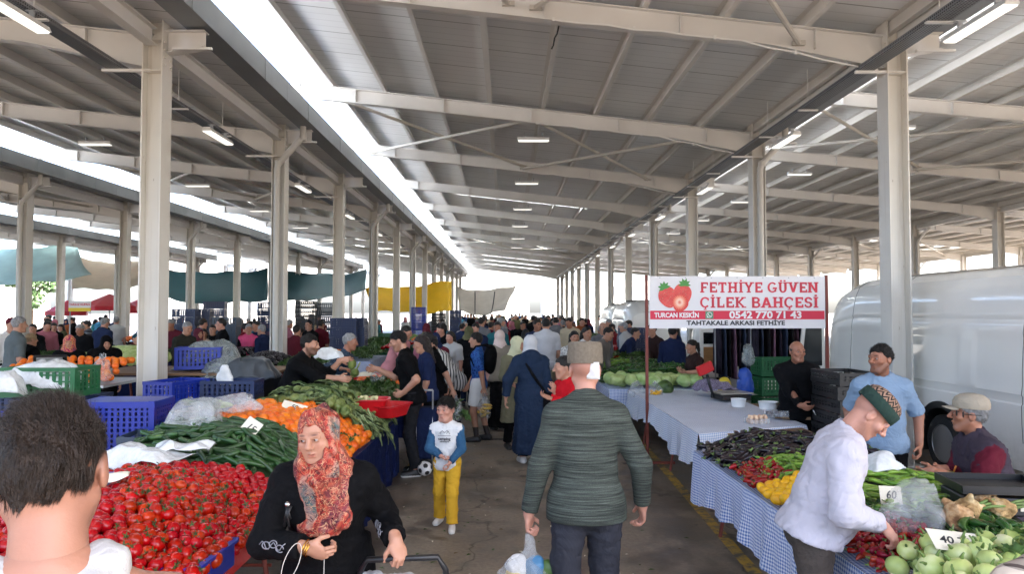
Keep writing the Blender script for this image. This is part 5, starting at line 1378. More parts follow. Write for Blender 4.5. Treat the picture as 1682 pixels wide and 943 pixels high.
m = MB(); m.box((0, 0, 0), (.36, .04, .03), Matrix.Rotation(RAD(-22), 3, 'Z')); tag(m.build('wood_batten', WOOD, None, False, None, P(1302, 688, 7.95) + Vector((0, 0, .01))), 'brown wooden batten along the table end before the black jacket', 'batten')
bag('carrier_bag', P(1046, 655, 10.6), .30, .26, FILM, 'clear bag with blue netting beside the cabbages', 12, True)
bag('carrier_bag', P(1076, 655, 10.4), .26, .25, FILM, 'clear bag of pale onions beside the red pole', 13, True)
for i in range(16): put(ORM if False else LEMM, 'onion', P(1076 + U(-12, 12), 650 + U(-7, 4), 10.4 + U(-.06, .06)), (U(0, 3), U(0, 3), 0), 'pale onion inside the clear bag by the red pole', 'onion', 'onions in the clear bag', .8)
bpy.data.objects  # keep
put(lump('green_cabbage', .12, 31, [LEAF], .14, 14), 'green_cabbage', P(1092, 638, 10.7), (0, 0, 0), 'single dark green cabbage at the end of the gingham table', 'cabbage', None)
NET = M('patterned_cloth', S(120, 110, 130), .8, var=(60, .8))
sheet_crumple('patterned_cloth', P(1172, 640, 10.3), .5, .4, .14, NET, 'grey patterned cloth bundled behind the scale', 'cloth', 51, .3)
# cabbages, green peppers, lettuce further on
table('stall_table', 1.7, 3.3, 11.3, 16.5, .76, 'long table of cabbages and green peppers beyond the gingham table', rows=2)
tablecloth('tablecloth', [(1.55, 11.2), (3.3, 11.2), (3.3, 16.6), (1.45, 16.6)], .775, (.3, 0, 0, .4), GING, 'blue gingham cloth under the cabbages and green peppers', seed=9)
for x, y in hexpts(1.68, 3.0, 11.35, 12.1, .20, .2): put(CABM[rnd.randrange(2)], 'cabbage', (x, y, .86 + U(0, .05)), (U(-.4, .4), U(-.4, .4), U(0, 6)), 'pale green flat cabbage beyond the gingham table', 'cabbage', 'pale cabbages on the second right stall', U(.9, 1.15))
def zp(x, y): return .86 + .16 * sst(1.5, 2.3, x) + .02 * math.sin(6 * y)
heap_base('pepper_heap', zp, 1.55, 3.2, 12.15, 15.0, .78, M('pepper_under', S(50, 84, 30), .6, var=(14, .3)), 'green mound toned as shaded gaps under the peppers behind the cabbages', 'pepper heap', .02, 24)
for x, y in hexpts(1.6, 3.15, 12.2, 14.9, .13, .4): lay(DPM[0] if y < 13.6 or x > 2.3 else GPM[1], 'bell_pepper', x, y, zp, .0, U(-3, 3), 'green pepper on the large heap behind the pale cabbages', 'pepper', 'peppers heaped behind the cabbages', .35, U(1.0, 1.4))
for x, y in hexpts(1.6, 3.0, 15.05, 16.3, .14, .4): lay(RPM[rnd.randrange(2)] if x < 2.3 else LEAFM[rnd.randrange(3)], 'red_pepper' if x < 2.3 else 'leaf', x, y, zp, .0, U(-3, 3), 'red pepper beyond the green pepper heap' if x < 2.3 else 'green leaf beyond the pepper heap', 'pepper' if x < 2.3 else 'leaf', 'red peppers far right stall' if x < 2.3 else 'leaves far right stall', .3, 1.5)
for i, (px, py, Y) in enumerate(((1055, 612, 15.3), (1022, 600, 15.8), (1100, 600, 14.8))):
    sheet_crumple('paper_sheet', P(px, py, Y), .4, .16, .04, PAPER, ['white price paper sticking out of the green peppers', 'white sheet between red and green peppers', 'long white sheet near the woman in brown'][i], 'paper', 61 + i, .5)

# ---------------------------------------------------------------- crates on the left
cb = [(P(212, 740, 5.95), 0), (P(262, 740, 6.05), 1)]
crate(CRBT, (-3.08, 6.05, 1.245), .05, 'tall blue plastic crate standing upside down left of the stall, front one', None, True)
crate(CRBT, (-3.08, 6.05, .76), .05, 'tall blue crate under the upside down one beside the post', None, True)
crate(CRBT, (-3.52, 5.85, 1.20), -.1, 'tall blue crate half hidden behind the foreground head', None, True)
crate(CRBT, (-3.52, 5.85, .72), -.1, 'lower blue crate of the stack behind the foreground head', None, True)
crate(CRB, (-3.08, 6.05, 0), .05, 'blue crate at the foot of the tall crate stack', None); crate(CRB, (-3.52, 5.85, 0), -.1, 'blue crate at the foot of the stack behind the head', None)
crate(CRB, P(290, 668, 8.4), 1.25, 'blue crate beyond the cream post, turned sideways', None)
crate(CRN, P(382, 655, 8.6), .05, 'dark navy crate holding a white carrier bag'); crate(CRN, P(382, 655, 8.6) - Vector((0, 0, .23)), .05, 'navy crate stacked under the one with the carrier bag')
bag('carrier_bag', P(370, 634, 8.6), .22, .24, FILMW, 'white knotted carrier bag sitting in the navy crate', 16)
crate(CRB, P(328, 606, 10.2), .25, 'blue crate on the board between the posts under clear film')
sheet_crumple('plastic_film', P(348, 585, 10.4), .75, .5, .22, FILMG, 'grey clear film heaped over produce between the two front posts', 'plastic film', 71, .2, .1)
sheet_crumple('plastic_film', P(370, 607, 10.0), .6, .4, .14, FILMG, 'second sheet of clear film over dark produce below the first', 'plastic film', 73, .5, .1)
sheet_crumple('plastic_film', P(412, 608, 9.6), .7, .5, .14, M('dark_tarp', S(60, 66, 72), .35, var=(8, .3)), 'dark grey tarpaulin bundled beside the second post', 'tarpaulin', 75, .1, .12)
crate(CRG, P(84, 650, 7.1), -.02, 'large green slatted crate with white film behind the foreground head')
for i in range(4): crate(CRN, P(84, 650, 7.1) - Vector((0, 0, .23 * (i + 1))), -.02, ['navy crate directly under the large green crate', 'second navy crate below the large green crate', 'third navy crate below the large green crate', 'lowest navy crate below the large green crate'][i])
sheet_crumple('plastic_film', P(76, 614, 7.1), .6, .5, .10, FILMW, 'white film bulging out of the large green crate', 'plastic film', 77, .2, .12)
sheet_crumple('plastic_bag', P(12, 640, 6.6), .26, .3, .16, FILMW, 'white sack at the left picture edge below the green crate', 'bag', 79, .2, .05)
# ================================================================= the people
BLK = cloth('black_cloth', S(10, 10, 12), .15); BLK2 = cloth('black_knit', S(14, 14, 16), .2); CHAR = cloth('charcoal_cloth', S(34, 35, 38), .15)
NAVY = cloth('navy_tee', S(30, 40, 72), .12); WHT = cloth('white_cloth', S(212, 211, 209), .05); SHOEB = M('black_shoe', S(26, 26, 28), .5); SHOEW = M('white_shoe', S(205, 202, 198), .6); JEAN = cloth('jeans', S(60, 84, 120), .25)
def blobs_mat(name, stops, scale, dist=1.2, stretch=(1, 1, 1), rough=.75, detail=3, extra=None):
    t = NT(name); v = t.co('Object', stretch); c = t.ramp(t.noise(v, scale, detail, .55, dist=dist), stops)
    if extra: c = t.mix(t.ramp(t.noise(v, extra[0], 4, .6, dist=.8), [(extra[1], (0, 0, 0)), (extra[1] + .04, (1, 1, 1))]), c, extra[2])
    v0 = t.co('Object'); t.bump(t.noise(v0, 22, 3), .35, .01); t.b.inputs['Specular IOR Level'].default_value = .25; return t.done(c, rough)
def stripes_mat(name, axis, period, stops, warp=.02, rough=.8):
    t = NT(name); v = t.co('Object'); p = t.n('SeparateXYZ', {'Vector': v}).outputs[axis]
    p = t.math('ADD', p, t.math('MULTIPLY', t.noise(v, 3, 2), warp)); c = t.ramp(t.math('FRACT', t.math('MULTIPLY', p, 1 / period)), stops, 'CONSTANT')
    t.bump(t.noise(v, 18, 3), .4, .02); return t.done(c, rough)
SC_ = NT('print_scarf'); v = SC_.co('Object'); big = SC_.noise(v, 4.2, 3, .5, dist=.6); fl = SC_.noise(v, 17, 5, .62, dist=1.1); fl2 = SC_.noise(v, 34, 4, .6, dist=1.5)
base = SC_.ramp(big, [(.40, S(76, 112, 112)), (.44, S(166, 138, 124)), (.47, S(170, 48, 32)), (.51, S(120, 18, 26)), (.545, S(176, 84, 58)), (.58, S(96, 34, 60)), (.62, S(44, 30, 46))])
c1 = SC_.ramp(fl, [(.38, S(40, 22, 30)), (.45, S(140, 70, 58)), (.52, S(166, 40, 34)), (.58, S(190, 140, 110)), (.66, S(90, 22, 30))]); cc = SC_.mix(.38, base, c1); cc = SC_.mix(SC_.ramp(fl2, [(.60, (0, 0, 0)), (.64, (.5, .5, .5))]), cc, S(196, 142, 112)); cc = SC_.mix(SC_.ramp(fl2, [(.30, (.6, .6, .6)), (.35, (0, 0, 0))]), cc, S(70, 20, 30))
l1 = SC_.math('ABSOLUTE', SC_.math('SUBTRACT', SC_.noise(v, 13, 3, .5, dist=2.2), .5)); l2 = SC_.math('ABSOLUTE', SC_.math('SUBTRACT', SC_.noise(v, 19, 2, .5, dist=2.5), .5)); cc = SC_.mix(SC_.ramp(l1, [(.012, (.85, .85, .85)), (.026, (0, 0, 0))]), cc, S(60, 14, 24)); cc = SC_.mix(SC_.ramp(l2, [(.010, (.7, .7, .7)), (.02, (0, 0, 0))]), cc, S(206, 160, 122))
SC_.bump(SC_.math('ADD', SC_.math('ABSOLUTE', SC_.math('SUBTRACT', SC_.noise(SC_.co('Object', (1, 1, .5)), 9, 3, .5, dist=1), .5)), SC_.math('MULTIPLY', SC_.noise(v, 40, 2), .1)), .6, .03); SC_.b.inputs['Specular IOR Level'].default_value = .3; SCARF = SC_.done(cc, .6)
SWEAT = None
def sweater_mat():
    t = NT('space_dyed_knit'); v = t.co('Object', (4, 4, 150)); n = t.noise(v, 1, 4, .65); v2 = t.co('Object', (300, 300, 260)); k = t.noise(v2, 1, 1)
    c = t.ramp(t.math('ADD', n, t.math('MULTIPLY', t.math('SUBTRACT', k, .5), .25)), [(.34, S(40, 43, 40)), (.48, S(60, 65, 60)), (.60, S(76, 82, 76)), (.74, S(100, 106, 99))])
    t.bump(t.math('ADD', t.noise(t.co('Object'), 9, 3), t.math('MULTIPLY', k, .12)), .3, .02); t.b.inputs['Specular IOR Level'].default_value = .15
    return t.done(c, .9)
SWEAT = sweater_mat()
FELT = M('grey_felt', S(112, 102, 88), .95, var=(70, .22), bump=(120, .5))
# 1 foreground man, back of the head
pos = (-.722, 1.18)
o, K, sc = human('short haired man in a white vest seen from behind in the lower left corner', pos, dict(top=cloth('white_vest', S(176, 175, 174), .04), bottom=JEAN, hair=H_BROWN, shoe=SHOEB, skin=M('skin_near', S(158, 112, 92), .5, attr=True, sss=.08, var=(14, .08), bump=(160, .1))), rz=207, h=1.82, fine=True, vox=.008, top='vest', tank=1, sleeve=.02, toff=.006, lean=4, head=(-4, 8, 3), hth=.005, hairline=-.004, seed=4, skip_l=1, skip_r=1, girth=.92, stubhead=.45, stubc=(.30, .24, .2))
strands(o, K, sc, 30000, H_BROWN, .018, .0005, (.25, -.15, -.9), 2, .06, rr=.07)
strands(o, K, sc, 7000, H_BROWN, .030, .00055, (.5, -.7, .1), 5, .25, rr=.10, mask=lambda c: c[:, 2] > .055)
# 2 woman with printed scarf
pos = (-.775, 3.27)
def drape(f, K, L):
    N, u, y, x = K['N'], K['u'], K['y'], K['x']
    f.cone(N - y * .12 + u * .02, N - u * .34 - y * .165 + x * .01, .10, .065, .05, sq=(y, .32)); f.cone(N - y * .05 + x * .05, N - u * .22 - y * .15 + x * .10, .085, .05, .05, sq=(y, .4))
    f.cone(N - y * .05 - x * .04, N - u * .26 - y * .15 - x * .07, .08, .04, .05, sq=(y, .4))
    f.ell(L(0, -.115, -.005), (.060, .075, .088), K['Rh'], .008, '-')
    f.cone(L(.078, -.03, -.06), N - y * .15 - x * .02 - u * .02, .016, .02, .02); f.cone(N - y * .20 + u * .00, N - u * .33 - y * .195 + x * .02, .012, .014, .03)
h = 1.585
o, K, sc = human('woman in a black coat and red printed headscarf gripping a trolley handle', pos,
    dict(top=BLK, bottom=BLK2, shoe=SHOEB, hat=SCARF), h=h, rz=4, fine=True, vox=.009, lean=17, head=(-14, 11, -6), fem=1, hair=None, hat='hijab', top='coat', hem=.25, sleeve=1.93, toff=.026, girth=1.12, gaze=(-28, -4), nose=1.1,
    hr=(-.045, -.33, 1.12), dr=(.93, -.1, -.30), tr=(0, -.35, .9), epr=(-1, .35, -.5), curl_r=(.75, .8, .85, .9), hl=(.335, -.20, 1.105), dl=(.30, -.5, -.8), tl=(-.8, -.5, .0), epl=(.12, 1, -.5), curl_l=1.15, browc=(.30, .24, .22), seed=7, cheek=1, folds=.010, flare=.006,
    extra=dict(hat=drape))
wpos, wK, wsc = pos, K, sc
# bracelets, sleeve braid, trolley
Wr = world(K['Wr'], pos, 4, sc); Dr = Vector(K['Dr']); m = MB()
for i, dd in enumerate((-.002, .008, .016)):
    R_ = Dr.to_track_quat('Z', 'Y').to_matrix(); r = .034
    m.tube([Wr + Dr * dd + R_ @ Vector((r * math.cos(t), r * .86 * math.sin(t), 0)) for t in [2 * math.pi * k / 24 for k in range(25)]], .0028, 6, caps=False)
tag(m.build('bracelet', M('gold', S(214, 160, 70), .25, 1.0), None, True), 'thin gold bangles on the wrist of the woman in the red headscarf', 'bracelet')
m = MB(); m.tube([Wr + Vector((-.02 + .03 * math.sin(t) - .05 * (1 - math.cos(t)) * .5, -.04, .03 - .075 * (1 - math.cos(t)))) for t in [i * math.pi / 10 for i in range(21)]], .0015, 6)
m.tube([Wr + Vector((.085, -.05, -.03)), Wr + Vector((.083, -.05, -.3)), Wr + Vector((.085, -.05, -.55))], .0012, 5)
tag(m.build('cord', M('white_cord', S(214, 206, 196), .6), None, True), 'pale cord looped over the wrist of the woman in the red headscarf', 'cord')
SILV = M('silver_braid', S(150, 150, 156), .4, .4)
for n, off_ in (('r', -.16), ('l', -.13)):
    E, W = world(K['E' + n], pos, 4, sc), world(K['W' + n], pos, 4, sc); d = (W - E).normalized(); m = MB()
    s_ = d.cross(Vector((0, 1, 0))).normalized(); fr = d.cross(s_).normalized(); fr = fr if fr.y < 0 else -fr
    c0 = W + d * (off_ + .06); R0 = .058; th0 = .2 if n == 'r' else -.2
    def on(u, v): return c0 + d * u + (fr * math.cos(v / R0 + th0) + s_ * math.sin(v / R0 + th0)) * (R0 + .004)
    for q in range(3): m.tube([on(-.05 + q * .036 + .02 * math.cos(t), .013 * math.sin(t) + .008 * math.sin(q * 2)) for t in [i * .45 for i in range(13)]], .0022, 5)
    m.tube([on(-.085 + .012 * i, .014 * math.sin(i * 1.3)) for i in range(12)], .0022, 5)
    m.build('sleeve_embroidery', SILV, None, True); e = bpy.context.scene.objects['sleeve_embroidery' if n == 'r' else 'sleeve_embroidery.001']; bpy.context.view_layer.update(); e.parent = o; e.matrix_parent_inverse = Matrix.LocRotScale(Vector((pos[0], pos[1], 0)), Matrix.Rotation(RAD(4), 3, 'Z'), None).inverted(); KIDS.setdefault(o.name, []).append(e)
# keys / pendant clip on the coat
m = MB(); p0 = P(474, 832, 3.02)
for i in range(7): m.tube([p0 + Vector((U(-.012, .012), 0, 0)), p0 + Vector((U(-.022, .022), -.01, U(-.05, -.10)))], .004, 5)
m.lathe(arc(.012, 1, 6), 10, tuple(p0 + Vector((0, -.012, .01))), mi=1)
tag(m.build('key_cluster', [BLACKP, M('nickel', (.5, .5, .5), .25, 1)], None, True), 'bunch of black charms with a silver bead hanging on the black coat', 'keys')
lh = world(K['Wl'] + K['Dl'] * .085 + K['Npl'] * .022, pos, 4, sc)
t = empty('shopping_trolley', (lh.x, lh.y, 0), 0, 'shopping trolley with black bar handle and white bag beside the woman in black', 'shopping trolley')
m = MB(); hz = lh.z; m.tube([(-.17, .06, hz - .22), (-.16, .02, hz - .05), (-.13, 0, hz), (.16, 0, hz + .01), (.19, .03, hz - .05), (.20, .07, hz - .22)], .013, 10); m.build('handle', BLACKP, t, True)
m = MB()
for x in (-.17, .2): m.tube([(x, .06, hz - .22), (x, .20, .12)], .010, 8)
m.tube([(-.17, .2, .12), (.2, .2, .12)], .01, 8); m.box((.015, .06, .10), (.36, .3, .02)); m.build('frame', GALV, t, True, 40)
for x in (-.2, .23):
    m = MB(); m.lathe([(.02, -.015), (.075, -.014), (.08, 0), (.075, .014), (.02, .015)], 20, (x, .2, .085), Matrix.Rotation(RAD(90), 3, 'Y')); m.build('wheel', BLACKP, t, True, 40)
f = Fld((-.2, -.15, .1), (.24, .26, hz - .05), .012); f.cone((.015, .06, .2), (.015, .06, hz - .14), .17, .19, .05); f.plane((0, 0, hz - .07), (.1, .3, 1)); f.warp(.014, (9, 9, 9), 3); f.warp(.01, (24, 24, 20), 5, True)
V, F = f.mesh(); link('bag', npmesh('trolley_bag', V, F, M('white_woven', S(206, 206, 210), .6, var=(30, .1))), t)
sheet_crumple('plastic_bag', (lh.x - .10, lh.y + .02, hz - .16), .13, .13, .06, M('blue_film', S(120, 160, 200), .3, var=(10, .2)), 'pale blue plastic sticking out of the white trolley bag', 'bag', 91, 0)
# 3 man in the green sweater
pos = ((962 - 832) / FPX * 3.9, 3.9); gp = pos
o, K, sc = human('man seen from behind in a mottled green sweater with a white ear dressing', pos, dict(top=SWEAT, bottom=cloth('slate_trousers', S(52, 53, 60), .1), shoe=SHOEB, hair=H_GREY, skin=SKINS['skin_pink']), rz=180, h=1.77, fine=True, vox=.009, lean=2, head=(-4, 3, 0), girth=1.02, sh=.90, belly=.03, top='sweater', sleeve=1.93, toff=.016, hem=-.085, boff=.016, cuff=.035, hair=None,
    hl=(.30, -.03, .865), hr=(-.305, -.08, .905), epl=(.6, .8, 0), epr=(-.6, .8, 0), curl_l=(1.15, 1.2, 1.2, 1.2), curl_r=(.5, .65, .75, .8), dl=(.0, -.05, -1), tl=(-.3, -1, 0), seed=12, fl=(.13, .06), fr=(-.12, -.10), wr=.0022, stubhead=.55, stubc=(.62, .56, .54),
    extra=dict(top=lambda f, K: (f.cone(K['P'] - K['u'] * .02, K['P'] - K['u'] * .09, .205, .205, .03, sq=(K['y'], .74), cap=1), [f.cone(K['W' + n] + (K['E' + n] - K['W' + n]) * .28, K['W' + n] + (K['E' + n] - K['W' + n]) * .07, .044, .042, .01, cap=1) for n in 'lr'])))
gK = K
def on_head(K, pos, rz, sc, x, y, z): return world(K['H'] + K['Rh'][0] * x + K['Rh'][1] * y + K['Rh'][2] * z, pos, rz, sc)
def head_rot(K, rz): return Matrix.Rotation(RAD(rz), 3, 'Z') @ Matrix(K['Rh'].T.tolist())
def hat_child(o, K, sc, name, m, mats, ctr, sm=True, ang=50):
    """a hat modelled in head axes around its own centre"""
    c = m.build(name, mats, o, sm, ang); c.location = [float(v) for v in (K['H'] + K['Rh'][0] * ctr[0] + K['Rh'][1] * ctr[1] + K['Rh'][2] * ctr[2]) * sc]
    c.rotation_euler = Matrix(K['Rh'].T.tolist()).to_euler(); c.scale = (sc,) * 3; return c
m = MB(); pr = [(.092, -.052), (.094, -.04), (.093, 0), (.091, .04), (.086, .056), (.074, .062), (.03, .064), (.001, .064)]
m.lathe([(r, z) for r, z in pr], 32); m.v = [(x, y * 1.16 + .012, z + .02 * y) for x, y, z in m.v]; hat_child(o, K, sc, 'felt_cap', m, FELT, (0, 0, .088))
c = on_head(K, pos, 180, sc, -.040, .090, .000); Rr = head_rot(K, 180); m = MB(); Rp = Rr @ Matrix.Rotation(RAD(-36), 3, 'Z')
m.grid(lambda u, v: tuple(c + Rp @ Vector(((u - .5) * .085 + .006 * (v - .5), .016 - .35 * (u - .5) ** 2 * .085 + .004 * math.sin(9 * u) * math.sin(7 * v), (v - .5) * .088))), 8, 8)
thick(tag(m.build('ear_dressing', M('gauze', S(226, 222, 216), .9, bump=(160, .4)), None, True, None, None, None, False), 'white gauze dressing taped behind the ear of the man in green', 'dressing'), .004, 1)
# bag in his left hand
lw = world(K['Wl'] + K['Dl'] * .10, pos, 180, sc)
b = bag('carrier_bag', (lw.x, lw.y - .02, lw.z - .62), .46, .66, FILM, 'clear carrier bag of blue and yellow goods held by the man in green', 21, False, .6, RAD(15), amp=.03, top=1.0)
for i, (dx, dz, mt, r) in enumerate(((.03, .44, M('sky_blue_pack', S(66, 118, 156), .4), .06), (-.05, .33, M('yellow_pack', S(222, 190, 90), .5), .09), (.07, .32, M('yellow_pack', S(222, 190, 90), .5), .085), (.10, .44, LEAF, .05), (-.06, .45, WHT, .055))):
    put(lump('shopping', r, 60 + i, [mt], .25, 14, sq=(1, .7, 1.2)), 'shopping', (lw.x + dx, lw.y - .02, lw.z - .62 + dz), (0, 0, 0), ['sky blue package in the clear bag of the man in green', 'lower yellow package inside the clear bag, left one', 'lower yellow package inside the clear bag, right one', 'green leafy bunch in the clear bag of the man in green', 'white paper pack in the clear bag of the man in green'][i], 'package')
# 4 boy
pos = (-.535, 6.72); h = 1.13
o, K, sc = human('small boy in a white top with blue sleeves and mustard trousers walking down the aisle', pos, dict(top=WHT, sleeve=cloth('raglan_blue', S(50, 86, 116), .1), bottom=cloth('mustard', S(206, 160, 48), .1), hair=H_BLACK, shoe=SHOEW, sole=SOLE, skin=SKINS['skin_pink']),
    rz=-8, h=h, hs=1.42, fine=True, vox=.010, lean=2, head=(-16, 4, 0), sleeve=1.95, top='t_shirt', hem=-.13, toff=.022, hr=(-.035, -.22, 1.04), hl=(.085, -.22, .96), dr=(.8, -.3, -.4), dl=(-.3, -.3, -.9), epl=(1, .4, -.1), epr=(-1, .4, -.1), fl=(.10, -.16), fr=(-.15, .16), gaze=(-10, -4), curl_l=.8, curl_r=.8, boff=.03, cuff=.012, seed=3, nose=.5, hth=.008, girth=.98, fringe=.004)
strands(o, K, sc, 7000, H_BLACK, .030, .0008, (.12, -.5, -.55), 3, .22)
bp = world(K['C'] - K['y'] * .15, pos, -8, sc); m = MB(); Rb = Matrix.Rotation(RAD(-8), 3, 'Z')
for a, c_ in (((-.05, .02), (-.02, .05)), ((-.02, .05), (.0, .03)), ((.0, .03), (.025, .055)), ((.025, .055), (.05, .02)), ((-.06, .005), (.055, .008)), ((-.03, .04), (-.035, .015)), ((.03, .045), (.02, .02))):
    m.tube([bp + Rb @ Vector((a[0], -.008, a[1])), bp + Rb @ Vector((c_[0], -.008, c_[1]))], .0022, 4)
pr = m.build('shirt_print', INK, None)
textmesh('camping', .034, INK, pr, bp + Rb @ Vector((0, -.012, -.022)), (RAD(90), 0, RAD(-8)), .001, .0006); textmesh('adventure', .02, INK, pr, bp + Rb @ Vector((0, -.012, -.047)), (RAD(90), 0, RAD(-8)), .0005, .0006)
pr.parent = o; pr.matrix_parent_inverse = Matrix.LocRotScale(Vector((pos[0], pos[1], 0)), Rb, None).inverted()
# 5 customer in the black polo
def P5(px, py, Y): return P(px, py, Y)
def guy(label, pos, rz, h, mats, hands=None, **kw):
    d = dict(kw); d['h'] = h; d['rz'] = rz
    for n, p in (hands or {}).items(): d['h' + n] = tgt(p, pos, rz, h)
    return human(label, pos, mats, **d)
pos = (-1.12, 8.9)
o, K, sc = guy('customer in a black polo shirt and dark trousers reaching over the artichokes', pos, -88, 1.75, dict(top=BLK, bottom=CHAR, hair=H_BLACK, shoe=SHOEB, sole=SOLE), dict(r=P(618, 606, 9.05), l=P(662, 646, 8.72)), lean=11, head=(0, 22, 0), face=1, vox=.010, finehand=True, sleeve=.85, collar=1.05, girth=1.12, top='polo_shirt', epl=(.6, 1, .1), epr=(-.3, .5, -1), dl=(-.1, -.9, -.35), dr=(0, -1, -.1), curl_l=.8, curl_r=.9, seed=21, beard=.35)
strands(o, K, sc, 3500, H_BLACK, .02, .0008, (.1, -.3, -.6), 5, .3)
m = MB()
for n in 'lr':
    a = world(K['A' + n], pos, -88, sc)
    for i in range(3): m.bar(a + Vector((-.07 - .028 * i, -.046, -.055)), a + Vector((-.045 - .028 * i, -.040, -.02)), .004, .009)
st = m.build('shoe_stripes', WHITEP, None); st.parent = o; st.matrix_parent_inverse = Matrix.LocRotScale(Vector((pos[0], pos[1], 0)), Matrix.Rotation(RAD(-88), 3, 'Z'), None).inverted()
put(ARTM, 'artichoke', P(578, 600, 8.95), (.3, .2, 0), 'green artichoke held up between vendor and customer, upper one', 'artichoke', None); put(ARTM, 'artichoke', P(583, 612, 8.9), (2.2, .2, 0), 'green artichoke held up between vendor and customer, lower one', 'artichoke', None)
# 6-8 women beside him
pos = (-1.02, 9.65); guy('woman in a navy tee hidden behind the black polo customer', pos, -75, 1.66, dict(top=NAVY, bottom=BLK, hair=hairmat('dark_brown', (.02, .012, .010)), shoe=SHOEB), dict(l=P(690, 672, 9.45)), fem=1, lean=4, head=(-5, 14, 0), face=1, sleeve=.9, hair='long', girth=1.05, seed=22, finehand=True)
pos = (-.98, 10.35); o, K, sc = guy('woman in a black tee and glasses carrying a bag of green leaves', pos, -70, 1.68, dict(top=BLK, bottom=BLK2, hair=H_BLACK, shoe=SHOEB), dict(l=P(746, 646, 10.2)), fem=1, lean=8, head=(-8, 16, 0), face=1, sleeve=.9, hair='bun', girth=1.1, seed=23)
m = MB()
for s_ in (-1, 1):
    c = on_head(K, pos, -70, sc, s_ * .032, -.105, .010); Rq = head_rot(K, -70); m.tube([c + Rq @ Vector((.024 * math.cos(t), 0, .018 * math.sin(t))) for t in [i * math.pi / 8 for i in range(17)]], .0022, 5, caps=False); m.tube([c + Rq @ Vector((s_ * .024, 0, .005)), c + Rq @ Vector((s_ * .042, .09, .005))], .002, 5)
gl = m.build('glasses', BLACKP, None, True); tag(gl, 'dark framed glasses on the woman in the black tee', 'glasses')
wl = world(K['Wl'] + K['Dl'] * .1, pos, -70, sc); bag('carrier_bag', (wl.x + .02, wl.y, wl.z - .36), .34, .38, FILM, 'clear carrier bag of green leaves beside the boy, held low', 23, True, .7, RAD(80))
for i in range(9): put(LEAFM[i % 3], 'leaf', (wl.x + .02 + U(-.08, .08), wl.y + U(-.05, .05), wl.z - .30 + U(0, .12)), (U(-.5, .5), U(-1.2, .3), U(0, 6)), 'long green leaf in the clear bag beside the boy', 'leaf', 'leaves in the carried bag', 1.2)
STRW = stripes_mat('stripe_shirt', 1, .045, [(0, S(190, 188, 182)), (.62, S(46, 46, 50))], .015)
pos = (-.80, 11.4); guy('woman in a black and white striped shirt bending over the greens', pos, -70, 1.66, dict(top=STRW, bottom=BLK, hair=H_BLACK, shoe=SHOEB), dict(l=P(735, 640, 11.1), r=P(690, 625, 11.3)), fem=1, lean=34, head=(0, 25, 0), sleeve=1.9, top='shirt', hem=-.25, toff=.04, girth=1.1, seed=24, hair='short')
# trolley with the small football
t = empty('shopping_trolley', (-.99, 8.95, 0), 0, 'navy shopping trolley with silver frame behind the customer in black', 'shopping trolley'); m = MB()
for x in (-.1, .1): m.tube([(x, 0, .05), (x, .03, 1.0)], .010, 8)
m.tube([(-.1, .03, 1.0), (.1, .03, 1.0)], .013, 8); m.build('frame', GALV, t, True)
m = MB(); m.box((0, .12, .48), (.30, .22, .62)); bevel(m.build('bag', cloth('navy_bag', S(26, 36, 66), .2), t), .03)
for x in (-.16, .16):
    m = MB(); m.lathe([(.02, -.012), (.06, -.012), (.065, 0), (.06, .012), (.02, .012)], 16, (x, .06, .065), Matrix.Rotation(RAD(90), 3, 'Y')); m.build('wheel', BLACKP, t, True, 40)
def football():
    b = bmesh.new(); bmesh.ops.create_icosphere(b, subdivisions=1, radius=1); b.free()
    phi = (1 + 5 ** .5) / 2; ico = [Vector(v).normalized() for v in [(0, s1, s2 * phi) for s1 in (-1, 1) for s2 in (-1, 1)] + [(s1, s2 * phi, 0) for s1 in (-1, 1) for s2 in (-1, 1)] + [(s2 * phi, 0, s1) for s1 in (-1, 1) for s2 in (-1, 1)]]
    b = bmesh.new(); bmesh.ops.create_icosphere(b, subdivisions=5, radius=.085); me = bpy.data.meshes.new('football'); b.to_mesh(me); b.free(); me.materials.append(WHITEP); me.materials.append(BLACKP)
    for p in me.polygons:
        c = p.center.normalized(); p.material_index = 1 if max(c.dot(v) for v in ico) > .945 else 0
    smooth(me); return me
tag(link('football', football(), None, P(698, 770, 8.72) + Vector((0, 0, .0)), (.4, .3, 0)), 'small black and white football resting by the trolley wheel', 'ball')
# 9 teenager
JERS = blobs_mat('blue_jersey', [(.36, S(16, 38, 96)), (.47, S(28, 66, 140)), (.56, S(60, 112, 176)), (.66, S(20, 46, 110))], 26, 1.5)
pos = (-.42, 11.2); o, K, sc = guy('teenage boy in a blue patterned jersey and white shorts holding a bag of bananas', pos, -100, 1.64, dict(top=JERS, bottom=WHT, hair=H_BLACK, shoe=SHOEB), dict(l=P(797, 648, 11.0), r=P(770, 632, 11.3)), lean=1, head=(-2, 4, 0), face=1, sleeve=.95, bottom='shorts', leg=.82, boff=.035, socks=.24, seed=25, fl=(.1, -.04), fr=(-.1, .1), girth=.95, hth=.012, finehand=True)
strands(o, K, sc, 2500, H_BLACK, .02, .0008, (.1, -.3, -.5), 5, .3)
m = MB(); c = world(K['C'] + K['y'] * .20, pos, -100, sc); f = Fld((-.2, -.16, -.28), (.2, .16, .28), .012); f.ell((0, 0, 0), (.15, .10, .23)); f.warp(.012, (10, 10, 10), 3); V, F = f.mesh(); b_ = link('backpack', npmesh('backpack', V, F, BLK), None, c, (0, 0, RAD(-100))); tag(b_, 'black backpack on the teenager in the blue jersey', 'backpack')
m = MB()
for s_ in (-1, 1): m.tube([(s_ * .09, .02, .18), (s_ * .12, -.08, .22), (s_ * .13, -.20, .20), (s_ * .13, -.30, .06), (s_ * .12, -.22, -.1), (s_ * .1, -.02, -.16)], .014, 6)
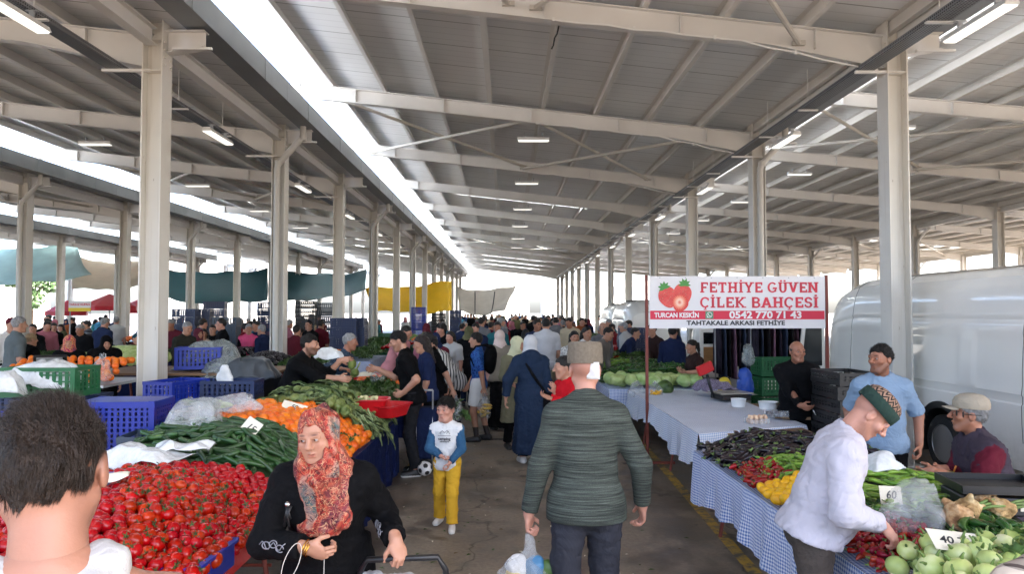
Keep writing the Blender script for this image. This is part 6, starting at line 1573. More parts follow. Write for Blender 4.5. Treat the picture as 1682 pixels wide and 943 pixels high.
m.build('strap', BLK, b_, True)
wl = world(K['Wl'] + K['Dl'] * .1, pos, -100, sc); bag('carrier_bag', (wl.x, wl.y - .02, wl.z - .36), .26, .38, FILM, 'clear carrier bag of bananas in the hand of the teenager', 25, True, .8, RAD(20))
BANM = long_mesh('banana', .16, .016, .05, [M('banana_yellow', S(206, 164, 60), .5, var=(20, .3))], .6, None, 8, 8, .2)
for i in range(8): put(BANM, 'banana', (wl.x + U(-.05, .05), wl.y - .02 + U(-.05, .05), wl.z - .30 + .02 * i), (U(-.4, .4), U(-.4, .4), U(0, 6)), 'yellow banana in the clear bag of the teenager', 'banana', 'bananas in the carried bag')
# 10-16 people in the aisle
TAUPE = cloth('taupe_vest', S(128, 120, 108), .1); PINKS = cloth('dusty_pink', S(190, 150, 140), .1); CREAMH = cloth('cream_scarf', S(214, 204, 178), .08); WHITEH = cloth('white_scarf', S(190, 191, 194), .05); OLIVE = cloth('olive_coat', S(110, 106, 84), .1); KHAKI = cloth('khaki', S(122, 114, 94), .1)
guy('woman in taupe vest, pink sleeves and black skirt walking behind the teenager', (-.10, 12.3), 195, 1.64, dict(top=TAUPE, sleeve=PINKS, bottom=BLK, shoe=SHOEB, hat=cloth('rose_scarf', S(206, 186, 178), .08)), fem=1, hair=None, hat='hijab', sleeve=1.9, top='vest', bottom='skirt', skirt_z=.06, girth=1.08, seed=26, hem=-.1, toff=.03)
o, K, sc = guy('woman in a pale green headscarf and olive coat walking beside the long blue coat', (.12, 10.6), 25, 1.60, dict(top=OLIVE, bottom=BLK, shoe=SHOEB, hat=cloth('sage_scarf', S(196, 194, 160), .08)), dict(r=P(842, 632, 10.3)), fem=1, face=1, hair=None, hat='hijab', top='coat', hem=.42, sleeve=1.9, girth=1.08, seed=27, head=(30, 8, 0))
BLUC = cloth('blue_coat', S(34, 47, 68), .12)
def hood(f, K):
    f.ell(K['N'] + K['y'] * .10 - K['u'] * .02, (.12, .07, .09), K['R'], .05); f.cone(K['Sl'] * .4 + K['N'] * .6 + K['y'] * .05, K['Sr'] * .4 + K['N'] * .6 + K['y'] * .05, .06, .06, .05)
pos = (.31, 9.5); o, K, sc = guy('woman seen from behind in a long blue hooded coat and white headscarf', pos, 186, 1.65, dict(top=BLUC, bottom=BLUC, shoe=SHOEW, hat=WHITEH), fem=1, hair=None, hat='hijab', top='coat', hem=.16, sleeve=1.9, girth=1.12, toff=.032, seed=28, vox=.010, coat_r=(.25, .22), extra=dict(top=hood), fl=(.1, -.12), fr=(-.08, .12), hl=(.34, .0, .90), epl=(1, .6, 0), drape=.06)
m = MB(); pts = [K['Sl'] * .75 + K['N'] * .25 + K['y'] * .02 + K['u'] * .075, K['C'] + K['y'] * .155 + K['x'] * .06, K['P'] + K['u'] * .15 + K['y'] * .155 - K['x'] * .08, K['P'] + K['y'] * .08 - K['x'] * .21]
pts = [world(p, pos, 186, sc) for p in pts]; q_ = [pts[0] * (1 - i / 8) ** 3 + pts[1] * 3 * (i / 8) * (1 - i / 8) ** 2 + pts[2] * 3 * (i / 8) ** 2 * (1 - i / 8) + pts[3] * (i / 8) ** 3 for i in range(9)]
m.tube([p + Vector((0, -.03, 0)) for p in q_], .018, 6); m.box(pts[3] + Vector((.03, -.02, -.08)), (.16, .09, .2)); tag(m.build('shoulder_bag', BLK2, None, True, 50), 'black shoulder bag on a strap across the long blue coat', 'shoulder bag')
guy('tall man seen from behind in a white tee and khaki trousers', (.76, 14.2), 182, 1.84, dict(top=cloth('offwhite_tee', S(196, 196, 200), .06), bottom=KHAKI, hair=H_BLACK, shoe=SHOEB), sleeve=.85, girth=1.08, seed=29, vox=.012, hem=-.16, toff=.03)
REDC = cloth('red_hoodie', S(190, 24, 34), .1)
guy('boy in a red hooded top beside the man in green', (.66, 7.6), -60, 1.48, dict(top=REDC, bottom=JEAN, hair=H_BLACK, shoe=SHOEB), dict(l=P(905, 655, 7.3), r=P(912, 645, 7.6)), sleeve=1.95, toff=.03, seed=30, lean=6, hs=1.15, head=(-20, 6, 0), top='hoodie', face=1)
PATW = blobs_mat('black_white_print', [(.44, S(222, 220, 216)), (.5, S(40, 40, 44)), (.56, S(222, 220, 216))], 30, 1)
guy('smiling woman with long dark hair in a black and white print blouse', (1.12, 12.4), 12, 1.64, dict(top=PATW, bottom=BLK, hair=H_BLACK, shoe=SHOEB), fem=1, hair='long', sleeve=1.5, seed=31, face=1)
guy('woman with dark hair in a white jacket beside the print blouse', (1.36, 12.9), 30, 1.70, dict(top=WHT, bottom=BLK, hair=H_BLACK, shoe=SHOEB), fem=1, hair='long', sleeve=1.9, seed=32, face=1)
guy('man in a grey shirt bending at the far right stall', (1.62, 13.5), 60, 1.72, dict(top=cloth('grey_shirt', S(120, 116, 112), .1), bottom=CHAR, hair=H_BLACK, shoe=SHOEB), sleeve=1.9, seed=33, lean=20, head=(0, 20, 0))
guy('bald man in grey with arms at his sides behind the bending man', (1.95, 15.2), 20, 1.74, dict(top=cloth('grey_shirt2', S(104, 104, 108), .1), bottom=CHAR, hair=H_GREY, shoe=SHOEB), sleeve=1.9, seed=34, hair='bald')
guy('man in a navy jacket stooping over crates by the right posts', (2.45, 16.0), 70, 1.72, dict(top=NAVY, bottom=JEAN, hair=H_BLACK, shoe=SHOEB), sleeve=1.9, seed=35, lean=35)
BROWN = cloth('brown_tee', S(52, 36, 34), .12)
guy('vendor in a dark brown top behind the green peppers, seen side on', (2.95, 14.4), -60, 1.74, dict(top=BROWN, bottom=BLK, hair=H_BLACK, shoe=SHOEB), dict(r=P(1070, 612, 14.0), l=P(1085, 612, 13.8)), sleeve=1.9, seed=36, lean=12, face=1)
guy('woman in a brown tee with long dark ponytail sitting behind the red scale', (3.05, 11.9), -78, 1.62, dict(top=BROWN, bottom=BLK, hair=H_BLACK, shoe=SHOEB), dict(l=P(1128, 612, 11.5), r=P(1122, 610, 11.9)), fem=1, sleeve=1.2, hair='ponytail', seed=37, face=1, lean=4, vox=.010, pel=(0, 0, -.12))
guy('person in dark navy behind the brown tee vendor', (2.95, 13.2), 150, 1.70, dict(top=NAVY, bottom=BLK, hair=H_BLACK, shoe=SHOEB), sleeve=1.9, seed=38)
# 20 man in the black jacket
pos = (3.16, 8.05); h = 1.64
o, K, sc = guy('balding man in a black zip jacket holding a cigarette behind the gingham table', pos, -24, h, dict(top=BLK2, bottom=BLK, hair=hairmat('salt', (.06, .055, .05)), shoe=SHOEB, skin=SKINS['skin_tan']), dict(r=P(1316, 668, 7.72)), fine=True, vox=.010, head=(30, 3, 0), girth=1.15, belly=.03, top='jacket', sleeve=1.95, toff=.034, hair='bald', beard=.25, seed=40, gaze=(10, -2), dr=(.9, -.3, -.25), tr=(0, -.4, .9), epr=(-1, .4, -.3), curl_r=(.5, .8, 1, 1.1), collar=1.15, nose=1.35, browc=(.35, .3, .28),
    extra=dict(top=lambda f, K: f.cone(K['C'] - K['y'] * .30 + K['u'] * .2, K['P'] - K['y'] * .26, .045, .06, .02, '-')))
m = MB(); m.prism([(-.05, 0), (.05, 0), (.035, .5), (-.035, .5)], -.01, .01); p = world(K['P'] - K['y'] * .16 + K['u'] * .02, pos, -24, sc); 
m = MB(); w_ = world(K['Wr'] + K['Dr'] * .14, pos, -24, sc); m.tube([w_, w_ + Vector((.02, -.01, -.05))], .0045, 8); tag(m.build('cigarette', WHITEP, None, True), 'cigarette between the fingers of the man in the black jacket', 'cigarette')
# 21 man in the pale blue tee
pos = (3.07, 6.05)
o, K, sc = guy('man in a pale blue tee and black trousers standing at the cream post looking aside', pos, -28, 1.69, dict(top=cloth('pale_blue_tee', S(132, 154, 178), .05), bottom=BLK, hair=H_BLACK, shoe=SHOEB, skin=SKINS['skin_tan']), fine=True, vox=.010, head=(-36, 0, 0), girth=1.06, belly=.03, sleeve=.92, sh=.95, toff=.022, beard=.55, seed=41, gaze=(-15, 0), hl=(.27, -.02, .92), hr=(-.25, .02, .94), nose=1.4, curl_l=.7, hth=.010)
strands(o, K, sc, 4500, H_BLACK, .018, .0007, (.1, .4, .3), 6, .35)
w_ = world(K['Wl'] + K['Dl'] * .15, pos, -28, sc); m = MB(); m.tube([w_, w_ + Vector((.06, -.01, -.01))], .0045, 8); tag(m.build('cigarette', WHITEP, None, True), 'cigarette in the lowered hand of the man in pale blue', 'cigarette')
# 22 leaning man in the white shirt
pos = (1.51, 3.70); h = 1.64
SHIRT = cloth('lavender_white_shirt', S(184, 181, 191), .04, .7)
o, K, sc = guy('bearded man in a white shirt and knitted cap leaning over the peppers', pos, 74, h, dict(top=SHIRT, bottom=M('brown_corduroy', S(70, 62, 56), .85, var=(9, .3), bump=(60, .6, .02)), hair=H_GREY, shoe=SHOEB, skin=SKINS['skin_pink']), dict(r=P(1448, 862, 3.50), l=P(1408, 850, 4.0)), fine=True, vox=.009, lean=20, head=(2, 50, 0), girth=1.12, belly=.07, top='shirt', sleeve=1.93, toff=.03, hem=-.05, hair=None, beard=.75, beardc=(.62, .60, .58), seed=42, gaze=(0, -10), dr=(.0, -.65, -.75), tr=(.7, -.3, .3), dl=(0, -.7, -.6), epr=(-.7, .9, .3), epl=(.5, .9, .2), curl_r=(.55, .6, .65, .7), collar=1.08, boff=.012, nose=1.35, wr=.007, stubhead=.6, stubc=(.55, .5, .48), browc=(.35, .32, .3), sh=1.05)
KNIT = NT('chevron_knit'); v = KNIT.co('Object', (30, 30, 42)); sp_ = KNIT.n('SeparateXYZ', {'Vector': v}); an = KNIT.math('ARCTAN2', sp_.outputs[1], sp_.outputs[0])
zz_ = KNIT.math('PINGPONG', KNIT.math('MULTIPLY', an, 5.1), 1.0); cc = KNIT.math('FRACT', KNIT.math('ADD', sp_.outputs[2], zz_)); colk = KNIT.ramp(cc, [(0, S(28, 26, 24)), (.5, S(168, 132, 110))], 'CONSTANT'); KNIT.bump(KNIT.math('ADD', cc, KNIT.noise(v, 8, 2)), .8, .01); KNIT = KNIT.done(colk, .9)
m = MB(); m.lathe([(.090, .0), (.092, .024), (.085, .048), (.066, .068), (.036, .080), (.001, .084)], 36); m.v = [(x, y * 1.18 + .012, z) for x, y, z in m.v]
kc = hat_child(o, K, sc, 'knitted_cap', m, KNIT, (0, 0, .068))
m = MB(); n_ = 72
vs = []; 
for i, (r, z) in enumerate(((.091, .030), (.0955, .028), (.0965, .0), (.0955, -.032), (.091, -.034))):
    for j in range(n_): rr = r + (.0022 if j % 4 < 2 else -.001); a = 2 * math.pi * j / n_; vs.append((rr * math.cos(a), rr * math.sin(a) * 1.17 + .012, z))
m.add(vs, [(i * n_ + j, i * n_ + (j + 1) % n_, (i + 1) * n_ + (j + 1) % n_, (i + 1) * n_ + j) for i in range(4) for j in range(n_)]); c = m.build('cap_band', M('dark_green_rib', S(26, 52, 44), .9, bump=(120, .4)), kc, True)
m = MB(); e = world(K['P'] + K['u'] * -.035, pos, 74, sc)
m.tube([world(K['P'] - K['u'] * .035 + K['x'] * (.182 * math.cos(a)) + K['y'] * (.142 * math.sin(a)), pos, 74, sc) for a in [i * math.pi / 12 for i in range(25)]], .014, 6, caps=False); tag(m.build('belt', M('red_brown_leather', S(92, 44, 34), .5), None, True), 'reddish leather belt of the man leaning in the white shirt', 'belt')
# 23 seated man in the cap
pos = (3.22, 4.95); h = 1.74
VEST = cloth('grey_padded_vest', S(62, 54, 64), .12); MAROON = cloth('maroon_sleeve', S(86, 24, 38), .1)
o, K, sc = guy('seated man in a beige cap, dark vest and maroon sleeves with clasped hands', pos, -102, h, dict(top=VEST, sleeve=MAROON, bottom=JEAN, hair=H_GREY, shoe=SHOEB, skin=SKINS['skin_tan']), dict(l=P(1540, 778, 4.72), r=P(1546, 772, 4.9)), fine=True, vox=.010, lean=14, pel=(0, .05, -.34), fl=(.16, -.5), fr=(-.16, -.45), head=(-14, -2, 0), girth=1.18, belly=.05, top='vest', sleeve=1.45, toff=.034, hair='short', beard=.4, beardc=(.6, .58, .56), seed=43, epl=(.7, .5, -.8), epr=(-.7, .5, -.8), dl=(-.2, -.95, -.1), dr=(.3, -.9, -.2), tl=(0, -.2, .9), tr=(0, -.2, .9), curl_l=.7, curl_r=.9, collar=1.15, nose=1.3, wr=.008)
strands(o, K, sc, 2500, H_GREY, .02, .0008, (0, .3, -.6), 8, .4)
m = MB(); m.lathe([(.091, -.012), (.095, .005), (.094, .03), (.084, .058), (.058, .080), (.02, .09), (.001, .091)], 32); m.v = [(x, y * 1.2 + .014, z) for x, y, z in m.v]
BEI = cloth('beige_cap', S(158, 148, 132), .08); hc = hat_child(o, K, sc, 'cap', m, BEI, (0, 0, .058))
m = MB(); m.grid(lambda u, v: ((v - .5) * .16 * (1 - .25 * u * u), -.085 - u * .075 * (1 - (2 * v - 1) ** 2 * .5) + .02 * (2 * v - 1) ** 2, .0 - .012 * u - .018 * (2 * v - 1) ** 2), 8, 12); br = m.build('brim', BEI, hc, True, None, None, None, False); thick(br, .004)
m = MB()
for s_ in (-1, 1):
    c = on_head(K, pos, -72, sc, s_ * .032, -.104, .012); Rq = head_rot(K, -102); m.tube([c + Rq @ Vector((.026 * math.cos(t), 0, .019 * math.sin(t))) for t in [i * math.pi / 8 for i in range(17)]], .003, 5, caps=False); m.tube([c + Rq @ Vector((s_ * .026, 0, .005)), c + Rq @ Vector((s_ * .044, .10, .006))], .003, 5)
tag(m.build('glasses', BLACKP, None, True), 'black framed glasses on the seated man in the beige cap', 'glasses')
crate(CRB, (3.22, 5.02, .14), RAD(18), 'blue crate used as a seat by the man in the cap', None, False); crate(CRK, (3.22, 5.02, 0), RAD(18), 'black crate under the blue seat crate')
m = MB(); p = world(K['C'] - K['y'] * .20 + K['x'] * .07, pos, -102, sc); m.tube([p + Vector((-.01, 0, -.02)), p + Vector((.0, -.01, .02))], .006, 6); tag(m.build('badge', M('orange_badge', S(214, 130, 40), .4), None, True), 'small orange badge on the dark vest of the seated man', 'badge')
# 24 plaid shoulder at the right edge
PLAID = NT('plaid_shirt'); v = PLAID.co('Object'); sp_ = PLAID.n('SeparateXYZ', {'Vector': v}); xy = PLAID.math('ADD', sp_.outputs[0], sp_.outputs[1]); a_ = PLAID.math('LESS_THAN', PLAID.math('FRACT', PLAID.math('MULTIPLY', xy, 16)), .28); b_ = PLAID.math('LESS_THAN', PLAID.math('FRACT', PLAID.math('MULTIPLY', sp_.outputs[2], 16)), .28)
c_ = PLAID.mix(PLAID.math('MULTIPLY', PLAID.math('ADD', a_, b_), .45), S(206, 190, 172), S(44, 26, 24)); PLAID = PLAID.done(c_, .85)
pos = (1.70, 1.80); guy('person in a brown plaid shirt cut off by the lower right picture edge', pos, 172, 1.70, dict(top=PLAID, bottom=BLK, hair=H_BLACK, shoe=SHOEB), dict(l=(1.36, 2.04, 1.10)), fine=True, vox=.012, sleeve=1.9, toff=.025, top='shirt', lean=10, seed=44, epl=(1, .3, -.3), collar=1.05)
# 25 bearded vendor, 26 older vendor, 27 pink shirt
pos = (-2.58, 8.75)
o, K, sc = guy('bearded vendor in black leaning over the artichokes with arms stretched out', pos, 84, 1.74, dict(top=BLK, bottom=BLK, hair=H_BLACK, shoe=SHOEB), dict(l=P(560, 592, 8.95), r=P(556, 622, 8.55)), lean=24, head=(0, 6, 0), face=1, vox=.010, finehand=True, sleeve=1.45, toff=.028, girth=1.12, top='sweatshirt', epl=(.3, .4, -1), epr=(-.3, .5, -1), dl=(0, -1, .1), dr=(0, -1, -.1), beard=.9, seed=45, eyes=1)
strands(o, K, sc, 3000, H_BLACK, .018, .0008, (.1, .4, .2), 6, .4)
sheet_crumple('plastic_bag', P(540, 590, 9.25), .36, .2, .13, FILMW, 'white bag held out by the older vendor with glasses', 'bag', 95, 0)
sheet_crumple('paper_sheet', P(555, 622, 8.75), .22, .14, .04, PAPER, 'white paper under the hand of the bearded vendor', 'paper', 97, 0)
CHK = blobs_mat('dark_check', [(.42, S(30, 44, 62)), (.5, S(60, 82, 104)), (.58, S(26, 34, 50))], 40, .3)
guy('older grey haired vendor with glasses in a dark checked shirt', (-2.30, 10.1), 84, 1.68, dict(top=CHK, bottom=BLK, hair=H_GREY, shoe=SHOEB, skin=SKINS['skin_tan']), dict(r=P(562, 606, 9.6)), lean=14, head=(6, 8, 0), face=1, sleeve=1.9, seed=46, girth=1.1, top='shirt')
guy('man in a pink shirt bending towards the far greens', (-2.05, 13.2), 62, 1.78, dict(top=cloth('pink_shirt', S(196, 132, 136), .08), bottom=CHAR, hair=H_BLACK, shoe=SHOEB), dict(r=P(680, 605, 12.6)), lean=26, head=(10, 20, 0), face=1, sleeve=1.7, seed=47, girth=1.1, top='shirt')
# left of the posts
FLOR = blobs_mat('floral_scarf', [(.36, S(120, 40, 80)), (.46, S(190, 60, 96)), (.52, S(224, 170, 90)), (.58, S(170, 50, 84)), (.68, S(90, 70, 110))], 22, 1.2)
STRP = stripes_mat('striped_polo', 2, .16, [(0, S(60, 66, 76)), (.3, S(132, 128, 116)), (.45, S(36, 42, 54)), (.75, S(108, 116, 126))], .03)
LEFTP = [
 ('man in a grey tee with cropped grey hair at the left picture edge', 22, 12.0, 1.88, 140, dict(top=cloth('slate_tee', S(92, 100, 102), .1), bottom=JEAN, hair=H_GREY, shoe=SHOEB), dict(sleeve=.9, girth=1.15)),
 ('person in white with a maroon cap behind the man in grey', 14, 13.2, 1.86, 60, dict(top=WHT, bottom=CHAR, hair=cloth('maroon_cap', S(84, 26, 38), .1), shoe=SHOEB), dict(sleeve=1.9)),
 ('blonde woman seen from behind in a black top above the green crate', 44, 12.4, 1.60, 150, dict(top=BLK, bottom=BLK, hair=H_BLOND, shoe=SHOEB), dict(fem=1, sleeve=1.9, hair='short', girth=1.3, toff=.04, hairline=-.03)),
 ('woman in a red floral headscarf and black coat beyond the green crate', 113, 11.8, 1.58, 28, dict(top=BLK, bottom=BLK, shoe=SHOEB, hat=FLOR), dict(fem=1, hair=None, hat='hijab', top='coat', hem=.2, sleeve=1.9, face=1, girth=1.2, toff=.035)),
 ('woman in a black face veil stooping over oranges', 168, 12.2, 1.62, 40, dict(top=BLK, bottom=BLK, shoe=SHOEB, hat=BLK), dict(fem=1, hair=None, hat='hijab', top='coat', hem=.1, sleeve=1.9, lean=22, head=(0, 25, 0), girth=1.3, toff=.05, drape=.3)),
 ('man in a striped polo bending down behind the cream post', 283, 10.4, 1.70, 95, dict(top=STRP, bottom=CHAR, hair=H_GREY, shoe=SHOEB), dict(lean=42, head=(0, 25, 0), sleeve=1.1, girth=1.2, toff=.03)),
 ('grey haired man in dark olive beside the cream post', 299, 14.2, 1.78, 60, dict(top=cloth('dark_olive', S(44, 44, 38), .1), bottom=CHAR, hair=H_GREY, shoe=SHOEB), dict(sleeve=1.9, head=(0, 18, 0), lean=8)),
 ('woman in maroon with a dark red headscarf among the left stalls', 322, 15.0, 1.62, 60, dict(top=cloth('maroon_coat', S(72, 26, 36), .1), bottom=BLK, shoe=SHOEB, hat=cloth('wine_scarf', S(92, 40, 52), .2)), dict(fem=1, hair=None, hat='hijab', top='coat', hem=.3, sleeve=1.9)),
 ('woman with long dark hair in cream behind the film covered crates', 335, 15.6, 1.60, 10, dict(top=cloth('cream_blouse', S(206, 190, 176), .08), bottom=BLK, hair=H_BLACK, shoe=SHOEB), dict(fem=1, hair='long', sleeve=1.9, face=1)),
 ('man in black facing the camera between the front posts', 350, 17.0, 1.66, 5, dict(top=BLK, bottom=BLK, hair=H_BLACK, shoe=SHOEB), dict(sleeve=1.9, face=1)),
 ('white haired woman in a pink top and black cardigan', 408, 17.0, 1.68, 20, dict(top=cloth('hot_pink', S(214, 84, 126), .1), sleeve=BLK, bottom=BLK, hair=H_GREY, shoe=SHOEB), dict(fem=1, sleeve=1.9, face=1)),
 ('man in a navy jacket beside the pink topped woman', 424, 17.6, 1.74, -40, dict(top=NAVY, bottom=CHAR, hair=H_BLACK, shoe=SHOEB), dict(sleeve=1.9)),
 ('man in a dark blue shirt holding a white bag near the second post', 433, 16.0, 1.68, -110, dict(top=cloth('ink_blue', S(30, 40, 70), .1), bottom=JEAN, hair=H_GREY, shoe=SHOEB), dict(sleeve=1.9)),
 ('man in a maroon sweatshirt seen from behind beyond the second post', 484, 15.2, 1.68, 165, dict(top=cloth('maroon_sweat', S(88, 30, 40), .1), bottom=BLK, hair=H_BLACK, shoe=SHOEB), dict(sleeve=1.9, girth=1.15)),
 ('man in a black tee standing with the man in maroon', 510, 18.0, 1.76, -30, dict(top=BLK, bottom=BLK, hair=H_BLACK, shoe=SHOEB), dict(sleeve=.9)),
 ('man in a maroon tee with his back turned near the dark crates', 524, 18.4, 1.76, 160, dict(top=cloth('wine_tee', S(100, 30, 42), .1), bottom=BLK, hair=H_BLACK, shoe=SHOEB), dict(sleeve=.9)),
 ('man in a striped padded jacket among the far left stalls', 146, 18.5, 1.74, -60, dict(top=stripes_mat('puffer', 2, .09, [(0, S(40, 44, 54)), (.7, S(96, 100, 108))], .02), bottom=CHAR, hair=H_BLACK, shoe=SHOEB), dict(sleeve=1.9, girth=1.15, toff=.04)),
 ('person in a teal cap and brown coat left of the cream post', 217, 14.5, 1.55, 60, dict(top=cloth('brown_coat', S(76, 40, 38), .1), bottom=BLK, hair=cloth('teal_cap', S(40, 74, 84), .1), shoe=SHOEB), dict(sleeve=1.9, girth=1.2, toff=.04, lean=12)),
 ('man in black with bowed head beyond the left posts', 70, 20.0, 1.80, 60, dict(top=BLK, bottom=BLK, hair=H_BLACK, shoe=SHOEB), dict(sleeve=1.9, lean=15, head=(0, 20, 0))),
 ('person in a black jacket at the far left table', 55, 17.0, 1.68, 10, dict(top=BLK2, bottom=BLK, hair=H_BLACK, shoe=SHOEB), dict(sleeve=1.9)),
]
for i, (lb, px, Y, h, rz, mats, kw) in enumerate(LEFTP):
    p = P(px, 600, Y); human(lb, (p.x, p.y), mats, h=h, rz=rz, seed=60 + i, vox=.012, **kw)
# the crowd further down
COLS = dict(black=(14, 14, 17), navy=(34, 44, 74), grey=(112, 112, 116), white=(180, 180, 180), red=(128, 30, 36), blue=(52, 82, 128), brown=(92, 68, 54), olive=(92, 92, 66), pink=(168, 104, 118), beige=(186, 170, 144), maroon=(92, 34, 46), teal=(44, 104, 112), orange=(150, 84, 48), turquoise=(60, 116, 146))
CW = ['black'] * 4 + ['navy'] * 3 + ['grey'] * 4 + ['white'] * 2 + ['red', 'blue', 'brown', 'olive', 'pink', 'beige', 'maroon', 'teal', 'orange', 'turquoise']
CM = {k: cloth('crowd_' + k, S(*v), .1) for k, v in COLS.items()}
def crowd_person(x, y, place, rz=None, group=None, i=0):
    a, b = rnd.choice(CW), rnd.choice(['black', 'navy', 'grey', 'beige', 'brown', 'black', 'navy'])
    fem = rnd.random() < .45; hij = fem and rnd.random() < .6; hc = rnd.choice(['black', 'white', 'beige', 'pink', 'navy', 'olive', 'maroon'])
    coat = hij and rnd.random() < .6; slv = rnd.choice([.9, 1.9, 1.9]); h = U(1.55, 1.68) if fem else U(1.66, 1.84)
    rz = U(0, 360) if rz is None else rz + U(-40, 40)
    mats = dict(top=CM[a], bottom=CM[b], shoe=SHOEB, hair=rnd.choice([H_BLACK, H_BLACK, H_BROWN, H_GREY]), hat=CM[hc], skin=rnd.choice(list(SKINS.values())))
    lb = '%s in a %s %s%s %s' % ('woman' if fem else 'man', a, 'coat' if coat else ('tee' if slv < 1 else 'top'), (' and %s headscarf' % hc) if hij else '', place)
    st = U(.04, .16)
    return human(lb, (x, y), mats, group, merge=True, h=h, rz=rz, vox=.020 if y < 22 else .028, fem=1 if fem else 0, hair=None if hij else ('long' if fem and rnd.random() < .7 else 'short'), hat='hijab' if hij else None, top='coat' if coat else 'tee', hem=.35 if coat else -.11, sleeve=slv, girth=U(.95, 1.25), lean=U(0, 10), head=(U(-25, 25), U(0, 18), 0), seed=rnd.randrange(100), fl=(.1, -st), fr=(-.1, st), toff=.025)
taken = [(.76, 14.2), (.12, 10.6), (-.1, 12.3)]
def free(x, y, d=.5): return all((x - a) ** 2 + (y - b) ** 2 > d * d for a, b in taken)
n = 0
for k in range(4000):
    if n >= 112: break
    y = 13.0 + 52 * rnd.random() ** 1.25; x = U(-2.0, 2.3) if y < 30 else U(-3.6, 3.6)
    if y < 15.5 and -.2 < x < 1.9: continue
    if not free(x, y, .46): continue
    taken.append((x, y)); n += 1
    pl = 'in the aisle just past the nearest shoppers' if y < 19 else ('in the middle of the crowded aisle' if y < 30 else 'in the far crowd under the grey canopy')
    crowd_person(x, y, pl, 180 if rnd.random() < .6 else 0, 'shoppers down the aisle')
n = 0
for k in range(4000):
    if n >= 84: break
    y = U(15, 42); x = U(-.62 * y, -5.0)
    if not free(x, y, .75) or (abs(x + 12.9) < .5): continue
    taken.append((x, y)); n += 1
    pl = 'among the stalls left of the aisle' if y < 24 else 'far off between the left posts'
    crowd_person(x, y, pl, None, 'shoppers among the left stalls')
n = 0
for k in range(400):
    if n >= 16: break
    y = U(16, 40); x = U(2.6, 4.6)
    if not free(x, y, .8): continue
    taken.append((x, y)); n += 1; crowd_person(x, y, 'behind the far right stalls', -90, 'vendors at the far right stalls')
# ================================================================= vans
def van_paint(name, col):
    t = NT(name); v = t.co('Object'); c = t.vary(t.n('RGB').outputs[0], v, .8, .04); t.t.nodes['RGB'].outputs[0].default_value = (*col, 1)
    d = t.ramp(t.n('SeparateXYZ', {'Vector': v}).outputs[2], [(.3, (.5, .5, .5)), (.8, (0, 0, 0))]); d = t.mix(1, d, t.ramp(t.noise(v, 3, 5, .7), [(.4, (.2, .2, .2)), (.7, (1, 1, 1))]), 'MULTIPLY')
    c = t.mix(d, c, S(140, 130, 115)); t.b.inputs['Coat Weight'].default_value = .8; t.b.inputs['Coat Roughness'].default_value = .04
    return t.done(c, .25)
VANW = van_paint('white_van_paint', S(246, 243, 236)); GLASSD = M('dark_glass', (.01, .012, .015), .06, spec=.8); TYRE = M('tyre_rubber', (.012, .012, .013), .75, bump=(60, .3)); RIM = M('steel_rim', S(150, 150, 152), .35, .8)
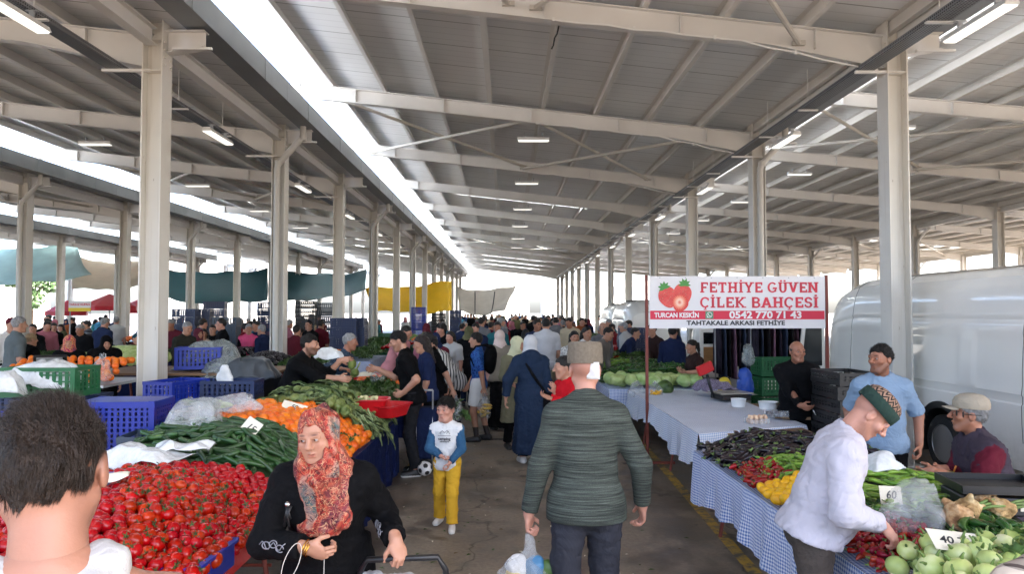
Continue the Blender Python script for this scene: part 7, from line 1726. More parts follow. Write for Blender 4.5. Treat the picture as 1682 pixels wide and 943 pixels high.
def van(x0, y0, y1, label, wheels, H=2.40, W=2.0, taper=(1, 1), seams=()):
    t = empty('van', (x0, (y0 + y1) / 2, 0), 0, label, 'van'); cy = (y0 + y1) / 2
    k = H / 2.40
    prof = [(.05, .30), (.03, .42), (.008, .6), (0, .8), (0, .98), (.012, 1.0), (.012, 1.03), (.002, 1.05), (.006, 1.3), (.02, 1.5), (.035, 1.66), (.05, 1.76), (.062, 1.78), (.062, 1.80), (.056, 1.82), (.085, 2.0), (.115, 2.12), (.17, 2.24), (.30, 2.33), (.6, 2.385), (1.0, 2.40)]
    prof = [(a, z * k if z > 1 else z) for a, z in prof]
    full = []                                  # finer spacing up the side
    for (a, z), (b, z2) in zip(prof, prof[1:]):
        n = max(1, int(math.hypot(b - a, z2 - z) / .045))
        for i in range(n): full.append((a + (b - a) * i / n, z + (z2 - z) * i / n))
    full.append(prof[-1]); half = full; full = half + [(W - a, z) for a, z in half[-2::-1]]
    L = y1 - y0; ny = int(L / .045); m = MB(); nn = len(full)
    def pt(i, j):
        a, z = full[j]; y = y0 + L * i / ny; ef = max(0, (y - (y1 - 1.15)) / 1.15) * taper[1]; en = max(0, ((y0 + .9) - y) / .9) * taper[0]; e = max(ef, en)
        z2 = z - (.36 * e ** 2) * sst(1.2, 2.3, z); sh = .16 * e ** 5
        a2 = W / 2 + (a - W / 2) * (1 - sh)
        if 1.12 < z < 1.72 and (a < .2 or a > W - .2):      # pressed panels
            u = ((y - y0) % 1.75) / 1.75; pr_ = min(1, max(0, (min(u, 1 - u) - .07) / .03)) * min(1, max(0, (min(z - 1.12, 1.72 - z)) / .05)); a2 += .011 * pr_ * (1 if a < 1 else -1)
        return (a2, y - cy, z2)
    vs = [pt(i, j) for i in range(ny + 1) for j in range(nn)]; fs = []
    for i in range(ny):
        for j in range(nn - 1):
            a, z = full[j]; y = y0 + L * (i + .5) / ny
            if z < 1.0 and any((y - w) ** 2 + (z - .36) ** 2 < .43 ** 2 for w in wheels): continue
            b = i * nn + j; fs.append((b, b + nn, b + nn + 1, b + 1))
    fs.append(tuple(range(nn))); fs.append(tuple(ny * nn + j for j in range(nn - 1, -1, -1))); m.add(vs, fs)
    m.build('body', VANW, t, True, 30)
    for ys_ in seams:
        i = int((ys_ - y0) / L * ny); m = MB(); m.tube([pt(i, j) for j in range(6, len(half) - 3)], .0045, 4); m.build('panel_seam', M('seam_grey', (.05, .05, .05), .6), t)
    for w in wheels:
        m = MB(); n = 28
        for (ra, rb, xa, xb) in ((.42, .50, -.012, -.022), (.50, .51, -.022, .03), (.42, .42, -.012, .5)):
            o = len(m.v)
            for i in range(n + 1):
                a = math.pi * (-.12 + 1.24 * i / n); m.v += [(xa, w - cy + ra * math.cos(a), .36 + ra * math.sin(a)), (xb, w - cy + rb * math.cos(a), .36 + rb * math.sin(a))]
            for i in range(n): m.f.append((o + 2 * i, o + 2 * i + 1, o + 2 * i + 3, o + 2 * i + 2)); m.m.append(0)
        m.build('wheel_arch', BLACKP, t, True, 40)
        wl = empty('wheel', (.13, w - cy, .35)); wl.parent = t; KIDS.setdefault(t.name, []).append(wl); R_ = Matrix.Rotation(RAD(90), 3, 'Y')
        m = MB(); m.lathe([(.20, -.105), (.24, -.12), (.33, -.115), (.35, -.09), (.35, .09), (.33, .115), (.2, .11)], 36, (0, 0, 0), R_); m.build('tyre', TYRE, wl, True, 35)
        m = MB(); m.lathe([(.235, -.112), (.225, -.118), (.215, -.10), (.19, -.06), (.12, -.05), (.10, -.085), (.05, -.09), (.001, -.09)], 28, (0, 0, 0), R_)
        for i in range(10):
            a = 2 * math.pi * i / 10; m.lathe([(.012, -.004), (.012, .004)], 8, (-.062, .15 * math.cos(a), .15 * math.sin(a)), R_, 1)
        m.build('rim', [RIM, BLACKP], wl, True, 35)
    m = MB(); m.box((W / 2, 0, .32), (W - .3, L - .2, .06)); m.build('underside', BLACKP, t)
    return t, cy
t, cy = van(5.27, 5.0, 12.2, 'big white panel van parked behind the right hand post beside the seated man', (8.98, 5.55), 2.50, 2.0, (.6, .8), (10.0, 11.35, 7.6))
d = empty('door', (-.02, 12.22 - cy, 0)); d.parent = t; KIDS.setdefault(t.name, []).append(d)
m = MB(); m.prism([(0, .55), (-.42, .55), (-.42, 1.2), (-.34, 1.85), (-.25, 1.98), (0, 2.02)], -.03, .03); bevel(m.build('door_panel', VANW, d), .012)
m = MB(); m.prism([(-.05, 1.06), (-.37, 1.06), (-.37, 1.2), (-.31, 1.68), (-.05, 1.74)], -.036, -.03); m.build('window', GLASSD, d)
t2, cy2 = van(4.72, 15.3, 19.4, 'smaller white van with open rear door lined in plywood behind the brown tee vendor', (18.4, 16.2), 2.1, 1.75)
d = empty('door', (-.03, 15.28 - cy2, 0)); d.parent = t2; KIDS.setdefault(t2.name, []).append(d)
m = MB(); m.box((-.36, 0, 1.1), (.70, .05, 1.02)); bevel(m.build('door_panel', VANW, d), .04, 4)
m = MB(); m.box((-.36, -.03, 1.40), (.54, .012, .24)); bevel(m.build('window', GLASSD, d), .03, 3); m = MB(); m.box((-.36, -.03, .97), (.54, .014, .50)); m.build('plywood_lining', M('plywood', S(168, 122, 74), .6, var=(4, .2), scale=(1, 1, 5)), d)
van(3.35, 21.0, 24.4, 'white delivery van further down by the right hand posts', (23.5, 21.9), 2.3, 1.4)
van(3.6, 26.2, 29.6, 'white van far down the right side of the aisle', (28.5, 27.1), 2.25, 1.3)
van(8.4, 12.5, 17.5, 'white van standing behind the big panel van', (16.5, 13.4), 2.5, 2.0)
# ================================================================= banner
t = empty('banner_stand', (0, 9.5, 0), 0, 'red steel stand of two poles with feet holding the strawberry banner', 'stand')
for x, ft in ((1.80, .35), (4.12, .3)):
    m = MB(); m.box((x, 0, 1.21), (.035, .035, 2.42)); m.box((x + ft / 2 - .05, 0, .02), (ft + .1, .035, .035)); m.box((x, 0, .021), (.034, .5, .034)); m.build('pole', RUST, t)
bn = empty('banner', (0, 9.47, 0), 0, 'white vinyl banner with strawberries, red lettering and a phone number on red poles', 'banner')
bx0, bx1, bz0, bz1 = 1.83, 4.09, 1.735, 2.405
VIN = M('vinyl_white', S(222, 220, 222), .45, bump=(3, .15, .03))
m = MB(); m.box(((bx0 + bx1) / 2, 0, (bz0 + bz1) / 2), (bx1 - bx0, .004, bz1 - bz0)); m.build('sheet', VIN, bn)
BRED = M('banner_red', S(206, 26, 62), .5, var=(1.5, .12)); LRED = M('letter_red', S(200, 34, 58), .5, var=(5, .25)); BW = M('banner_white_ink', (.8, .8, .8), .5); BK = M('banner_black_ink', (.015, .015, .02), .5)
Wb, Hb = bx1 - bx0, bz1 - bz0; bX = lambda u: bx0 + u * Wb; bZ = lambda v: bz1 - v * Hb
m = MB(); m.box((bX(.5), -.004, bZ(.745)), (Wb - .02, .003, Hb * .165)); m.build('red_stripe', BRED, bn)
# slab-serif capitals drawn stroke by stroke
GLY = dict(F=(.72, [('v', .2), ('h', .91, .1, .72), ('h', .5, .2, .58), ('t', .66, .91, -.2), ('s', .2, 0)]), E=(.74, [('v', .2), ('h', .91, .1, .72), ('h', .5, .2, .58), ('h', .09, .1, .74), ('t', .66, .91, -.2), ('t', .68, .09, .22)]),
    T=(.80, [('v', .4), ('h', .91, .04, .76), ('t', .09, .91, -.22), ('t', .71, .91, -.22), ('s', .4, 0)]), H=(.90, [('v', .2), ('v', .7), ('h', .5, .2, .7), ('s', .2, 0), ('s', .7, 0), ('s', .2, 1), ('s', .7, 1)]), I=(.42, [('v', .21), ('s', .21, 0), ('s', .21, 1)]),
    Y=(.84, [('d', .12, 1, .42, .45), ('d', .72, 1, .42, .45), ('vv', .42, 0, .5), ('s', .42, 0), ('s', .12, 1), ('s', .72, 1)]), G=(.86, [('c', .42, .5, .34, .44, 40, 325), ('t', .70, .40, -.32), ('h', .42, .46, .82)]), U=(.86, [('vv', .2, .35, 1), ('vv', .66, .35, 1), ('c', .43, .35, .23, .29, 180, 360), ('s', .2, 1), ('s', .66, 1)]),
    V=(.84, [('d', .14, 1, .42, .03), ('d', .70, 1, .42, .03), ('s', .14, 1), ('s', .70, 1)]), N=(.92, [('v', .18), ('v', .74), ('d', .18, .97, .74, .03), ('s', .18, 0), ('s', .18, 1), ('s', .74, 1)]), C=(.80, [('c', .42, .5, .33, .44, 45, 315), ('t', .68, .91, -.26)]),
    L=(.70, [('v', .2), ('h', .09, .1, .70), ('t', .64, .09, .26), ('s', .2, 1)]), K=(.90, [('v', .2), ('d', .74, .97, .26, .44), ('d', .34, .52, .76, .03), ('s', .2, 0), ('s', .2, 1), ('s', .74, 1), ('s', .76, 0)]),
    B=(.80, [('v', .2), ('c', .42, .72, .24, .21, -90, 90), ('c', .44, .27, .26, .22, -90, 90), ('h', .92, .1, .44), ('h', .5, .2, .44), ('h', .07, .1, .46)]), A=(.90, [('d', .14, .03, .44, .98), ('d', .76, .03, .44, .98), ('h', .32, .24, .66), ('s', .14, 0), ('s', .76, 0)]), S=(.72, [('c', .36, .72, .23, .21, 20, 270), ('c', .36, .28, .24, .22, -90, 160 - 360 + 360 - 110 + 110), ('t', .62, .84, -.2), ('t', .10, .22, .2)]))
GLY['S'] = (.72, [('c', .36, .71, .22, .22, 30, 270), ('c', .36, .28, .23, .22, -150, 90), ('t', .60, .86, -.16), ('t', .11, .14, .18)])
def slab(word, x, z, h, y, mat, sx=1.0):
    m = MB(); dy = [0]
    def rect(pts):
        dy[0] += .00006; m.prism([(x0_ + a * h * sx, z + b * h) for a, b in pts], y - .001 - dy[0], y)
    x0_ = x; st, th = .10, .085
    for ch in word:
        if ch == ' ': x0_ += .38 * h * sx; continue
        base = {'İ': 'I', 'Ü': 'U', 'Ç': 'C'}.get(ch, ch); w, ss = GLY[base]
        for s_ in ss:
            if s_[0] == 'v': rect([(s_[1] - st, 0), (s_[1] + st, 0), (s_[1] + st, 1), (s_[1] - st, 1)])
            elif s_[0] == 'vv': rect([(s_[1] - st, s_[2]), (s_[1] + st, s_[2]), (s_[1] + st, s_[3]), (s_[1] - st, s_[3])])
            elif s_[0] == 'h': rect([(s_[2], s_[1] - th), (s_[3], s_[1] - th), (s_[3], s_[1] + th), (s_[2], s_[1] + th)])
            elif s_[0] == 't': a, b = sorted((s_[2], s_[2] + s_[3])); rect([(s_[1] - .05, a), (s_[1] + .05, a), (s_[1] + .05, b), (s_[1] - .05, b)])
            elif s_[0] == 's': zz0 = 0 if s_[2] == 0 else .89; rect([(s_[1] - .19, zz0), (s_[1] + .19, zz0), (s_[1] + .19, zz0 + .11), (s_[1] - .19, zz0 + .11)])
            elif s_[0] == 'd': rect([(s_[1] - .1, s_[2]), (s_[1] + .1, s_[2]), (s_[3] + .1, s_[4]), (s_[3] - .1, s_[4])])
            elif s_[0] == 'c':
                _, cx, cz, rx, rz, a0, a1 = s_; n = 12
                for i in range(n):
                    p, q = RAD(a0 + (a1 - a0) * i / n), RAD(a0 + (a1 - a0) * (i + 1.06) / n); o, k = 1.0, .085
                    rect([(cx + (rx + .09) * math.cos(p), cz + (rz + .07) * math.sin(p)), (cx + (rx + .09) * math.cos(q), cz + (rz + .07) * math.sin(q)), (cx + (rx - .09) * math.cos(q), cz + (rz - .07) * math.sin(q)), (cx + (rx - .09) * math.cos(p), cz + (rz - .07) * math.sin(p))])
        if ch == 'İ': rect([(.12, 1.06), (.30, 1.06), (.30, 1.22), (.12, 1.22)])
        if ch == 'Ü':
            for q in (.26, .58): rect([(q - .09, 1.06), (q + .09, 1.06), (q + .09, 1.20), (q - .09, 1.20)])
        if ch == 'Ç': rect([(.40, -.10), (.50, -.10), (.50, .04), (.40, .04)]); rect([(.30, -.20), (.54, -.20), (.54, -.11), (.30, -.11)])
        x0_ += (w + .06) * h * sx
    return m.build('lettering', mat, bn), x0_
def fit(word, u0, u1, v_base, hv):
    w = sum(.38 if c == ' ' else GLY[{'İ': 'I', 'Ü': 'U', 'Ç': 'C'}.get(c, c)][0] + .06 for c in word); h = Hb * hv
    slab(word, bX(u0), bZ(v_base), h, -.003, LRED, (u1 - u0) * Wb / (w * h))
fit('FETHİYE GÜVEN', .288, .965, .315, .20); fit('ÇİLEK BAHÇESİ', .288, .965, .605, .205)
def bt(s_, u, v, size, mat, off=.0, sx=1.0, al='CENTER'): textmesh(s_, size, mat, bn, (bX(u), -.0075, bZ(v)), (RAD(90), 0, 0), off, .0006, al, sx=sx)
bt('TURCAN KESKİN', .155, .752, .085, BW, .003, .86); bt('0542 770 71 43', .66, .748, .125, BW, .004, 1.18); bt('TAHTAKALE ARKASI FETHİYE', .49, .90, .078, BK, .0025, 1.22)
# phone badge
m = MB(); m.box((bX(.34), -.0075, bZ(.745)), (.10, .003, .095)); m.build('badge', M('badge_green', S(74, 140, 104), .5), bn)
m = MB(); m.tube([(bX(.34) + .033 * math.cos(a), -.010, bZ(.742) + .033 * math.sin(a)) for a in [i * math.pi / 12 for i in range(25)]], .0045, 5, caps=False); m.prism([(bX(.34) - .036, bZ(.742) - .038), (bX(.34) - .014, bZ(.742) - .031), (bX(.34) - .031, bZ(.742) - .014)], -.0115, -.0105)
m.tube([(bX(.34) - .015, -.0105, bZ(.742) + .016), (bX(.34) - .011, -.0105, bZ(.742) - .002), (bX(.34) + .003, -.0105, bZ(.742) - .014), (bX(.34) + .017, -.0105, bZ(.742) - .016)], .006, 5); m.build('badge_symbol', BW, bn)
# printed strawberries
def berry_mat(name, stops, sc=55):
    t = NT(name); v = t.co('Object'); w = t.n('TexVoronoi', {'Vector': t.n('Mapping', {'Vector': v, 'Scale': (1, 0, .75)}).outputs[0], 'Scale': sc}).outputs['Distance']
    c = t.ramp(w, [(.10, S(240, 206, 170)), (.22, S(180, 30, 36)), (.5, S(216, 60, 56))]); c = t.mix(.35, c, t.ramp(t.noise(v, 6, 2), stops)); return t.done(c, .5)
BER = berry_mat('berry_print', [(.3, S(190, 30, 36)), (.7, S(240, 120, 106))])
def cut_mat():
    t = NT('berry_cut_print'); v = t.co('Generated'); p = t.n('VectorMath', {0: v, 1: (.45, .5, .55)}, operation='SUBTRACT').outputs[0]; p = t.n('Mapping', {'Vector': p, 'Scale': (1, 0, 1)}).outputs[0]
    r = t.n('VectorMath', {0: p}, operation='LENGTH').outputs['Value']; sp_ = t.n('SeparateXYZ', {'Vector': p}); an = t.math('ARCTAN2', sp_.outputs[2], sp_.outputs[0])
    r2 = t.math('ADD', r, t.math('MULTIPLY', t.math('SINE', t.math('MULTIPLY', an, 22)), .04)); c = t.ramp(r2, [(.06, S(226, 120, 100)), (.14, S(246, 214, 190)), (.28, S(240, 150, 120)), (.44, S(214, 60, 50))]); return t.done(c, .5)
def berry(u, v, w, h, rot, y, mat):
    pts = []
    for i in range(30):
        a = 2 * math.pi * i / 30; r = 1 - .10 * math.sin(a) + (.0 if math.sin(a) > 0 else .08 * abs(math.cos(a))); x, z = math.cos(a) * w * (1 - .22 * max(0, -math.sin(a))), math.sin(a) * h
        pts.append((bX(u) + x * math.cos(rot) - z * math.sin(rot), bZ(v) + x * math.sin(rot) + z * math.cos(rot)))
    m = MB(); m.prism(pts, y - .001, y); m.build('strawberry_print', mat, bn)
berry(.19, .34, .118, .135, .25, -.0045, BER); berry(.105, .40, .118, .145, .35, -.0058, BER); berry(.175, .52, .105, .115, -.3, -.0072, cut_mat())
m = MB()
for (u, v, base) in ((.20, .16, 0), (.085, .22, .4)):
    for i in range(6):
        a = base + math.pi * (-.05 + 1.1 * i / 5); c, s_ = math.cos(a), math.sin(a); r = .085
        m.prism([(bX(u) + .02 * -s_, bZ(v) + .02 * c), (bX(u) + c * r * .55 + -s_ * .018, bZ(v) + s_ * r * .55 + c * .018), (bX(u) + c * r, bZ(v) + s_ * r), (bX(u) + c * r * .55 + s_ * .018, bZ(v) + s_ * r * .55 - c * .018), (bX(u) - .02 * -s_, bZ(v) - .02 * c)], -.009 - .0002 * i, -.0085)
m.build('leaf_print', M('leaf_print_green', S(70, 140, 60), .5), bn)
m = MB()
for i in range(7): m.lathe([(.008, -.003), (.008, .003)], 8, (bX(.06 + .88 * i / 6), -.004, bZ(.03)), Matrix.Rotation(RAD(90), 3, 'X'))
m.build('eyelet', GALV, bn)
m = MB()
for _ in range(420):
    x, y = U(-1.25, 1.65), 2.5 + 14 * rnd.random() ** 1.6; s_ = U(.008, .03); a = U(0, 6.3); c, d = math.cos(a), math.sin(a); h_ = U(.002, .008)
    m.add([(x - c * s_, y - d * s_, .006), (x + d * s_ * .5, y - c * s_ * .5, .006 + h_), (x + c * s_, y + d * s_, .007), (x - d * s_ * .5, y + c * s_ * .5, .006 + h_)], [(0, 1, 2, 3)], rnd.choice((0, 0, 0, 1, 2)))
tag(m.build('litter', [LEAF, PAPER, M('dry_leaf', S(96, 80, 50), .8)], fix=False), 'small leaf scraps and paper bits trodden on the aisle floor', 'litter', None, 'stuff')
# ================================================================= behind the right stall
crk = [(P(1382, 690, 6.9), 0)]
for i in range(6): crate(CRK, (3.40, 7.45, .55 + .135 * i), 1.57 + .06 * (i % 2), ['lowest', 'second', 'third', 'fourth', 'fifth', 'top'][i] + ' black crate of the stack between the two men behind the stall')
for i in range(4): crate(CRK, (3.40, 7.45, .0 + .135 * i), 1.57, ['floor level', 'second lowest', 'third lowest', 'fourth lowest'][i] + ' black crate at the foot of the stack behind the stall')
for i in range(4): crate(CRG, (4.35, 11.9, .31 * i), .1, ['bottom', 'second', 'third', 'top'][i] + ' green crate of the stack behind the man in the black jacket')
CLO = [cloth('hung_cloth_a', S(46, 40, 52), .5), cloth('hung_cloth_b', S(60, 70, 92), .4), cloth('hung_cloth_c', S(30, 28, 32), .3), cloth('hung_cloth_d', S(120, 90, 110), .4)]
def rack(x0, x1, y, z, label):
    t = empty('clothes_rack', (0, y, 0), 0, label, 'clothes rack'); m = MB(); m.tube([(x0, 0, z), (x1, 0, z)], .014, 8)
    for x in (x0, x1): m.tube([(x, 0, 0), (x, 0, z)], .014, 8); m.tube([(x, -.25, .02), (x, .25, .02)], .014, 6)
    m.build('rail', GALV, t, True); n = int((x1 - x0) / .09)
    for i in range(n):
        x = x0 + .05 + (x1 - x0 - .1) * i / max(1, n - 1); L = U(.8, 1.15); m = MB(); w = U(.2, .26); ph = U(0, 6)
        m.grid(lambda u, v: (x + .018 * math.sin(9 * v * 2 + ph) * u, (v - .5) * 2 * w * (.5 + .5 * min(1, u * 5)), z - .04 - L * u - .1 * abs(v - .5) * (1 - u)), 8, 10); thick(m.build('garment', CLO[i % 4], t, True, None, None, None, False), .02)
rack(3.95, 4.9, 15.0 - 1.0, 1.85, 'rail of dark patterned clothes behind the banner pole'); rack(4.2, 5.1, 12.7, 1.9, 'second rail of dark clothes behind the black jacket man')
f = Fld((-.3, -.25, 0), (.3, .25, .8), .014); f.cone((0, 0, .2), (0, 0, .5), .2, .15, .05); f.plane((0, 0, .01), (0, 0, -1)); f.warp(.03, (8, 8, 6), 3, True); V, F = f.mesh()
tag(link('sack', npmesh('sack', V * .66, F, M('blue_sack', S(24, 70, 160), .45, bump=(12, .5, .03))), None, (3.42, 10.6, .72)), 'bright blue plastic sack beside the second right post', 'sack'); tag(link('sack', npmesh('sack', V * .6, F, M('yellow_sack', S(206, 180, 40), .45, bump=(12, .5, .03))), None, (3.22, 10.9, .60)), 'small yellow sack in front of the blue sack', 'sack')
tag(link('sack', npmesh('sack', V * .5, F, FILMG), None, (3.50, 10.7, 1.16)), 'grey film sack standing on the blue sack', 'sack')
table('stall_table', 3.25, 4.2, 10.1, 11.4, .54, 'low back table with coloured sacks behind the gingham stall', rows=1)
# ================================================================= stalls left and further off
tb = table('stall_table', -5.6, -3.1, 9.75, 11.1, 1.14, 'raised display board with film covered crates between the front posts', rows=1, top=WOOD)
table('stall_table', -6.3, -4.62, 8.55, 9.7, 1.10, 'raised grey table of oranges left of the cream post', rows=1, top=GALV)
for x, y in hexpts(-6.1, -4.75, 8.85, 9.6, .105, .2): put(ORM, 'orange', (x, y, 1.15 + .18 * sst(8.8, 9.5, y) + U(-.01, .02)), (U(0, 6), U(0, 6), 0), 'orange on the raised grey table left of the cream post', 'orange', 'oranges on the raised grey table', U(.9, 1.1))
bag('carrier_bag', (-4.75, 8.75, 1.12), .30, .34, FILM, 'clear carrier bag of oranges beside the cream post', 31, True); 
for i in range(14): put(ORM, 'orange', (-4.75 + U(-.08, .08), 8.75 + U(-.06, .06), 1.17 + .06 * (i // 5)), (U(0, 6), 0, 0), 'orange inside the clear bag beside the cream post', 'orange', 'oranges in the bag by the post')
for i in range(26): lay(LEAFM[i % 3], 'leaf', U(-6.1, -5.3), U(8.5, 8.75), lambda x, y: 1.10, .03, U(0, 6), 'pale green leaf at the edge of the raised orange table', 'leaf', 'leaves on the raised orange table', .4, 1.1)
crate(CRN, (-4.95, 8.62, .78), .0, 'dark navy crate below the raised orange table'); crate(CRN, (-5.6, 8.62, .78), .0, 'dark crate beside the navy one under the orange table')
t = empty('weighing_scale', (-5.35, 8.75, 1.12), .4, 'black market scale tipped up among the oranges on the raised table', 'scale'); m = MB(); m.box((0, 0, .2), (.34, .05, .26), Matrix.Rotation(.5, 3, 'X')); bevel(m.build('scale_body', BLACKP, t), .01); m = MB(); m.box((0, -.06, .21), (.26, .03, .18), Matrix.Rotation(.5, 3, 'X')); m.build('pan', GALV, t); m = MB(); m.box((.05, 0, .06), (.06, .06, .12)); m.build('foot', BLACKP, t)
def far_heap(x, y, z, w, d, h, me, label, cat, s=1.0, n=None, spread=True):
    """a pile of produce far away, read as one mass"""
    m = MB(); vs = [Vector(v.co) for v in me.vertices]; fs = [tuple(p.vertices) for p in me.polygons]; mis = [p.material_index for p in me.polygons]
    sp = max(.06, .09 * s); fn = lambda a, b: z + h * (1 - (2 * (a - x) / w) ** 2 * .6) * (1 - (2 * (b - y) / d) ** 2 * .6)
    for a, b in hexpts(x - w / 2, x + w / 2, y - d / 2, y + d / 2, sp, .4):
        R_ = Matrix.Rotation(U(0, 6.3), 3, 'Z') @ Matrix.Rotation(U(-.5, .5), 3, 'X'); o = len(m.v); m.v += [tuple(R_ @ (v * s) + Vector((a, b, fn(a, b)))) for v in vs]; m.f += [tuple(i + o for i in f) for f in fs]; m.m += mis
    o = m.build(cat.replace(' ', '_'), list(me.materials), None, True, None, None, None, False); return tag(o, label, cat, None, 'stuff')
LOW = {}
def lowmesh(kind):
    if kind in LOW: return LOW[kind]
    if kind == 'leaf': me = LEAFM[0]
    elif kind == 'cab': me = lump('far_cabbage', .11, 77, [CABB], .1, 14, vox=.03)
    elif kind == 'pep': me = long_mesh('far_pepper', .15, .018, .01, [GPEP, STEMG], .8, None, 6, 5, .4)
    else:
        m = MB(); m.lathe(arc(.042, 1, 6), 8); me = m.mesh('far_' + kind, {'ora': ORA, 'tom': TOM, 'lem': LEM, 'dark': AUB, 'pot': CELR}[kind], True)
    LOW[kind] = me; return me
FRONT = [NAVYCL, BLUEP, cloth('green_skirt', S(30, 74, 50), .15), BLK, cloth('grey_skirt', S(120, 124, 130), .1), GING]
def far_stall(x, y, w, d, z, kinds, place, rz=0, k=0):
    tt = table('stall_table', x - w / 2, x + w / 2, y - d / 2, y + d / 2, z, 'market table of %s %s' % ({'leaf': 'greens', 'cab': 'cabbages', 'pep': 'green peppers', 'ora': 'oranges', 'tom': 'tomatoes', 'lem': 'lemons', 'dark': 'aubergines', 'pot': 'potatoes'}[kinds[0]], place), rows=1)
    tablecloth('tablecloth', [(x - w / 2 - .02, y - d / 2 - .02), (x + w / 2 + .02, y - d / 2 - .02), (x + w / 2 + .02, y + d / 2 + .02), (x - w / 2 - .02, y + d / 2 + .02)], z + .005, (z * .8, z * .8, 0, z * .8), FRONT[k % len(FRONT)], 'cloth round the market table %s' % place, seed=k)
    for i, kd in enumerate(kinds):
        ww = w / len(kinds) * .92; far_heap(x - w / 2 + w / len(kinds) * (i + .5), y, z + .04, ww, d * .9, U(.12, .24), lowmesh(kd), 'heap of %s on the table %s' % ({'leaf': 'leafy greens', 'cab': 'pale cabbages', 'pep': 'green peppers', 'ora': 'oranges', 'tom': 'red tomatoes', 'lem': 'yellow lemons', 'dark': 'dark aubergines', 'pot': 'brown potatoes'}[kd], place), 'produce heap', 1.0 if kd != 'leaf' else 1.2)
FS = [(-7.6, 13.6, 2.6, 1.1, 1.0, ['leaf', 'cab'], 'before the woman in the floral scarf'), (-10.6, 14.6, 2.4, 1.1, 1.0, ['lem', 'leaf'], 'with yellow fruit at the far left'), (-6.3, 16.3, 2.4, 1.2, .95, ['leaf', 'dark'], 'behind the cream post'), (-3.9, 13.4, 1.6, 1.3, .95, ['dark', 'leaf'], 'beside the second post'), (-9.2, 18.2, 3.0, 1.2, .95, ['leaf', 'pep', 'cab'], 'in the second left row'), (-3.6, 16.6, 1.5, 2.2, .9, ['ora', 'leaf'], 'past the second post'), (-14.5, 19.0, 2.8, 1.2, .95, ['cab', 'leaf'], 'below the far red awning'), (-6.5, 21.5, 3.2, 1.2, .95, ['tom', 'leaf'], 'in the third left row'), (-3.4, 21.5, 1.2, 3.2, .9, ['leaf', 'tom'], 'between the third and fourth posts'), (-11.0, 24.0, 3.0, 1.2, .95, ['ora', 'pep'], 'deep among the left posts'), (-3.3, 27.5, 1.2, 3.4, .9, ['pep', 'ora'], 'far along the left posts'),
      (2.4, 18.6, 1.5, 2.6, .85, ['leaf', 'tom'], 'past the red peppers on the right'), (2.6, 22.6, 1.4, 2.8, .85, ['leaf', 'ora'], 'beside the white delivery van'), (2.9, 27.6, 1.4, 3.0, .85, ['lem', 'leaf'], 'far along the right posts')]
for i, a in enumerate(FS): far_stall(*a, k=i)
for (px, Y, topy, me, rz, pl) in ((305, 19.5, 513, CRN, 0, 'between the first two left posts'), (327, 20.0, 512, CRN, .1, 'right of the wide dark stack'), (352, 22.0, 498, CRN, .2, 'tallest, between the front posts'), (372, 19.0, 527, CRS, 0, 'pale blue, beside the pink topped woman'), (440, 24.0, 494, CRN, 0, 'tall, left of the second post'), (502, 24.0, 492, CRK, 0, 'black, right of the second post'), (533, 25.0, 497, CRS, .1, 'tall, left of the third post'), (566, 17.5, 523, CRN, .0, 'navy, behind the grey haired vendor'), (580, 17.8, 528, CRN, .0, 'navy, right of the third post'), (688, 30.0, 505, CRB, .0, 'bright blue, below the yellow tarpaulin'), (748, 40.0, 511, CRN, 0, 'far navy, under the grey canopy'), (720, 34.0, 516, CRK, .0, 'black, beyond the blue stack'), (1040, 17.4, 545, CRN, .2, 'navy, at the far right stall'), (640, 26.0, 540, CRG, .1, 'green, behind the pink shirt')):
    p = P(px, 600, Y); hgt = {CRN: .225, CRS: .225, CRK: .135, CRB: .305, CRG: .305}[me]; n = max(2, round((CAM_Z + (512 - topy) * Y / FPX) / hgt))
    for i in range(n): crate(me, (p.x + U(-.01, .01), p.y, hgt * i), rz + U(-.04, .04), 'crate in the stack standing %s' % pl, 'crates of the stack %s' % pl)
# ================================================================= beyond the hall: sheets, awnings, houses, trees
def sheet(name, cor, mat, label, cat, sag=.4, n=18, seed=0, thickn=.004):
    A, B, C, D = [Vector(c) for c in cor]; m = MB()
    def fn(u, v):
        p = (A * (1 - u) + B * u) * (1 - v) + (D * (1 - u) + C * u) * v; s_ = math.sin(math.pi * u) * (.4 + .6 * math.sin(math.pi * v)); q = .06 * math.sin(9 * u + 5 * v + seed) + .05 * math.sin(17 * u - 7 * v + seed)
        return tuple(p + Vector((0, q, -sag * s_ + q)))
    m.grid(fn, n, n); o = m.build(name, mat, None, True, None, None, None, False); thick(o, thickn); return tag(o, label, cat)
def tarp_mat(name, col, trans=.5, lines=None):
    t = NT(name); v = t.co('Object'); c = t.vary(t.n('RGB').outputs[0], v, .7, .15); t.t.nodes['RGB'].outputs[0].default_value = (*col, 1)
    tr = t.n('BsdfTranslucent', {'Color': c}); mx = t.n('MixShader', {0: trans, 1: t.b.outputs[0], 2: tr.outputs[0]}); t.done(c, .5); t.t.links.new(mx.outputs[0], t.out.inputs[0]); return t.m
YT, GT, TT1, TT2 = tarp_mat('yellow_tarp', S(226, 186, 20), .4), tarp_mat('grey_tarp', S(196, 190, 180), .55), tarp_mat('teal_net', S(34, 76, 82), .25), tarp_mat('pale_teal_net', S(196, 220, 220), .8)
def hung(px0, py0, px1, py1, px2, py2, px3, py3, Ya, Yb): return [P(px0, py0, Ya), P(px1, py1, Ya), P(px2, py2, Yb), P(px3, py3, Yb)]
sheet('tarpaulin', hung(600, 474, 742, 462, 742, 512, 612, 510, 44, 42), YT, 'yellow tarpaulin stretched between the far left posts', 'tarpaulin', .25)
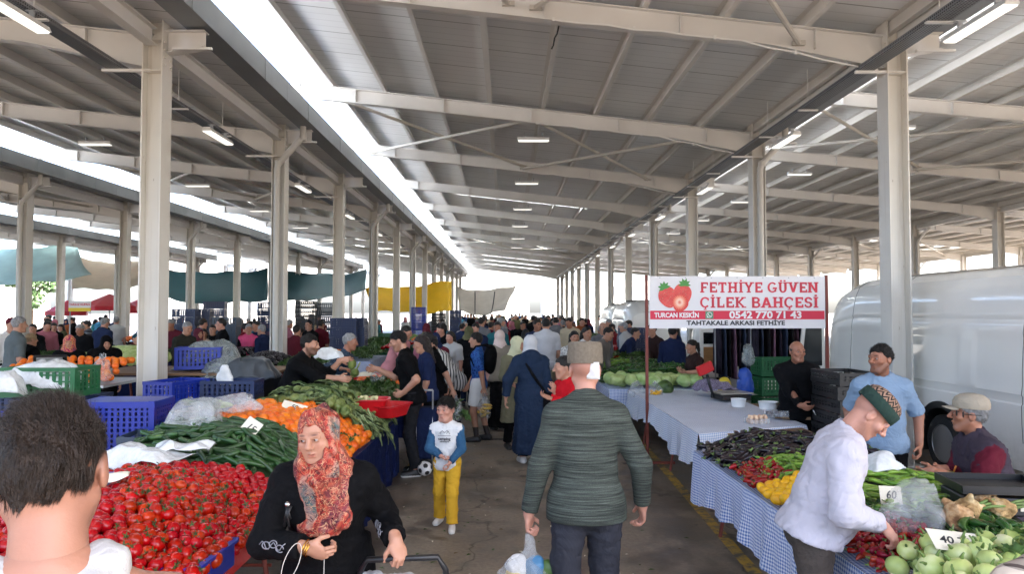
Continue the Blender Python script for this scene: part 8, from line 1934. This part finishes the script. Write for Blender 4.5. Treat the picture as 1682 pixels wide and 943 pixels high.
g = sheet('tarpaulin', hung(750, 472, 848, 468, 830, 509, 756, 512, 66, 62), GT, 'grey seamed tarpaulin hanging across the end of the aisle', 'tarpaulin', .9, seed=2)
m = MB()
for u in (.33, .66): 
    a, b = P(750 + 98 * u - 2, 474, 65.7), P(756 + 74 * u, 510, 61.7); m.tube([a + (b - a) * (i / 8) + Vector((0, -.12, -.9 * math.sin(math.pi * u) * (.4 + .6 * math.sin(math.pi * i / 8)) + .02)) for i in range(9)], .05, 5)
m.build('seam', BLACKP, g)
sheet('shade_net', hung(270, 440, 440, 440, 440, 492, 270, 490, 40, 38), TT1, 'dark teal shade net hung beyond the left posts', 'shade net', .7, seed=3)
sheet('shade_net', hung(444, 440, 602, 444, 600, 476, 444, 490, 46, 42), TT1, 'teal shade net between the second and third posts', 'shade net', .8, seed=4)
sheet('shade_net', hung(-60, 410, 120, 398, 150, 452, -60, 470, 44, 40), TT2, 'pale teal shade net at the far left', 'shade net', .4, seed=5)
sheet('shade_net', hung(110, 420, 235, 430, 232, 470, 120, 472, 48, 44), tarp_mat('sand_net', S(214, 204, 186), .7), 'sand coloured awning below the pale teal net', 'awning', .5, seed=6)
def canopy(px, py, Y, w, mat, label):
    p = P(px, py, Y); m = MB(); t = empty('market_umbrella', (p.x, p.y, 0), 0, label, 'umbrella'); n = 8
    m.add([(0, 0, p.z + .7)] + [(w * math.cos(2 * math.pi * i / n), w * math.sin(2 * math.pi * i / n), p.z) for i in range(n)] + [(w * math.cos(2 * math.pi * i / n), w * math.sin(2 * math.pi * i / n), p.z - .25) for i in range(n)], [(0, 1 + i, 1 + (i + 1) % n) for i in range(n)] + [(1 + i, 9 + i, 9 + (i + 1) % n, 1 + (i + 1) % n) for i in range(n)])
    thick(m.build('canopy', mat, t), .01); m = MB(); m.tube([(0, 0, 0), (0, 0, p.z + .68)], .03, 8); m.build('pole', GALV, t, True)
RC = tarp_mat('red_canopy', S(200, 30, 50), .35)
canopy(180, 503, 42, 1.5, RC, 'red market umbrella beyond the left posts'); canopy(232, 508, 48, 1.6, RC, 'second red umbrella partly behind the cream post'); canopy(110, 512, 46, 1.2, RC, 'small red umbrella behind the hanging shop sign')
sg = empty('shop_sign', P(131, 504, 21), RAD(-6), 'white and yellow hanging sign with red letters among the left stalls', 'sign'); m = MB(); m.box((0, 0, .06), (.66, .02, .18)); m.build('board', VIN, sg); m = MB(); m.box((0, 0, -.08), (.66, .021, .10)); m.build('yellow_strip', M('sign_yellow', S(230, 200, 50), .5), sg); textmesh('TARSUZ KUPAN', .085, LRED, sg, (0, -.0125, .06), (RAD(90), 0, 0), .002, .0008); m = MB()
for x in (-.3, .3): m.tube([(x, .02, -1.9), (x, .02, .15)], .015, 6)
m.build('pole', GALV, sg, True)
PALE = M('pale_render', S(206, 202, 194), .8, var=(.3, .05)); ROOFT = M('roof_tile', S(150, 90, 70), .8, var=(1, .2)); GLS = M('window_dark', S(120, 126, 132), .3)
def house(x, y, w, d, h, label, nx=5, nz=3, roof=True):
    t = empty('apartment_house', (x, y, 0), 0, label, 'house'); m = MB(); m.box((0, 0, h / 2), (w, d, h)); m.build('wall', PALE, t)
    if roof: m = MB(); m.prism([(-w / 2 - .4, h + .01), (w / 2 + .4, h + .01), (0, h + w * .16)], -d / 2 - .4, d / 2 + .4); m.build('roof', ROOFT, t)
    for i in range(nx):
        for j in range(nz):
            wx, wz = -w / 2 + w * (i + .5) / nx, h * (j + .55) / nz; m = MB(); m.box((wx, -d / 2 - .03, wz), (1.3, .1, 1.5)); f_ = m.build('window', WHITEP, t); m = MB(); m.box((wx, -d / 2 - .09, wz), (1.1, .04, 1.3)); m.build('pane', GLS, f_)
house(-4.5, 118, 16, 10, 8.5, 'white apartment house straight beyond the end of the aisle', 4, 1, False); house(-40, 110, 22, 10, 9, 'pale house behind the yellow tarpaulin', 5, 2, False); house(16, 125, 20, 10, 7, 'low pale house at the right of the aisle end', 6, 2, False); house(-75, 95, 26, 12, 10, 'pale apartment house far off at the left', 8, 3, False)
def tree(x, y, h, r, label, seed):
    R = random.Random(seed); t = empty('tree', (x, y, 0), 0, label, 'tree'); m = MB(); m.tube([(0, 0, 0), (.1, 0, h * .3), (0, .1, h * .6)], [.25, .18, .1], 8)
    for i in range(7): a = i * .9; m.tube([(0, 0, h * .35 + i * .3), (math.cos(a) * r * .6, math.sin(a) * r * .6, h * .55 + i * .35)], [.09, .03], 6)
    m.build('trunk', M('bark', S(90, 74, 60), .9), t, True); m = MB(); cl = [(R.gauss(0, r * .4), R.gauss(0, r * .4), h * .7 + R.gauss(0, h * .14), R.uniform(.3, .55) * r) for _ in range(16)]
    for _ in range(5200):
        c = R.choice(cl); v = Vector((R.gauss(0, 1), R.gauss(0, 1), R.gauss(0, 1))).normalized() * c[3] * R.uniform(.6, 1.05); p = Vector(c[:3]) + v; a = Vector((R.gauss(0, 1), R.gauss(0, 1), R.gauss(0, 1))).normalized() * .16; b = a.orthogonal() * .6; m.add([p - a, p + b, p + a, p - b], [(0, 1, 2, 3)])
    m.build('crown', M('tree_leaf', S(60, 84, 46), .6, rand=.2), t, fix=False)
tree(-41, 64, 8, 2.2, 'slim dark tree beyond the pale teal net', 1); tree(-62, 80, 8, 3, 'smaller tree further left outside the hall', 2)
# ================================================================= light, sky, camera
w = bpy.data.worlds.new('World'); scene.world = w; w.use_nodes = True; nt = w.node_tree; bg = nt.nodes['Background']
sky = nt.nodes.new('ShaderNodeTexSky'); sky.sky_type = 'NISHITA'; sky.sun_disc = False
SUN_EL, SUN_AZ = 52.0, 118.0                         # azimuth measured clockwise from +Y (the view along the aisle)
sky.sun_elevation = RAD(SUN_EL); sky.sun_rotation = RAD(SUN_AZ); sky.air_density = .8; sky.dust_density = 3.5; sky.ozone_density = 1.0
nt.links.new(sky.outputs[0], bg.inputs[0]); bg.inputs[1].default_value = .15
sl = bpy.data.lights.new('sun', 'SUN'); sl.energy = 4.8; sl.angle = RAD(.5); sl.color = (1, .95, .89); so = bpy.data.objects.new('sun', sl); COL.objects.link(so)
sd = Vector((math.sin(RAD(SUN_AZ)) * math.cos(RAD(SUN_EL)), math.cos(RAD(SUN_AZ)) * math.cos(RAD(SUN_EL)), math.sin(RAD(SUN_EL)))); so.rotation_euler = sd.to_track_quat('Z', 'Y').to_euler(); so.location = (0, 0, 40)
cam = bpy.data.cameras.new('camera'); cam.sensor_width = 36; cam.lens = 36 * FPX / IW; cam.clip_start = .05; cam.clip_end = 3000
co = bpy.data.objects.new('camera', cam); COL.objects.link(co); co.location = (0, 0, CAM_Z); co.rotation_euler = (RAD(90) + PITCH, 0, -YAW); scene.camera = co
vs_ = scene.view_settings; vs_.view_transform = 'Standard'; vs_.look = 'None'; vs_.gamma = 1; vs_.exposure = 3.15; vs_.use_curve_mapping = False
cy_ = scene.cycles; cy_.use_denoising = True; cy_.max_bounces = 8; cy_.diffuse_bounces = 4; cy_.glossy_bounces = 3; cy_.transparent_max_bounces = 12; cy_.transmission_bounces = 4; cy_.sample_clamp_indirect = 8; cy_.caustics_reflective = False; cy_.caustics_refractive = False
